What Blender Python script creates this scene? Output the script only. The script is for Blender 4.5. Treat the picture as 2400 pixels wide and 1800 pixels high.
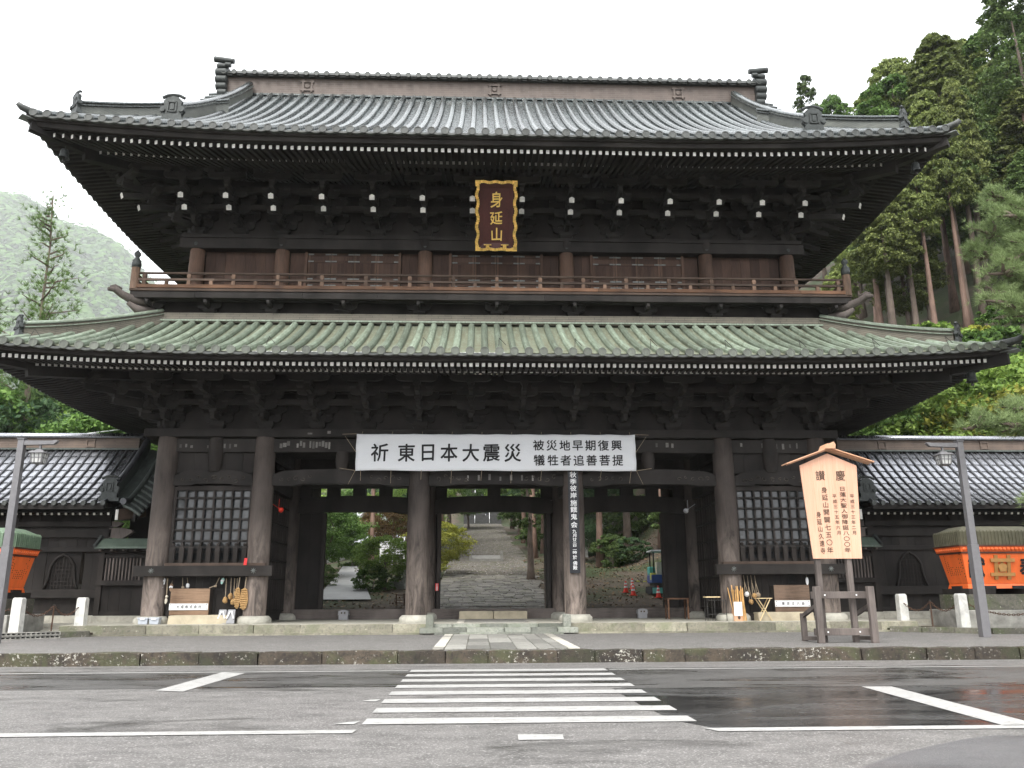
import bpy, bmesh, math, random
from math import sin, cos, pi, radians, sqrt, atan2, exp
from mathutils import Matrix, Vector, noise
R = random.Random(7)
sc = bpy.context.scene
for o in list(bpy.data.objects): bpy.data.objects.remove(o)
COL = sc.collection

# ------------------------------------------------------------------ camera
CAMH = 1.5
def _cam():
    p, y, r = radians(14.2), radians(2.3), radians(.26)
    fw = Vector((sin(y)*cos(p), cos(y)*cos(p), sin(p)))
    rt = Vector((cos(y), -sin(y), 0)); up = rt.cross(fw)
    rt2 = rt*cos(r) - up*sin(r); up2 = up*cos(r) + rt*sin(r)
    cd = bpy.data.cameras.new('camera'); cd.sensor_width = 36; cd.lens = .82*36
    cd.clip_start = .1; cd.clip_end = 6000
    co = bpy.data.objects.new('camera', cd); COL.objects.link(co)
    m = Matrix.Identity(4)
    for i, a in enumerate((rt2, up2, -fw)):
        for k in range(3): m[k][i] = a[k]
    m.translation = (0, 0, CAMH)
    co.matrix_world = m; sc.camera = co
_cam()
# ------------------------------------------------------------------ sky, sun, exposure
SUN_EL, SUN_AZ = radians(52), radians(200)
w = bpy.data.worlds.new('World'); sc.world = w; w.use_nodes = True
nt = w.node_tree; nt.nodes.clear()
sky = nt.nodes.new('ShaderNodeTexSky'); sky.sky_type = 'NISHITA'; sky.sun_disc = False
sky.sun_elevation = SUN_EL; sky.sun_rotation = SUN_AZ; sky.dust_density = 4; sky.altitude = 300
mixs = nt.nodes.new('ShaderNodeMix'); mixs.data_type = 'RGBA'
mixs.inputs[0].default_value = .9                       # closed cloud layer over the clear sky
mixs.inputs[7].default_value = (8.9, 9.1, 9.35, 1)
bg = nt.nodes.new('ShaderNodeBackground'); bg.inputs[1].default_value = .1
wo = nt.nodes.new('ShaderNodeOutputWorld')
nt.links.new(sky.outputs[0], mixs.inputs[6]); nt.links.new(mixs.outputs[2], bg.inputs[0]); nt.links.new(bg.outputs[0], wo.inputs[0])
sl = bpy.data.lights.new('sun', 'SUN'); sl.energy = 1.5; sl.angle = radians(28); sl.color = (1, .97, .92)
so = bpy.data.objects.new('sun', sl); COL.objects.link(so)
sd = Vector((sin(SUN_AZ)*cos(SUN_EL), cos(SUN_AZ)*cos(SUN_EL), sin(SUN_EL)))
so.rotation_euler = (-sd).to_track_quat('-Z', 'Y').to_euler(); so.location = (0, -20, 60)
vs = sc.view_settings; vs.view_transform = 'Standard'; vs.look = 'None'; vs.gamma = 1; vs.use_curve_mapping = False
vs.exposure = 1.7
cy = sc.cycles; cy.use_denoising = True; cy.max_bounces = 6; cy.diffuse_bounces = 3; cy.glossy_bounces = 3
cy.transmission_bounces = 4; cy.transparent_max_bounces = 8; cy.volume_bounces = 1
cy.use_adaptive_sampling = True; cy.adaptive_threshold = .015
cy.caustics_reflective = False; cy.caustics_refractive = False

# ------------------------------------------------------------------ mesh helpers
WM = {}
class MB:
    def __init__(s): s.v = []; s.f = []; s.m = []
    def add(s, vs, fs, mi=0):
        b = len(s.v); s.v.extend(vs)
        for f in fs: s.f.append(tuple(b+i for i in f)); s.m.append(mi)
        return s
    def hexa(s, p, mi=0):   # 8 points: bottom ring 0-3 ccw from above, top ring 4-7
        return s.add(p, [(3,2,1,0),(4,5,6,7),(0,1,5,4),(1,2,6,5),(2,3,7,6),(3,0,4,7)], mi)
    def bx(s, x0, x1, y0, y1, z0, z1, mi=0):
        return s.hexa([(x0,y0,z0),(x1,y0,z0),(x1,y1,z0),(x0,y1,z0),(x0,y0,z1),(x1,y0,z1),(x1,y1,z1),(x0,y1,z1)], mi)
    def fr(s, x, y, z0, z1, a0, b0, a1, b1, mi=0):   # frustum with half sizes
        return s.hexa([(x-a0,y-b0,z0),(x+a0,y-b0,z0),(x+a0,y+b0,z0),(x-a0,y+b0,z0),(x-a1,y-b1,z1),(x+a1,y-b1,z1),(x+a1,y+b1,z1),(x-a1,y+b1,z1)], mi)
    def bar(s, a, b, wx, wz, up=(0,0,1), mi=0):
        a, b = Vector(a), Vector(b); d = (b-a).normalized(); u = Vector(up)
        sx = d.cross(u)
        if sx.length < 1e-4: sx = d.cross(Vector((0,1,0)))
        sx.normalize(); u = sx.cross(d)
        sx = sx*wx/2; u = u*wz/2
        q = [a-sx-u, a+sx-u, b+sx-u, b-sx-u, a-sx+u, a+sx+u, b+sx+u, b-sx+u]
        return s.hexa([tuple(t) for t in q], mi)
    def prism(s, poly, axis, a0, a1, mi=0):  # poly: ccw 2D; axis y: (x,z); axis x: (y,z); axis z: (x,y)
        n = len(poly)
        def P(p, a):
            return (p[0], a, p[1]) if axis == 'y' else ((a, p[0], p[1]) if axis == 'x' else (p[0], p[1], a))
        vs = [P(p, a0) for p in poly] + [P(p, a1) for p in poly]
        fs = [(i, (i+1) % n, n+(i+1) % n, n+i) for i in range(n)] + [tuple(range(n-1, -1, -1)), tuple(range(n, 2*n))]
        return s.add(vs, fs, mi)
    def tube(s, pts, rad, n=8, caps=True, mi=0, flat=1.0):
        pts = [Vector(p) for p in pts]
        if not isinstance(rad, (list, tuple)): rad = [rad]*len(pts)
        vs = []; prev = None
        for i, p in enumerate(pts):
            d = (pts[min(i+1, len(pts)-1)] - pts[max(i-1, 0)])
            d = d.normalized() if d.length > 1e-9 else Vector((0,0,1))
            if prev is None:
                u = Vector((0,0,1)) if abs(d.z) < .9 else Vector((1,0,0))
            else: u = prev
            sx = d.cross(u); sx.normalize(); u = sx.cross(d); prev = u
            for k in range(n):
                a = 2*pi*k/n
                vs.append(tuple(p + sx*(cos(a)*rad[i]) + u*(sin(a)*rad[i]*flat)))
        fs = []
        for i in range(len(pts)-1):
            for k in range(n):
                k2 = (k+1) % n
                fs.append((i*n+k, i*n+k2, (i+1)*n+k2, (i+1)*n+k))
        if caps: fs.append(tuple(range(n-1, -1, -1))); fs.append(tuple(range((len(pts)-1)*n, len(pts)*n)))
        return s.add(vs, fs, mi)
    def lathe(s, prof, c=(0,0,0), n=16, mi=0, caps=True):
        vs = [(c[0]+r*cos(2*pi*k/n), c[1]+r*sin(2*pi*k/n), c[2]+z) for r, z in prof for k in range(n)]
        fs = [(i*n+k, i*n+(k+1) % n, (i+1)*n+(k+1) % n, (i+1)*n+k) for i in range(len(prof)-1) for k in range(n)]
        if caps: fs.append(tuple(range(n-1, -1, -1))); fs.append(tuple(range((len(prof)-1)*n, len(prof)*n)))
        return s.add(vs, fs, mi)
    def disc(s, c, r, h, n=14, mi=0):  # disc facing -y with small raised rim
        x, y, z = c
        ring = lambda rr, yy: [(x+rr*cos(2*pi*k/n), yy, z+rr*sin(2*pi*k/n)) for k in range(n)]
        vs = ring(r, y+h) + ring(r, y) + ring(r*.78, y) + ring(r*.72, y+.012)
        fs = []
        for i in range(3):
            for k in range(n): fs.append((i*n+(k+1) % n, i*n+k, (i+1)*n+k, (i+1)*n+(k+1) % n))
        fs.append(tuple(range(3*n, 4*n)))
        fs.append(tuple(range(n-1, -1, -1)))
        return s.add(vs, fs, mi)
    def grid(s, nx, ny, fn, mi=0):
        vs = [fn(i, j) for j in range(ny) for i in range(nx)]
        fs = [(j*nx+i, j*nx+i+1, (j+1)*nx+i+1, (j+1)*nx+i) for j in range(ny-1) for i in range(nx-1)]
        return s.add(vs, fs, mi)
    def mesh(s, name, mats, smooth=False):
        me = bpy.data.meshes.new(name)
        me.from_pydata([tuple(v) for v in s.v], [], s.f)
        if not isinstance(mats, (list, tuple)): mats = [mats]
        for m in mats: me.materials.append(m)
        if any(s.m): me.polygons.foreach_set('material_index', s.m)
        if smooth: me.polygons.foreach_set('use_smooth', [True]*len(me.polygons))
        me.update()
        return me
def place(o, parent=None, M=None):
    M = M or Matrix.Identity(4)
    COL.objects.link(o)
    if parent is not None:
        o.parent = parent; o.matrix_parent_inverse = WM[parent.name].inverted()
    o.matrix_basis = M; WM[o.name] = M.copy()
    return o
def obj(name, mb, mat, parent=None, M=None, smooth=False, auto=None, bevel=0):
    me = mb if isinstance(mb, bpy.types.Mesh) else mb.mesh(name, mat, smooth)
    o = bpy.data.objects.new(name, me); place(o, parent, M)
    if auto is not None and not isinstance(mb, bpy.types.Mesh): me.set_sharp_from_angle(angle=radians(auto))
    if bevel:
        b = o.modifiers.new('bevel', 'BEVEL'); b.width = bevel; b.segments = 2; b.limit_method = 'ANGLE'
    return o
def tag(o, label=None, cat=None, group=None, kind=None):
    if label: o['label'] = label
    if cat: o['category'] = cat
    if group: o['group'] = group
    if kind: o['kind'] = kind
    return o
def thing(name, loc, label, cat, group=None, rz=0):
    o = bpy.data.objects.new(name, None); o.empty_display_size = .3
    place(o, None, Matrix.Translation(loc) @ Matrix.Rotation(rz, 4, 'Z')); return tag(o, label, cat, group)
def struct(name, mb, mat, **k): return tag(obj(name, mb, mat, **k), kind='structure')
T = Matrix.Translation
def TR(loc, rz=0, rx=0, s=1): return T(loc) @ Matrix.Rotation(rz, 4, 'Z') @ Matrix.Rotation(rx, 4, 'X') @ Matrix.Scale(s, 4)
def clone(root, M, **lab):
    """copy of a thing with its parts and sub-parts, moved by world matrix M"""
    old = WM[root.name]; D = M @ old.inverted()
    def rec(o, par):
        c = o.copy(); place(c, par, D @ WM[o.name])
        for ch in [x for x in bpy.data.objects if x.parent == o]: rec(ch, c)
        return c
    c = rec(root, None); tag(c, **lab); return c
def nz(x, y=0., z=0.): return noise.noise(Vector((x, y, z)))
# ------------------------------------------------------------------ lettering
_gl = {}
def glyph(ch, bold):
    k = ch
    if k in _gl: return _gl[k]
    cu = bpy.data.curves.new('t', 'FONT'); cu.body = ch; cu.size = 1; cu.resolution_u = 3
    cu.fill_mode = 'FRONT'
    ob = bpy.data.objects.new('t', cu); COL.objects.link(ob)
    dg = bpy.context.evaluated_depsgraph_get(); dg.update()
    me = bpy.data.meshes.new_from_object(ob.evaluated_get(dg))
    vs = [tuple(v.co) for v in me.vertices]; fs = [tuple(p.vertices) for p in me.polygons]
    bpy.data.objects.remove(ob); bpy.data.curves.remove(cu); bpy.data.meshes.remove(me)
    if vs:
        xs = [v[0] for v in vs]; ys = [v[1] for v in vs]
        cx = (min(xs)+max(xs))/2; cyy = (min(ys)+max(ys))/2
        ext = max(max(xs)-min(xs), max(ys)-min(ys), .3)
        vs = [((a-cx), (b-cyy)) for a, b, _ in vs]
    _gl[k] = (vs, fs); return _gl[k]
def letters(items, frame, bold=.012, brush=.0):
    """items: (char, u, v, w, h) laid on the surface given by frame(u,v)->xyz; one mesh per character"""
    out = []
    for ch, u, v, ww, hh in items:
        vs, fs = glyph(ch, bold)
        if not vs: continue
        m = MB()
        for i, (dx, dy) in enumerate(((0, 0), (bold, bold*.5), (-bold, -bold*.5), (bold*.4, -bold), (-bold*.4, bold))):   # brush weight
            F_ = [frame(u + (a+dx)*ww*(1+brush*b), v + (b+dy)*hh + brush*a*hh*.35) for a, b in vs]
            n_ = (Vector(frame(u+.1, v))-Vector(frame(u, v))).cross(Vector(frame(u, v+.1))-Vector(frame(u, v))).normalized()*(.0007*i)
            m.add([tuple(Vector(q)+n_) for q in F_], fs)
        out.append(m)
    return out
def write(items, frame, mat, par, bold=.012, brush=.0, name='character'):
    return [obj(name, m, mat, par) for m in letters(items, frame, bold, brush)]
for _s, _b in (('祈東日本大震災被災地早期復興犠牲者追善菩提', .016), ('身延山大成株式会社東京丈六会', .012), ('秋季彼岸施餓鬼会九月廿三日一時於佛殿火気厳禁', .02), ('慶讃日蓮大聖人御降誕八〇年身延山開闢七五平成三十二月六久遠寺', .010), ('奉献', .03)):
    for _c in _s: glyph(_c, _b)
# ------------------------------------------------------------------ procedural materials
class NT:
    def __init__(s, name):
        s.mat = bpy.data.materials.new(name); s.mat.use_nodes = True
        s.t = s.mat.node_tree; s.t.nodes.clear()
        s.out = s.n('ShaderNodeOutputMaterial'); s.b = s.n('ShaderNodeBsdfPrincipled')
        s.l(s.b.outputs[0], s.out.inputs[0]); s._c = None
    def n(s, k, **kw):
        nd = s.t.nodes.new(k)
        for a, b in kw.items(): setattr(nd, a, b)
        return nd
    def l(s, a, b): s.t.links.new(a, b)
    def co(s, scale=(1,1,1), rot=(0,0,0)):
        if s._c is None: s._c = s.n('ShaderNodeNewGeometry')
        m = s.n('ShaderNodeMapping'); m.inputs['Scale'].default_value = scale; m.inputs['Rotation'].default_value = rot
        s.l(s._c.outputs['Position'], m.inputs[0]); return m.outputs[0]
    def noise(s, scale=5, detail=4, rough=.55, dist=0, vec=None):
        nd = s.n('ShaderNodeTexNoise'); nd.inputs['Scale'].default_value = scale; nd.inputs['Detail'].default_value = detail
        nd.inputs['Roughness'].default_value = rough; nd.inputs['Distortion'].default_value = dist
        s.l(vec if vec else s.co(), nd.inputs['Vector']); return nd.outputs[0]
    def vor(s, scale, vec=None, feature='F1', out=0):
        nd = s.n('ShaderNodeTexVoronoi'); nd.feature = feature; nd.inputs['Scale'].default_value = scale
        s.l(vec if vec else s.co(), nd.inputs['Vector']); return nd.outputs[out]
    def ramp(s, fac, stops):
        r = s.n('ShaderNodeValToRGB'); e = r.color_ramp.elements
        while len(e) < len(stops): e.new(.5)
        for i, (p, c) in enumerate(stops):
            e[i].position = p; e[i].color = (c, c, c, 1) if isinstance(c, (int, float)) else (*c, 1)
        s.l(fac, r.inputs[0]); return r.outputs[0]
    def mix(s, fac, a, b, mode='MIX'):
        m = s.n('ShaderNodeMix'); m.data_type = 'RGBA'; m.blend_type = mode
        for ix, val in ((0, fac), (6, a), (7, b)):
            sock = m.inputs[ix]
            if isinstance(val, (int, float)): sock.default_value = val if ix == 0 else (val, val, val, 1)
            elif isinstance(val, tuple): sock.default_value = (*val, 1)
            else: s.l(val, sock)
        return m.outputs[2]
    def math(s, op, a, b=0.):
        m = s.n('ShaderNodeMath', operation=op)
        for i, val in enumerate((a, b)):
            if isinstance(val, (int, float)): m.inputs[i].default_value = val
            else: s.l(val, m.inputs[i])
        return m.outputs[0]
    def rnd(s, lo, hi):
        oi = s.n('ShaderNodeObjectInfo'); m = s.n('ShaderNodeMapRange')
        m.inputs['To Min'].default_value = lo; m.inputs['To Max'].default_value = hi
        s.l(oi.outputs['Random'], m.inputs[0]); return m.outputs[0]
    def sep(s, vec=None):
        x = s.n('ShaderNodeSeparateXYZ'); s.l(vec if vec else s.co(), x.inputs[0]); return x.outputs
    def bump(s, h, strength=.3, dist=.02, prev=None):
        b = s.n('ShaderNodeBump'); b.inputs['Strength'].default_value = strength; b.inputs['Distance'].default_value = dist
        s.l(h, b.inputs['Height'])
        if prev: s.l(prev, b.inputs['Normal'])
        s.l(b.outputs[0], s.b.inputs['Normal']); return b.outputs[0]
    def set(s, color=None, rough=None, metal=None, spec=None):
        for k, val in (('Base Color', color), ('Roughness', rough), ('Metallic', metal), ('Specular IOR Level', spec)):
            if val is None: continue
            if isinstance(val, (int, float)): s.b.inputs[k].default_value = val
            elif isinstance(val, tuple): s.b.inputs[k].default_value = (*val, 1)
            else: s.l(val, s.b.inputs[k])
        return s.mat
MAT = {}
def simple(name, c, rough=.6, metal=0, spec=.4, var=.25, ns=6, stretch=(1,1,1), bump=.15, rnd=.0, bd=.01, c2=None):
    k = NT(name)
    v = k.co(stretch)
    f = k.noise(ns, 5, .6, .3, v)
    lo = tuple(x*(1-var) for x in c); hi = tuple(min(1, x*(1+var)) for x in (c2 or c))
    col = k.ramp(f, [(.28, lo), (.72, hi)])
    if rnd: col = k.mix(1., col, k.rnd(1-rnd, 1+rnd), 'MULTIPLY')
    if bump: k.bump(k.noise(ns*3, 4, .6, 0, v), bump, bd)
    k.set(col, rough, metal, spec); MAT[name] = k.mat; return k.mat
def wood(name, dark, light, st, rough=.75, streak=.5, rnd=.12, bump=.35, spec=.25, zbleach=None, bleach=None):
    k = NT(name); v = k.co(st)
    g = k.noise(7, 6, .65, .6, v)
    big = k.noise(1.3, 3, .5, .2, k.co((.9, .9, .5)))
    col = k.ramp(g, [(.3, dark), (.7, light)])
    col = k.mix(k.ramp(big, [(.35, 0.), (.7, streak)]), col, tuple(min(1, x*1.9+.012) for x in light))
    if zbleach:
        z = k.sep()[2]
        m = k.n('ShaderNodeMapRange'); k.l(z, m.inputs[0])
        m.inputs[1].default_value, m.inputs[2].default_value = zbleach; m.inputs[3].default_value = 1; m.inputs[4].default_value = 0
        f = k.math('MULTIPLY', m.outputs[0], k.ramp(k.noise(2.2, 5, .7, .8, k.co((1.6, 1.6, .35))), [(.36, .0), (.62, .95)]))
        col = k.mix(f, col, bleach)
    if rnd: col = k.mix(1., col, k.rnd(1-rnd, 1+rnd), 'MULTIPLY')
    k.bump(g, bump, .012)
    k.set(col, k.ramp(g, [(.3, rough-.12), (.7, rough+.1)]), 0, spec); MAT[name] = k.mat; return k.mat
GX, GY, GZ = (.35, 5, 5), (5, .35, 5), (4.5, 4.5, .3)
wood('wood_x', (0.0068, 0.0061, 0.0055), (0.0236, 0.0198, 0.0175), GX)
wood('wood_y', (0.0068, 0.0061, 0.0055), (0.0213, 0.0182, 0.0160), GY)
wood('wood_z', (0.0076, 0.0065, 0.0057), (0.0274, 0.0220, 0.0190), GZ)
wood('wood_blk', (0.0076, 0.0068, 0.0065), (0.0258, 0.0228, 0.0205), (2.5, 2.5, 2.5), streak=.35, rnd=.35)
wood('wood_wall', (0.0076, 0.0065, 0.0059), (0.0228, 0.0190, 0.0167), GZ, rnd=.25)
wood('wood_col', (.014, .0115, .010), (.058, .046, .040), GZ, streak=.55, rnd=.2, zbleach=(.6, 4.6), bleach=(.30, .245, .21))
wood('wood_colu', (.035, .022, .016), (.11, .065, .045), GZ, streak=.4, rnd=.25, zbleach=(12.7, 15.2), bleach=(.30, .21, .15))
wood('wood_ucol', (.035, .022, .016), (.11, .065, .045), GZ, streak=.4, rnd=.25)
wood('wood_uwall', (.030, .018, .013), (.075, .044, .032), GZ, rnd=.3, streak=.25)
wood('wood_rail', (.035, .025, .02), (.085, .058, .043), GX, streak=.4, rnd=.3)
wood('wood_railo', (.026, .017, .013), (.17, .088, .05), (.11, 1.2, 1.2), streak=.35, rnd=.4)
wood('wood_strut', (.04, .028, .021), (.15, .095, .065), GZ, streak=.4, rnd=.6)
wood('wood_post', (.035, .03, .027), (.12, .10, .09), GZ, streak=.6, rnd=.25)
wood('wood_box', (.10, .06, .035), (.26, .17, .11), GX, streak=.4, rnd=.1)
wood('wood_cedar', (.60, .325, .215), (.71, .42, .295), (3.5, 3.5, .12), streak=.12, rnd=.04, bump=.08, rough=.55)
wood('wood_cedarx', (.52, .28, .165), (.64, .37, .235), (.2, 4, 4), streak=.12, rnd=.05, bump=.08, rough=.55)
wood('wood_pale', (.42, .30, .16), (.62, .47, .28), GZ, streak=.2, rnd=.2)
wood('bark', (.035, .026, .021), (.13, .10, .08), (3, 3, .35), streak=.4, rnd=.25, bump=.9)
wood('bark_red', (.05, .03, .022), (.20, .13, .10), (3, 3, .25), streak=.4, rnd=.25, bump=.9)
simple('white_end', (.62, .60, .56), .7, var=.25, ns=9, rnd=.18, bump=.1)
simple('white_end_dim', (.60, .58, .55), .75, var=.3, ns=9, rnd=.25, bump=.1)
simple('gold', (.72, .47, .13), .33, .85, var=.3, ns=14, rnd=.25)
simple('gold_letter', (.83, .58, .17), .32, .75, var=.1)
wood('maroon', (.035, .010, .009), (.075, .022, .018), GZ, streak=.3, rnd=0, rough=.45)
simple('iron', (.05, .047, .044), .55, .6, var=.4, ns=20)
simple('rust', (.10, .055, .035), .8, .2, var=.5, ns=25)
simple('bronze', (.17, .18, .17), .55, .5, var=.3, ns=8)
simple('bronze_dark', (.055, .06, .058), .55, .5, var=.35, ns=8)
simple('post_grey', (.17, .165, .17), .45, .2, var=.1, ns=8, bump=.03)
simple('orange', (.90, .165, .034), .32, 0, .5, var=.13, ns=1.6, stretch=(2, 2, .5), bump=.05)
simple('tank_band', (.10, .035, .02), .5, .2, var=.3)
simple('emblem', (.42, .22, .07), .5, .3, var=.15)
simple('ink', (.012, .012, .013), .7, var=.1, bump=0)
simple('ink_brown', (.07, .045, .03), .8, var=.3, bump=0)
simple('white_ink', (.80, .80, .80), .6, var=.05, bump=0)
simple('black_board', (.012, .013, .017), .4, var=.3)
simple('red_sign', (.65, .03, .03), .5, var=.1)
simple('red_plastic', (.75, .05, .025), .4, var=.1)
simple('white_plastic', (.78, .78, .78), .4, var=.06, bump=.02)
simple('grey_plastic', (.44, .47, .52), .5, var=.08, bump=.02)
simple('grey_board', (.30, .30, .31), .6, var=.12)
simple('turq', (.12, .52, .47), .4, var=.1, bump=.02)
simple('blue_p', (.04, .09, .30), .4, var=.1, bump=.02)
simple('yellow_p', (.65, .62, .10), .4, var=.1, bump=.02)
simple('cream', (.70, .64, .52), .5, var=.1)
simple('rubber', (.02, .02, .022), .8, var=.3)
simple('straw', (.42, .26, .11), .9, var=.5, ns=26, bump=.8)
simple('rope', (.30, .24, .17), .9, var=.4, ns=40)
simple('mint', (.45, .72, .66), .6, var=.1)
simple('bamboo', (.62, .36, .13), .45, var=.25, ns=5, rnd=.3)
simple('paper_dim', (.17, .16, .15), .9, var=.5, ns=40, rnd=.5, bump=0)
simple('stone_white', (.62, .61, .57), .75, var=.25, ns=5, bump=.4)
simple('stone_base', (.40, .385, .33), .8, var=.3, ns=3.5, bump=.4, rnd=.08)
simple('stone_beige', (.46, .40, .29), .8, var=.22, ns=2.5, bump=.3, rnd=.06)
simple('stone_far', (.27, .27, .25), .8, var=.4, ns=3, bump=.5, rnd=.25)
simple('concrete', (.28, .28, .275), .7, var=.12, ns=1.2, bump=.1)
simple('concrete_wall', (.30, .29, .26), .8, var=.4, ns=2.5, bump=.3)
simple('plaster', (.6, .59, .56), .8, var=.1)
simple('tile_far', (.62, .64, .67), .5, var=.2, ns=4, rnd=.1)
simple('skin', (.45, .28, .2), .6, var=.05)
simple('hair', (.02, .018, .016), .6, var=.2)
simple('cloth_white', (.74, .74, .74), .9, var=.05)
simple('cloth_dark', (.05, .055, .07), .9, var=.1)
simple('snow_white', (.72, .72, .71), .6, var=.08)

def m_banner():
    k = NT('banner_cloth'); k.bump(k.noise(1.6, 4, .55, .8, k.co((1.2, 1, 2.2))), .35, .10)
    k.set((.74, .75, .77), .8, 0, .2); k.b.inputs['Sheen Weight'].default_value = .1; MAT['banner'] = k.mat
m_banner()
def m_glass():
    k = NT('pane_glass')
    f = k.noise(2.5, 3)
    k.bump(f, .12, .03)
    k.set(k.mix(k.rnd(0, 1), (.018, .02, .022), (.05, .054, .055)), .08, 0, .6); MAT['glass'] = k.mat
    k = NT('lantern_glass'); k.set((.55, .55, .53), .35, 0, .4); MAT['lantern_glass'] = k.mat
m_glass()
def m_copper(name, c1, c2, c3, rough, metal, lap=0, lapstr=.5, spec=.5, ax='xy', streak=.6, rnd=.08):
    k = NT(name)
    a = k.noise(1.1, 5, .62, .5, k.co((1, .7, .7)))
    b = k.noise(5.5, 5, .65, .4, k.co((2.2, .5, .5)))
    col = k.mix(k.ramp(a, [(.36, 0.), (.64, 1.)]), c1, c2)
    col = k.mix(k.math('MULTIPLY', k.ramp(b, [(.45, 0.), (.72, 1.)]), streak), col, c3)
    if rnd: col = k.mix(1., col, k.rnd(1-rnd, 1+rnd), 'MULTIPLY')
    p = k.bump(b, .12, .02)
    if lap:
        wv = k.n('ShaderNodeTexWave', wave_type='BANDS', bands_direction='Y', wave_profile='SAW')
        wv.inputs['Scale'].default_value = lap; k.l(k.co(), wv.inputs['Vector'])
        k.bump(wv.outputs['Fac'], lapstr, .03, p)
        col = k.mix(k.ramp(wv.outputs['Fac'], [(.0, .35), (.12, 0.)]), col, tuple(x*.35 for x in c1))
    k.set(col, k.ramp(b, [(.3, rough-.08), (.7, rough+.1)]), metal, spec); MAT[name] = k.mat
m_copper('cop_up', (.055, .065, .067), (.085, .102, .102), (.15, .17, .17), .27, .30, lap=.95, lapstr=.12)
m_copper('cop_up_rib', (.050, .056, .056), (.078, .09, .088), (.17, .185, .18), .23, .30, rnd=.32)
m_copper('cop_green', (.165, .16, .108), (.20, .215, .155), (.29, .345, .265), .5, .0, lap=.8, lapstr=.3, spec=.4, streak=.95)
m_copper('cop_green_rib', (.12, .138, .102), (.175, .21, .16), (.285, .35, .275), .45, .0, spec=.45, rnd=.3, streak=.85)
m_copper('cop_eave', (.040, .043, .040), (.068, .073, .067), (.115, .12, .11), .5, .05, rnd=.2)
m_copper('cop_wing', (.30, .305, .33), (.38, .385, .41), (.48, .485, .51), .26, .85, streak=.3)
m_copper('cop_wing_rib', (.05, .053, .058), (.085, .088, .095), (.16, .165, .175), .38, .35, rnd=.12)  # darker than the sheets: shade of the rib sides is put into the colour
m_copper('cop_verge', (.045, .055, .048), (.085, .10, .09), (.15, .18, .165), .45, .1)
m_copper('cop_small', (.06, .085, .065), (.10, .13, .10), (.14, .18, .14), .5, .1, lap=1.6)
def m_band(name, c1, c2, mort, bw, bh, rough=.6):
    k = NT(name); 
    xyz = k.sep(); cb = k.n('ShaderNodeCombineXYZ'); k.l(k.math('ADD', xyz[0], xyz[1]), cb.inputs[0]); k.l(xyz[2], cb.inputs[1])
    br = k.n('ShaderNodeTexBrick'); br.inputs['Scale'].default_value = 1; br.inputs['Brick Width'].default_value = bw
    br.inputs['Row Height'].default_value = bh; br.inputs['Mortar Size'].default_value = .009; br.inputs['Bias'].default_value = .1
    br.inputs['Color1'].default_value = (*c1, 1); br.inputs['Color2'].default_value = (*c2, 1); br.inputs['Mortar'].default_value = (*mort, 1)
    k.l(cb.outputs[0], br.inputs['Vector'])
    col = k.mix(k.ramp(k.noise(1.6, 4), [(.4, 0.), (.7, .55)]), br.outputs['Color'], tuple(x*1.35 for x in c2))
    k.bump(br.outputs['Fac'], -.5, .02)
    k.set(col, rough, .1, .4); MAT[name] = k.mat
m_band('band_brown', (.088, .068, .057), (.12, .094, .08), (.16, .14, .125), .42, .105)
m_band('band_dull', (.115, .105, .082), (.145, .13, .10), (.055, .05, .042), .5, .085)
m_band('band_grey', (.085, .092, .082), (.115, .12, .105), (.05, .052, .046), .38, .09, .5)

def m_asphalt():
    def asph(name, lo, hi, speck, wetlo, wethi, rl, rh, grain=150):
        k = NT(name)
        vec = k.co()
        g = k.vor(grain, vec, 'F1', 1)
        gv = k.n('ShaderNodeRGBToBW'); k.l(g, gv.inputs[0])
        fine = k.noise(260, 2, .6, 0, vec)
        big = k.noise(.55, 5, .62, .9, k.co((.55, 1.6, 1)))
        mid = k.noise(2.2, 5, .6, .3, k.co((.7, 1.4, 1)))
        col = k.mix(k.ramp(mid, [(.3, 0.), (.75, 1.)]), lo, hi)
        col = k.mix(k.ramp(gv.outputs[0], [(.68, 0.), (.95, speck)]), col, (.40, .385, .365))
        col = k.mix(k.ramp(gv.outputs[0], [(.05, .55), (.30, 0.)]), col, tuple(x*.35 for x in lo))
        wet = k.ramp(big, [(wetlo, 0.), (wethi, 1.)])
        col = k.mix(wet, col, k.mix(.55, col, (0, 0, 0)))
        k.bump(k.mix(wet, gv.outputs[0], .5), .55, .006)
        ro = k.mix(wet, rh, rl)
        k.set(col, ro, 0, k.mix(wet, .35, .6)); MAT[name] = k.mat
    asph('asphalt', (.105, .10, .095), (.20, .19, .181), .95, .56, .74, .16, .55, 62)
    asph('asphalt_smooth', (.072, .070, .067), (.115, .11, .105), .5, .46, .64, .14, .45, 120)
    asph('asphalt_wet', (.060, .060, .060), (.09, .088, .085), .35, .34, .60, .12, .36, 150)
    asph('asphalt_new', (.105, .102, .105), (.14, .136, .137), .5, .5, .72, .22, .45, 130)
    asph('court', (.12, .115, .108), (.185, .175, .165), 1., .66, .9, .3, .65, 45)
m_asphalt()
def m_paint():
    k = NT('road_paint')
    f = k.noise(9, 6, .7, .4, k.co((.6, 2.2, 1))); h = k.noise(60, 3, .7)
    wear = k.math('ADD', k.math('MULTIPLY', f, .75), k.math('MULTIPLY', h, .3))
    col = k.mix(k.ramp(wear, [(.555, 0.), (.625, .85)]), (.44, .433, .415), (.15, .145, .14))
    col = k.mix(k.ramp(k.noise(1.4, 4), [(.3, .35), (.6, 0.)]), col, (.30, .293, .28))
    k.bump(h, .3, .004); k.set(col, .45, 0, .45); MAT['paint'] = k.mat
m_paint()
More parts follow.
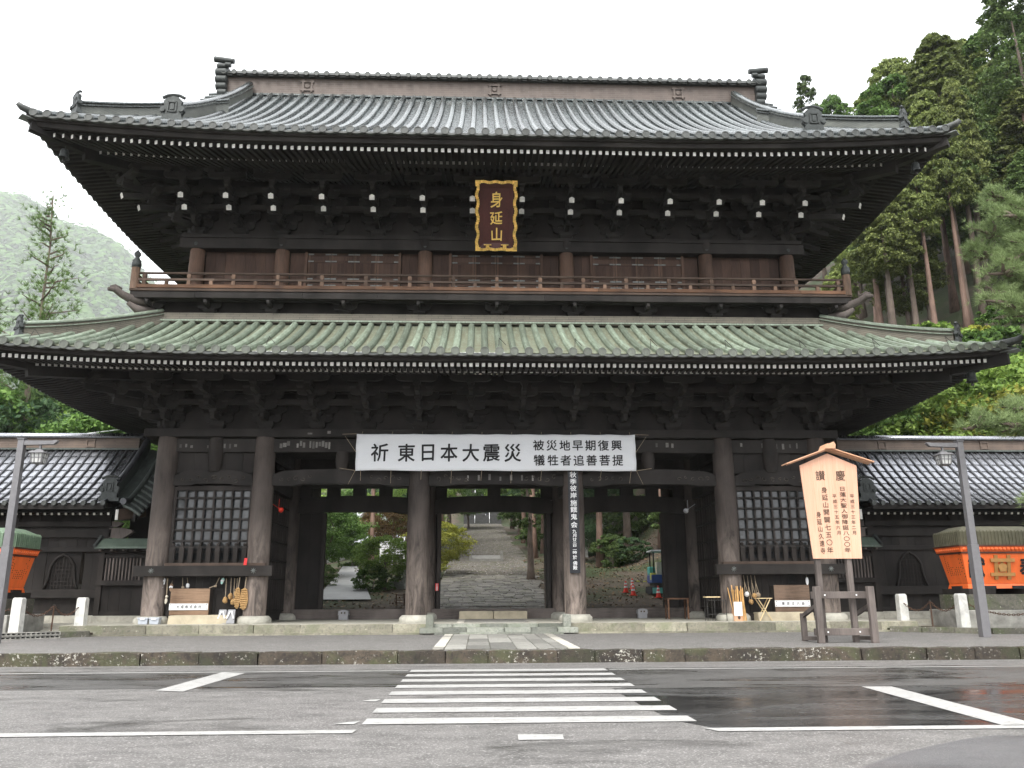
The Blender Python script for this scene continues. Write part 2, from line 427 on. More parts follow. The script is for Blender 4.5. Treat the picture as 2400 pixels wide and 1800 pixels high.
def m_stone(name, c1, c2, c3, moss, lichen, lo=.60, wet=.5, lsc=4.6):
    k = NT(name)
    a = k.noise(3.2, 6, .65, .4); b = k.noise(11, 6, .7, .3)
    col = k.mix(k.ramp(a, [(.34, 0.), (.6, 1.)]), c1, c2)
    col = k.mix(k.ramp(b, [(.5, 0.), (.66, .8)]), col, c3)
    if moss: col = k.mix(k.ramp(k.noise(1.7, 5, .65, .5), [(.48, 0.), (.62, .7)]), col, moss)
    col = k.mix(1., col, k.rnd(.6, 1.35), 'MULTIPLY')
    if lichen:
        l1 = k.noise(lsc, 7, .78, .2, k.co((1, 1, 1.2))); l2 = k.noise(.7, 3, .5)
        z = k.sep()[2]
        f = k.ramp(k.math('ADD', l1, k.math('MULTIPLY', k.math('SUBTRACT', l2, .5), .22)), [(lo, 0.), (lo+.035, 1.)])
        col = k.mix(f, col, lichen)
    k.bump(k.math('ADD', b, k.math('MULTIPLY', k.noise(38, 4, .7), .5)), .7, .03)
    k.set(col, .72, 0, wet); MAT[name] = k.mat
m_stone('kerbstone', (.022, .017, .012), (.066, .050, .034), (.012, .010, .009), (.05, .056, .022), (.46, .44, .385), .592, lsc=12)
m_stone('platstone', (.215, .20, .15), (.30, .28, .215), (.13, .125, .10), (.17, .18, .11), (.66, .62, .50), .645, lsc=7)
m_stone('stepstone', (.20, .21, .18), (.27, .275, .235), (.13, .14, .12), (.17, .19, .14), None)
m_stone('slab', (.22, .215, .195), (.29, .28, .25), (.17, .165, .15), None, None)
m_stone('slab_light', (.42, .40, .35), (.52, .49, .43), (.33, .32, .28), None, None)
m_stone('platfloor', (.38, .365, .31), (.46, .44, .37), (.31, .30, .26), None, None)
m_stone('mossstone', (.09, .085, .065), (.15, .14, .11), (.05, .048, .04), (.08, .10, .04), (.50, .48, .42), .60, lsc=9)
m_stone('cobble', (.12, .11, .095), (.21, .19, .165), (.09, .082, .072), (.12, .12, .07), None)
m_stone('rock', (.20, .21, .19), (.34, .34, .31), (.11, .115, .10), (.13, .16, .09), None)
def m_ground():
    k = NT('earth_floor'); a = k.noise(.5, 5, .6, .4); b = k.noise(9, 6, .75, .3)
    col = k.mix(k.ramp(a, [(.35, 0.), (.65, 1.)]), (.06, .047, .036), (.105, .084, .066))  # soil tones lowered to stand in for forest shade the cedars don't cast
    col = k.mix(k.ramp(b, [(.55, 0.), (.68, .8)]), col, (.17, .12, .075))
    col = k.mix(k.ramp(k.noise(.18, 4), [(.42, 0.), (.58, .8)]), col, (.035, .055, .02))
    k.bump(b, .8, .06); k.set(col, .9, 0, .2); MAT['earth'] = k.mat
    k = NT('hill_floor'); a = k.noise(.03, 6, .65, .3); b = k.noise(.4, 5, .7)
    col = k.mix(k.ramp(a, [(.35, 0.), (.65, 1.)]), (.012, .03, .007), (.035, .07, .016))
    k.bump(b, .8, .5); k.set(col, .9, 0, .1); MAT['hill'] = k.mat
m_ground()
def m_leaf(name, dark, light, rough=.5, rnd=.3, trans=.25):
    k = NT(name)
    geo = k.n('ShaderNodeNewGeometry')
    big = k.noise(.55 if name != 'leaf_far' else .012, 3, .6)
    ri = .6 if name != 'leaf_far' else .15
    f = k.math('ADD', k.math('MULTIPLY', geo.outputs['Random Per Island'], ri), k.math('MULTIPLY', big, 1.15-ri))
    col = k.ramp(f, [(.25, dark), (.85, light)])
    if rnd: col = k.mix(1., col, k.rnd(1-rnd, 1+rnd), 'MULTIPLY')
    k.set(col, rough, 0, .12)
    tr = k.n('ShaderNodeBsdfTranslucent'); k.l(col, tr.inputs[0])
    mx = k.n('ShaderNodeMixShader'); mx.inputs[0].default_value = trans
    k.l(k.b.outputs[0], mx.inputs[1]); k.l(tr.outputs[0], mx.inputs[2]); k.l(mx.outputs[0], k.out.inputs[0])
    MAT[name] = k.mat
m_leaf('leaf_cedar', (0.085, 0.112, 0.036), (0.25, 0.285, 0.09))
m_leaf('leaf_dark', (0.04, 0.07, 0.024), (0.125, 0.18, 0.055))
m_leaf('leaf_hinoki', (0.1, 0.14, 0.042), (0.28, 0.33, 0.1))
m_leaf('leaf_broad', (0.05, 0.105, 0.026), (0.15, 0.25, 0.06))
m_leaf('leaf_blue', (0.035, 0.075, 0.036), (0.095, 0.155, 0.068))
m_leaf('leaf_maple', (0.1, 0.18, 0.035), (0.28, 0.4, 0.085))
m_leaf('leaf_yellow', (.17, .19, .03), (.42, .42, .08))
m_leaf('leaf_rust', (.09, .06, .03), (.22, .14, .06))
m_leaf('leaf_pine', (0.12, 0.175, 0.07), (0.34, 0.43, 0.19), trans=.15)
m_leaf('leaf_pinefar', (0.06, 0.105, 0.035), (0.16, 0.24, 0.075), trans=.15)
m_leaf('leaf_far', (.016, .05, .008), (.085, .17, .028))
m_leaf('leaf_litter', (.07, .045, .025), (.22, .15, .08), rnd=.1, trans=0)
wood('wood_strut2', (.03, .026, .023), (.075, .064, .055), (3, 3, 3), rnd=.1)
wood('wood_xb', (.04, .034, .03), (.12, .10, .09), GX, streak=.5)
wood('wood_boxd', (.05, .035, .025), (.15, .10, .07), GX, streak=.4, rnd=.1)
m_band('band_brown2', (.13, .098, .078), (.165, .122, .095), (.07, .055, .046), .9, .075)
m_copper('green_cover', (.10, .16, .10), (.16, .23, .15), (.22, .30, .2), .7, 0)
m_copper('moss_cover', (.085, .08, .05), (.14, .13, .08), (.20, .19, .13), .8, 0)
simple('stone_dark', (.05, .05, .048), .8, var=.4, ns=3, bump=.4)
simple('stone_base2', (.16, .155, .14), .85, var=.35, ns=3, bump=.4)
m_copper('cop_eave_g', (.075, .082, .066), (.11, .12, .098), (.17, .19, .155), .5, .0, rnd=.2)
# ------------------------------------------------------------------ ground, road, forecourt
GXC = .65      # gate axis
def smooth(a, b, x):
    t = max(0., min(1., (x-a)/(b-a))); return t*t*(3-2*t)
def Tz(x, y):
    xr = x-GXC
    s = .123
    z = .62 + smooth(40.6, 43, y)*.4 + s*max(0, min(y, 150)-43)
    if y > 150: z += .62*min(y-150, 90)
    # wooded mountain side on the right of the precinct
    u = (xr-13) + .42*(y-48)*smooth(40, 60, y)
    if xr > 8: z += .62*max(0, min(u, 120))*smooth(8, 18, xr)*smooth(42, 56, y)
    # garden on the left stays lower, then the valley side
    if xr < -5: z -= smooth(-5, -22, xr)*(.06*max(0, min(y, 150)-47))
    if y > 120 and xr < -30: z += .02*(y-120)
    # near relief
    z += (nz(x*.11, y*.11, 3)*.5 + nz(x*.45, y*.45, 8)*.12)*smooth(46, 60, y)*smooth(3.2, 7, abs(xr+.1))
    return z
g = MB(); g.add([(-3800,-3800,-.06),(3800,-3800,-.06),(3800,3800,-.06),(-3800,3800,-.06)], [(0,1,2,3)])
struct('ground', g, MAT['earth'])
def axis(a, b, n, focus=None): return [a+(b-a)*i/(n-1) for i in range(n)]
xs = axis(-120, -26, 24)[:-1] + axis(-26, 28, 92)[:-1] + axis(28, 150, 36)
ys = axis(40.7, 80, 72)[:-1] + axis(80, 260, 64)
g = MB(); g.grid(len(xs), len(ys), lambda i, j: (xs[i], ys[j], Tz(xs[i], ys[j])))
struct('terrain', g, MAT['earth'], smooth=True)
g = MB(); g.add([(-80,-25,0),(80,-25,0),(80,20.5,0),(-80,20.5,0)], [(0,1,2,3)])
road = struct('road', g, MAT['asphalt'])
def sheet(name, pts, z, mat, par, kind=None):
    m = MB(); m.add([(x, y, z) for x, y in pts], [tuple(range(len(pts)))])
    o = obj(name, m, MAT[mat], par)
    return o
def wavy(x0, x1, y, n, a, s): return [(x0+(x1-x0)*i/n, y+a*nz(i*.6, s)) for i in range(n+1)]
sheet('asphalt_patch', wavy(-40, 2.3, 15.35, 24, .14, 1) + wavy(2.5, 40, 14.80, 20, .03, 2) + [(40, 18.85), (-40, 18.85)], .004, 'asphalt_smooth', road)
sheet('asphalt_patch', [(2.75, 10.42), (8, 10.34), (40, 10.3), (40, 14.74), (2.25, 14.76), (2.3, 12.6), (2.45, 11.0)], .004, 'asphalt_wet', road)
sheet('asphalt_patch', [(2.2, 3), (30, 3), (30, 9.62), (5.95, 9.62), (5.62, 9.64), (5.2, 9.42), (4.75, 9.12), (4.2, 8.72), (3.75, 8.32), (3.35, 7.9), (2.85, 7.1), (2.5, 6)], .004, 'asphalt_new', road)
sheet('gutter_strip', wavy(-40, 40, 19.75, 40, .25, 5) + [(40, 20.45), (-40, 20.45)], .0045, 'court', road)
mk = lambda pts: sheet('road_marking', pts, .009, 'paint', road)
for k in range(8):
    y0 = 10.92 + k*1.045
    hw = .27
    mk([(-1.40, y0), (2.69, y0-.02), (2.69, y0+2*hw-.06), (-1.40, y0+2*hw-.04)])
mk([(-9, 10.24), (-1.42, 10.25), (-1.40, 10.50), (-9, 10.5)])
mk([(2.74, 10.10), (14, 10.04), (14, 10.32), (2.62, 10.35)])
mk([(-40, 18.50), (-1.45, 18.45), (-1.45, 18.60), (-40, 18.65)]); mk([(2.75, 18.40), (40, 18.38), (40, 18.52), (2.75, 18.54)])
mk([(-5.36, 15.01), (-4.84, 14.83), (-4.75, 18.25), (-5.28, 18.48)])
mk([(6.17, 10.30), (6.62, 10.30), (6.94, 14.64), (6.44, 14.68)])
mk([(.44, 9.66), (.93, 9.66), (.95, 10.0), (.45, 10.03)])
mk([(-1.74, 10.98), (-1.50, 10.94), (-1.46, 11.2), (-1.60, 11.12)]); mk([(-1.72, 13.3), (-1.5, 13.22), (-1.46, 13.5), (-1.6, 13.46)])
# kerb of rough stones
def rough_block(n=5, jit=.03, seed=0, up=True):
    r = random.Random(seed); m = MB()
    bmx = bmesh.new(); bmesh.ops.create_cube(bmx, size=1)
    bmesh.ops.subdivide_edges(bmx, edges=[e for e in bmx.edges if abs(e.verts[0].co.x-e.verts[1].co.x) > .5], cuts=3)
    for v in bmx.verts:
        v.co.y += r.uniform(-jit, jit); v.co.z += r.uniform(-jit, jit); v.co.x += r.uniform(-.012, .012)
        if abs(v.co.x) > .45: v.co.y *= .97; v.co.z *= .95
    bmesh.ops.bevel(bmx, geom=bmx.edges[:], offset=.035, segments=1, affect='EDGES')
    return bmx
def block_meshes(name, mat, cnt, jit):
    out = []
    for s in range(cnt):
        b = rough_block(seed=s*7+len(name), jit=jit); me = bpy.data.meshes.new(name); b.to_mesh(me); b.free()
        me.materials.append(MAT[mat]); out.append(me)
    return out
def SC(x, y, z): return Matrix.Diagonal((x, y, z, 1))
g = MB(); g.bx(-45, 45, 20.62, 29.55, .0, .285)
court = struct('forecourt', g, MAT['court'])
kb = block_meshes('kerb_stone', 'kerbstone', 7, .035)
g = MB(); g.bx(-45, 45, 20.56, 20.70, -.05, .20); kerb = struct('kerb', g, MAT['kerbstone'])
x = -24
while x < 25:
    L = R.uniform(.75, 1.75)
    obj('kerb_stone', kb[R.randrange(7)], None, kerb, T((x+L/2, 20.56+R.uniform(-.025, .025), .13)) @ Matrix.Rotation(R.uniform(-.008, .008), 4, 'Z') @ SC(L-.018, .36, .33+R.uniform(-.02, .012)))
    x += L
# stone path across the forecourt
g = MB(); g.bx(-1.1, 2.45, 20.76, 28.75, .1, .290)
path = struct('forecourt_path', g, MAT['mossstone'])
sb = block_meshes('paving_slab', 'slab', 5, .008); lb = block_meshes('border_slab', 'slab_light', 4, .01)
xc = [-.80, -.28, .30, .93, 1.42, 1.85, 2.14]
for i in range(6):
    y = 20.80
    while y < 28.6:
        L = min(R.uniform(1.3, 2.9), 28.72-y)
        obj('paving_slab', sb[R.randrange(5)], None, path, T(((xc[i]+xc[i+1])/2, y+L/2, .285)) @ SC(xc[i+1]-xc[i]-.018, L-.018, .05)); y += L
for x0, x1 in ((-1.09, -.81), (2.15, 2.44)):
    y = 20.80
    while y < 28.6:
        L = min(R.uniform(.8, 1.6), 28.72-y)
        obj('border_slab', lb[R.randrange(4)], None, path, T(((x0+x1)/2, y+L/2, .287)) @ SC(x1-x0-.015, L-.012, .05)); y += L
# platform of the gate
g = MB(); g.bx(-13.9, 15.2, 29.75, 40.9, .1, .62); g.bx(-26, -13.95, 32.2, 40.9, .1, .60); g.bx(15.25, 27, 32.2, 40.9, .1, .60)
g.bx(-26, -13.95, 31.2, 32.2, .1, .44); g.bx(15.25, 27, 31.2, 32.2, .1, .44)
plat = struct('gate_platform', g, MAT['platfloor'])
pb = block_meshes('edge_stone', 'platstone', 6, .02)
for xa, xb in ((-13.9, -1.75), (3.15, 15.2)):
    x = xa
    while x < xb-.05:
        L = min(R.uniform(.8, 2.0), xb-x)
        obj('edge_stone', pb[R.randrange(6)], None, plat, T((x+L/2, 29.75, .44)) @ SC(L-.01, .4, .355)); x += L
    x = xa
    while x < xb-.05:
        L = min(R.uniform(1.2, 2.4), xb-x)
        obj('ledge_stone', pb[R.randrange(6)], None, plat, T((x+L/2, 29.42, .28)) @ SC(L-.012, .42, .11)); x += L
qb = block_meshes('step_stone', 'stepstone', 5, .012)
for (y0, y1, z1, xa, xb) in ((28.72, 29.25, .36, -1.45, 2.85), (29.0, 29.9, .50, -1.95, 3.35), (29.55, 30.1, .615, -1.75, 3.15)):
    x = xa
    while x < xb-.05:
        L = min(R.uniform(.7, 1.25), xb-x)
        if xb-x-L < .3: L = xb-x
        obj('step_stone', qb[R.randrange(5)], None, plat, T((x+L/2, (y0+y1)/2, z1-.09)) @ SC(L-.01, y1-y0, .18)); x += L
for sx, ss in ((-1.62, 0), (3.0, 1)):   # stubby stones at the ends of the step
    o = obj('step_post', qb[ss], None, plat, T((sx, 29.42, .70)) @ SC(.26, .30, .44))
# slabs on the platform in front of the threshold
for i, (x0, x1) in enumerate(((-.75, -.5), (-.48, 1.75), (1.77, 2.02))):
    obj('paving_slab', sb[i] if i == 1 else lb[i], None, plat, T(((x0+x1)/2, 32.6, .612)) @ SC(x1-x0, 4.4, .05))
# raised beds on both sides
for s in (-1, 1):
    g = MB()
    poly = [(-34, 26.6), (-14.9, 27.05), (-12.75, 29.2), (-12.75, 29.5), (-13.95, 31.2), (-34, 31.2)]
    if s > 0: poly = [(2*GXC-x, y) for x, y in poly][::-1]
    g.prism(poly, 'z', .2, .40)
    bed = struct('raised_bed', g, MAT['earth'])
    pts = [(-24, 26.6), (-14.9, 27.05), (-12.75, 29.2)]
    if s > 0: pts = [(2*GXC-x, y) for x, y in pts]
    bm_ = block_meshes('border_stone', 'mossstone', 4, .03) if s < 0 else bm_
    for (xa, ya), (xb, yb) in zip(pts, pts[1:]):
        D = sqrt((xb-xa)**2+(yb-ya)**2); n = max(1, round(D/1.1)); ang = atan2(yb-ya, xb-xa)
        for i in range(n):
            t = (i+.5)/n
            obj('border_stone', bm_[R.randrange(4)], None, bed, T((xa+(xb-xa)*t, ya+(yb-ya)*t, .36)) @ Matrix.Rotation(ang, 4, 'Z') @ SC(D/n-.01, .3, .22))
# ------------------------------------------------------------------ the two-storey temple gate
gate = thing('temple_gate', (GXC, 36, .62), 'huge two-storey dark wooden temple gate with curved copper roofs across the picture', 'temple gate')
YF, YM, YB = 31.2, 36.0, 40.6
CX = [-12.14, -8.58, -2.86, 2.86, 8.58, 12.14]
def G(name, mb, mat, par=None, **k): return obj(name, mb, MAT[mat] if isinstance(mat, str) else mat, par or gate, **k)
# columns on stones
cm = MB()
prof = [(.395, .26), (.40, .5), (.40, 3.), (.385, 5.5), (.36, 6.66)]
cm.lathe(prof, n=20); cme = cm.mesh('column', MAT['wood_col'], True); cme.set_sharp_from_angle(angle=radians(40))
bm2 = MB(); bm2.lathe([(.60, 0), (.62, .05), (.60, .18), (.50, .27), (.42, .275)], n=18); bme = bm2.mesh('column_base', MAT['stone_base'], True)
bme.set_sharp_from_angle(angle=radians(50))
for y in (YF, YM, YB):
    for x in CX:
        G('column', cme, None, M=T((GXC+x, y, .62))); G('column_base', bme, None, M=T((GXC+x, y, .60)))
# main beams front: tie beam, plate
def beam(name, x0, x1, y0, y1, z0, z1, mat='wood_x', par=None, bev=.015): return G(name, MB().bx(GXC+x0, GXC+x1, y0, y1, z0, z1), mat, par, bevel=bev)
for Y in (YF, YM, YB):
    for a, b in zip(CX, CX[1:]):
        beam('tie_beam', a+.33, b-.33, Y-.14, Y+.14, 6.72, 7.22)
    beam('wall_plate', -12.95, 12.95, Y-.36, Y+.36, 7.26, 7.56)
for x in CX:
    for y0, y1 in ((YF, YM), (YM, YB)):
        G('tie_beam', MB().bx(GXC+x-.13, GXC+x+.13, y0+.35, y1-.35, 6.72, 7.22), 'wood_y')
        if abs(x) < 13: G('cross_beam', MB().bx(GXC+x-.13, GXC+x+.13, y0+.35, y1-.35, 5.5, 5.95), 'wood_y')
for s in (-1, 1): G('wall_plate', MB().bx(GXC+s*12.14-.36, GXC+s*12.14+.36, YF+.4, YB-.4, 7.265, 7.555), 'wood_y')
# rainbow beams with a carved, slightly arched outline
def rainbow(name, x0, x1, y, z0, z1, t=.34, par=None, carve=True):
    n = 14; L = x1-x0; top = []; bot = []
    for i in range(n+1):
        u = i/n; x = x0+L*u
        e = min(u, 1-u)*L
        top.append((GXC+x, z1 + .10*sin(pi*u) - .13*max(0, 1-e/.5)**2))
        bot.append((GXC+x, z0 + (.0 if e < .75 else .07)*1.0))
    m = MB(); m.prism(bot + top[::-1], 'y', y-t/2, y+t/2)
    o = G(name, m, 'wood_x', par, bevel=.01)
    if carve:   # shallow carved scrolls at both ends
        c = MB()
        for side in (0, 1):
            for q in range(5):
                r0 = random.Random(q*3+side+int(x0*10))
                bx_ = (.35+.26*q); cx = x0+bx_ if side == 0 else x1-bx_
                cz = (z0+z1)/2 + r0.uniform(-.06, .10); rr = r0.uniform(.07, .13); a0 = r0.uniform(0, 6)
                pts = [(GXC+cx+rr*(1-.12*k)*cos(a0+k*.75), y-t/2-.012, cz+rr*(1-.12*k)*.8*sin(a0+k*.75)) for k in range(8)]
                c.tube(pts, .018, 4)
        G('carved_scroll', c, 'wood_strut2', o)
    return o
for a, b in zip(CX, CX[1:]):
    wide = b-a > 4
    rainbow('rainbow_beam', a+.36, b-.36, YF, 5.47, 6.0 if wide else 5.96)
    if wide: rainbow('rainbow_beam', a+.36, b-.36, YM, 4.92, 5.56, .4, carve=False)
# struts above the rainbow beams (bellied posts)
def strut(x, y, z0, z1, r=.2):
    m = MB(); h = z1-z0
    m.lathe([(r*.75, 0), (r*.95, h*.2), (r*1.08, h*.5), (r*1.05, h*.85), (r*.9, h)], (GXC+x, y, z0), 14)
    return G('strut', m, 'wood_z', smooth=True, auto=40)
for x in (-5.72, 0, 5.72): strut(x, YF-.02, 6.04, 6.75, .24)
for x in (-10.36, 10.36): strut(x, YF-.1, 5.98, 7.24, .26)
# upper wall boards of the end bays
def planks(x0, x1, y, z0, z1, w=.3, mat='wood_wall', par=None, t=.03, name='wall_board', jit=.006):
    n = max(1, round((x1-x0)/w)); ww = (x1-x0)/n
    for i in range(n):
        yy = y + R.uniform(-jit, jit)
        G(name, MB().bx(GXC+x0+i*ww+.004, GXC+x0+(i+1)*ww-.004, yy, yy+t, z0, z1), mat, par)
for s in (-1, 1):
    xa, xb = sorted((s*8.2, s*11.76))
    planks(xa, xb, YF+.04, 5.98, 6.72, .6)
    # grille room: sill beam, boards, lattice, panes, balusters
    planks(xa+.05, xb-.05, YF+.02, .66, 2.25, .24)
    beam('base_rail', xa, xb, YF-.05, YF+.15, .62, .86)
    o = beam('sill_beam', s*10.36-2.42, s*10.36+2.42, YF-.5, YF-.24, 2.24, 2.6, bev=.012)
    beam('sill_board', xa+.02, xb-.02, YF-.42, YF+.2, 2.60, 2.70, 'wood_rail')
    for q in (-1.78, 1.78):    # flower shaped metal cover
        m = MB(); c = (GXC+s*10.36+q, YF-.515, 2.42)
        for k in range(8):
            a = k*pi/4; m.tube([(c[0], c[1], c[2]), (c[0]+.10*cos(a), c[1]+.005, c[2]+.10*sin(a))], [.03, .018], 5, flat=.6)
        m.tube([(c[0], c[1]-.015, c[2]), (c[0], c[1]+.02, c[2])], .05, 8)
        G('nail_cover', m, 'bronze', o)
    gx0, gx1, gz0, gz1 = xa+.12, xb-.12, 2.72, 5.42
    fr = MB(); fr.bx(GXC+gx0-.1, GXC+gx0, YF-.1, YF+.1, gz0, gz1); fr.bx(GXC+gx1, GXC+gx1+.1, YF-.1, YF+.1, gz0, gz1)
    fr.bx(GXC+gx0, GXC+gx1, YF-.09, YF+.09, gz1-.12, gz1+.05); fr.bx(GXC+gx0, GXC+gx1, YF-.09, YF+.09, gz0, gz0+.1)
    grl = G('grille', fr, 'wood_z')
    nx, nzv = 10, 7
    for i in range(1, nx):
        x = gx0+(gx1-gx0)*i/nx; G('grille_bar', MB().bx(GXC+x-.034, GXC+x+.034, YF-.07, YF-.005, gz0+.1, gz1-.12), 'wood_z', grl)
    for j in range(1, nzv):
        z = gz0+(gz1-gz0)*j/nzv; G('grille_bar', MB().bx(GXC+gx0, GXC+gx1, YF-.078, YF-.015, z-.036, z+.036), 'wood_x', grl)
    pm = MB(); pm.bx(-.5, .5, -.5, .5, -.5, .5); pme = pm.mesh('pane', MAT['glass'])
    cw, ch = (gx1-gx0)/nx, (gz1-gz0)/nzv
    for i in range(nx):
        for j in range(nzv):
            G('pane', pme, None, grl, M=T((GXC+gx0+(i+.5)*cw, YF+.05, gz0+(j+.5)*ch)) @ Matrix.Rotation(R.uniform(-.02, .02), 4, 'X') @ Matrix.Rotation(R.uniform(-.02, .02), 4, 'Z') @ SC(cw*1.02, .008, ch*1.02))
    bal = MB(); bal.fr(0, 0, 0, .50, .075, .05, .085, .06); bal.fr(0, 0, .50, .56, .085, .06, .05, .035); bal.fr(0, 0, .56, .61, .03, .03, .03, .03)
    bal.fr(0, 0, .61, .66, .05, .05, .055, .055); bal.fr(0, 0, .66, .71, .055, .055, .01, .01)
    balm = bal.mesh('baluster', MAT['wood_z'])
    for i in range(11):
        G('baluster', balm, None, grl, M=T((GXC+gx0+.08+(gx1-gx0-.16)*i/10, YF-.2, 2.70)))
    beam('baluster_rail', gx0, gx1, YF-.225, YF-.175, 3.23, 3.30, 'wood_x', bev=0)
    # side and back of the guardian room
    xi = s*8.58
    for (ya, yb) in ((YF+.4, YM-.4),):
        for k in range(12):
            yy = ya+(yb-ya)*k/11
            G('side_bar', MB().bx(GXC+xi-.035, GXC+xi+.035, yy-.03, yy+.03, 1.05, 5.4), 'wood_z')
        for zz in (1.0, 2.2, 2.9, 3.6, 4.3, 5.0): G('side_bar', MB().bx(GXC+xi-.045, GXC+xi+.045, ya, yb, zz-.035, zz+.035), 'wood_y')
        G('side_wall', MB().bx(GXC+xi+s*.06, GXC+xi+s*.10, ya, yb, .64, 2.3), 'wood_y')
        G('side_wall', MB().bx(GXC+s*12.14-.04, GXC+s*12.14+.04, ya, yb, .64, 7.2), 'wood_y')
        G('side_wall', MB().bx(GXC+s*12.14-.04, GXC+s*12.14+.04, YM+.4, YB-.4, .64, 7.2), 'wood_y')
    G('back_wall', MB().bx(GXC+xa, GXC+xb, YM-.05, YM+.05, .64, 7.2), 'wood_z')
    G('back_wall', MB().bx(GXC+xa, GXC+xb, YB-.05, YB+.05, .64, 7.2), 'wood_z')
    G('inner_wall', MB().bx(GXC+xi-.05, GXC+xi+.05, YM+.4, YB-.4, .64, 7.2), 'wood_y')
# middle row: door posts, header, transom wall, threshold
for a, b in ((-8.2, -3.2), (-2.5, 2.5), (3.2, 8.2)):
    c = (a+b)/2
    inset = .0
    pa, pb = (a+1.15, b-.02) if c < -1 else ((a+.02, b-1.10) if c > 1 else (a+.22, b-.22))
    if abs(c) < 1:
        pa, pb = a+.28, b-.28
    beam('door_post', pa-.16, pa, YM-.12, YM+.12, .95, 4.94, 'wood_z'); beam('door_post', pb, pb+.16, YM-.12, YM+.12, .95, 4.94, 'wood_z')
    if pa-a > .3: planks(a+.02, pa-.16, YM-.02, .95, 4.94, .45)
    if b-pb > .3: planks(pb+.16, b-.02, YM-.02, .95, 4.94, .45)
    beam('threshold', a-.05, b+.05, YM-.3, YM+.16, .62, 1.02, 'wood_xb')
    beam('transom_wall', a, b, YM-.04, YM+.04, 5.98, 6.72)
    for q in ((-.55, 0.0, .55) if abs(c) > 1 else (0,)):
        beam('transom_block', c+q*2.0-.28, c+q*2.0+.28, YM-.1, YM+.1, 5.55, 5.99)
    for sx in (a, b): beam('transom_block', min(sx, sx+(.5 if sx == a else -.5)), max(sx, sx+(.5 if sx == a else -.5)), YM-.1, YM+.1, 5.5, 5.99)
# open door leaves folded back behind the middle row
for x, s in ((-7.75, 1), (7.65, -1), (-2.4, -1), (2.4, 1)):
    G('door_leaf', MB().bx(GXC+x-.05, GXC+x+.05, YM+.15, YM+2.35, 1.0, 4.9), 'wood_y')
# front steps block before the threshold
cb = block_meshes('step_block', 'stone_beige', 4, .01)
for i, (x0, x1) in enumerate(((-1.42, -.05), (-.03, 1.32))):
    obj('step_block', cb[i], None, plat, T((GXC+(x0+x1)/2, YM-.62, .77)) @ SC(x1-x0, .55, .33))
# stones below the grille rooms
for s in (-1, 1): obj('sill_stone', cb[2+(s>0)], None, plat, T((GXC+s*10.36-.02, YF-.25, .76)) @ SC(2.0, .7, .32))
# dark coffered ceiling of the passage
for y0, y1 in ((YF+.37, YM-.37), (YM+.37, YB-.37)):
    for i in range(len(CX)-1):
        G('ceiling_board', MB().bx(GXC+CX[i]+.15, GXC+CX[i+1]-.15, y0, y1, 7.20, 7.24), 'wood_y')

# ------------------------------------------------------------------ bracket sets
def arm_mesh(name, L, h, t, mat):
    p = [(-L/2, h*.42), (-L*.47, h*.2), (-L*.40, h*.05), (-L*.30, 0), (L*.30, 0), (L*.40, h*.05), (L*.47, h*.2), (L/2, h*.42), (L/2, h), (-L/2, h)]
    return MB().prism(p, 'y', -t/2, t/2).mesh(name, MAT[mat])
def block_mesh(name, a, h):
    m = MB(); m.fr(0, 0, 0, h*.45, a*.68, a*.68, a, a); m.fr(0, 0, h*.45, h, a, a, a, a); return m.mesh(name, MAT['wood_blk'])
A_long = arm_mesh('bracket_arm', 1.45, .24, .17, 'wood_blk'); A_short = arm_mesh('bracket_arm', 1.05, .24, .17, 'wood_blk')
B_big = block_mesh('bracket_block', .28, .30); B_sm = block_mesh('bracket_block', .135, .16)
def fwd_mesh(L, h=.22, t=.15):
    p = [(-L, h*.35), (-L+.07, .0), (.3, 0), (.3, h), (-L, h)]
    return MB().prism(p, 'x', -t/2, t/2).mesh('bracket_arm', MAT['wood_blk'])
F = [fwd_mesh(.75*(k+1)+.12) for k in range(3)]
def bracket_set(M, lev=.36, tails=False, dy=.75):
    """M: frame with origin on the wall plate, -y pointing outwards"""
    root = G('bracket_set', B_big, None, M=M)
    def P(me, x, y, z, rz=0): G(me.name.split('.')[0], me, None, root, M=M @ T((x, y, z)) @ Matrix.Rotation(rz, 4, 'Z'))
    for k in range(3):
        z = .28 + k*lev
        P(F[k], 0, 0, z)
        for st in range(k+1):
            y = -dy*st
            P(A_long if (st+k) % 2 else A_short, 0, y, z)
            wv = .58 if (st+k) % 2 else .42
            for q in (-wv, 0, wv): P(B_sm, q, y, z+.235)
        P(B_sm, 0, -dy*(k+1), z+.215)
    y = -dy*3; z = .28+3*lev-.02
    P(A_long, 0, y, z); [P(B_sm, q, y, z+.235) for q in (-.58, 0, .58)]
    if tails:
        for (yy, zz) in ((-2.35, .66), (-1.85, .40)):
            m = tail_me
            G('tail_rafter', m, None, root, M=M @ T((0, yy, zz)) @ Matrix.Rotation(radians(17), 4, 'X'))
    return root
p = [(-.10, -.115), (.10, -.115), (.10, .06), (0, .105), (-.10, .06)]
tm = MB(); tm.prism(p, 'y', 0, 2.2); tm.m[-2] = 1; tail_me = tm.mesh('tail_rafter', [MAT['wood_blk'], MAT['white_end']])
BX = [-12.14, -10.36, -8.58, -6.67, -4.77, -2.86, -.953, .953, 2.86, 4.77, 6.67, 8.58, 10.36, 12.14]
UX = [-11.95, -10.27, -8.58, -6.67, -4.77, -2.86, -.953, .953, 2.86, 4.77, 6.67, 8.58, 10.27, 11.95]
YU = 31.8
ZU = 15.6
for x in BX: bracket_set(TR((GXC+x, YF-.05, 7.56)), .36)
for x in UX: bracket_set(TR((GXC+x, YU-.05, ZU)), .37, True)
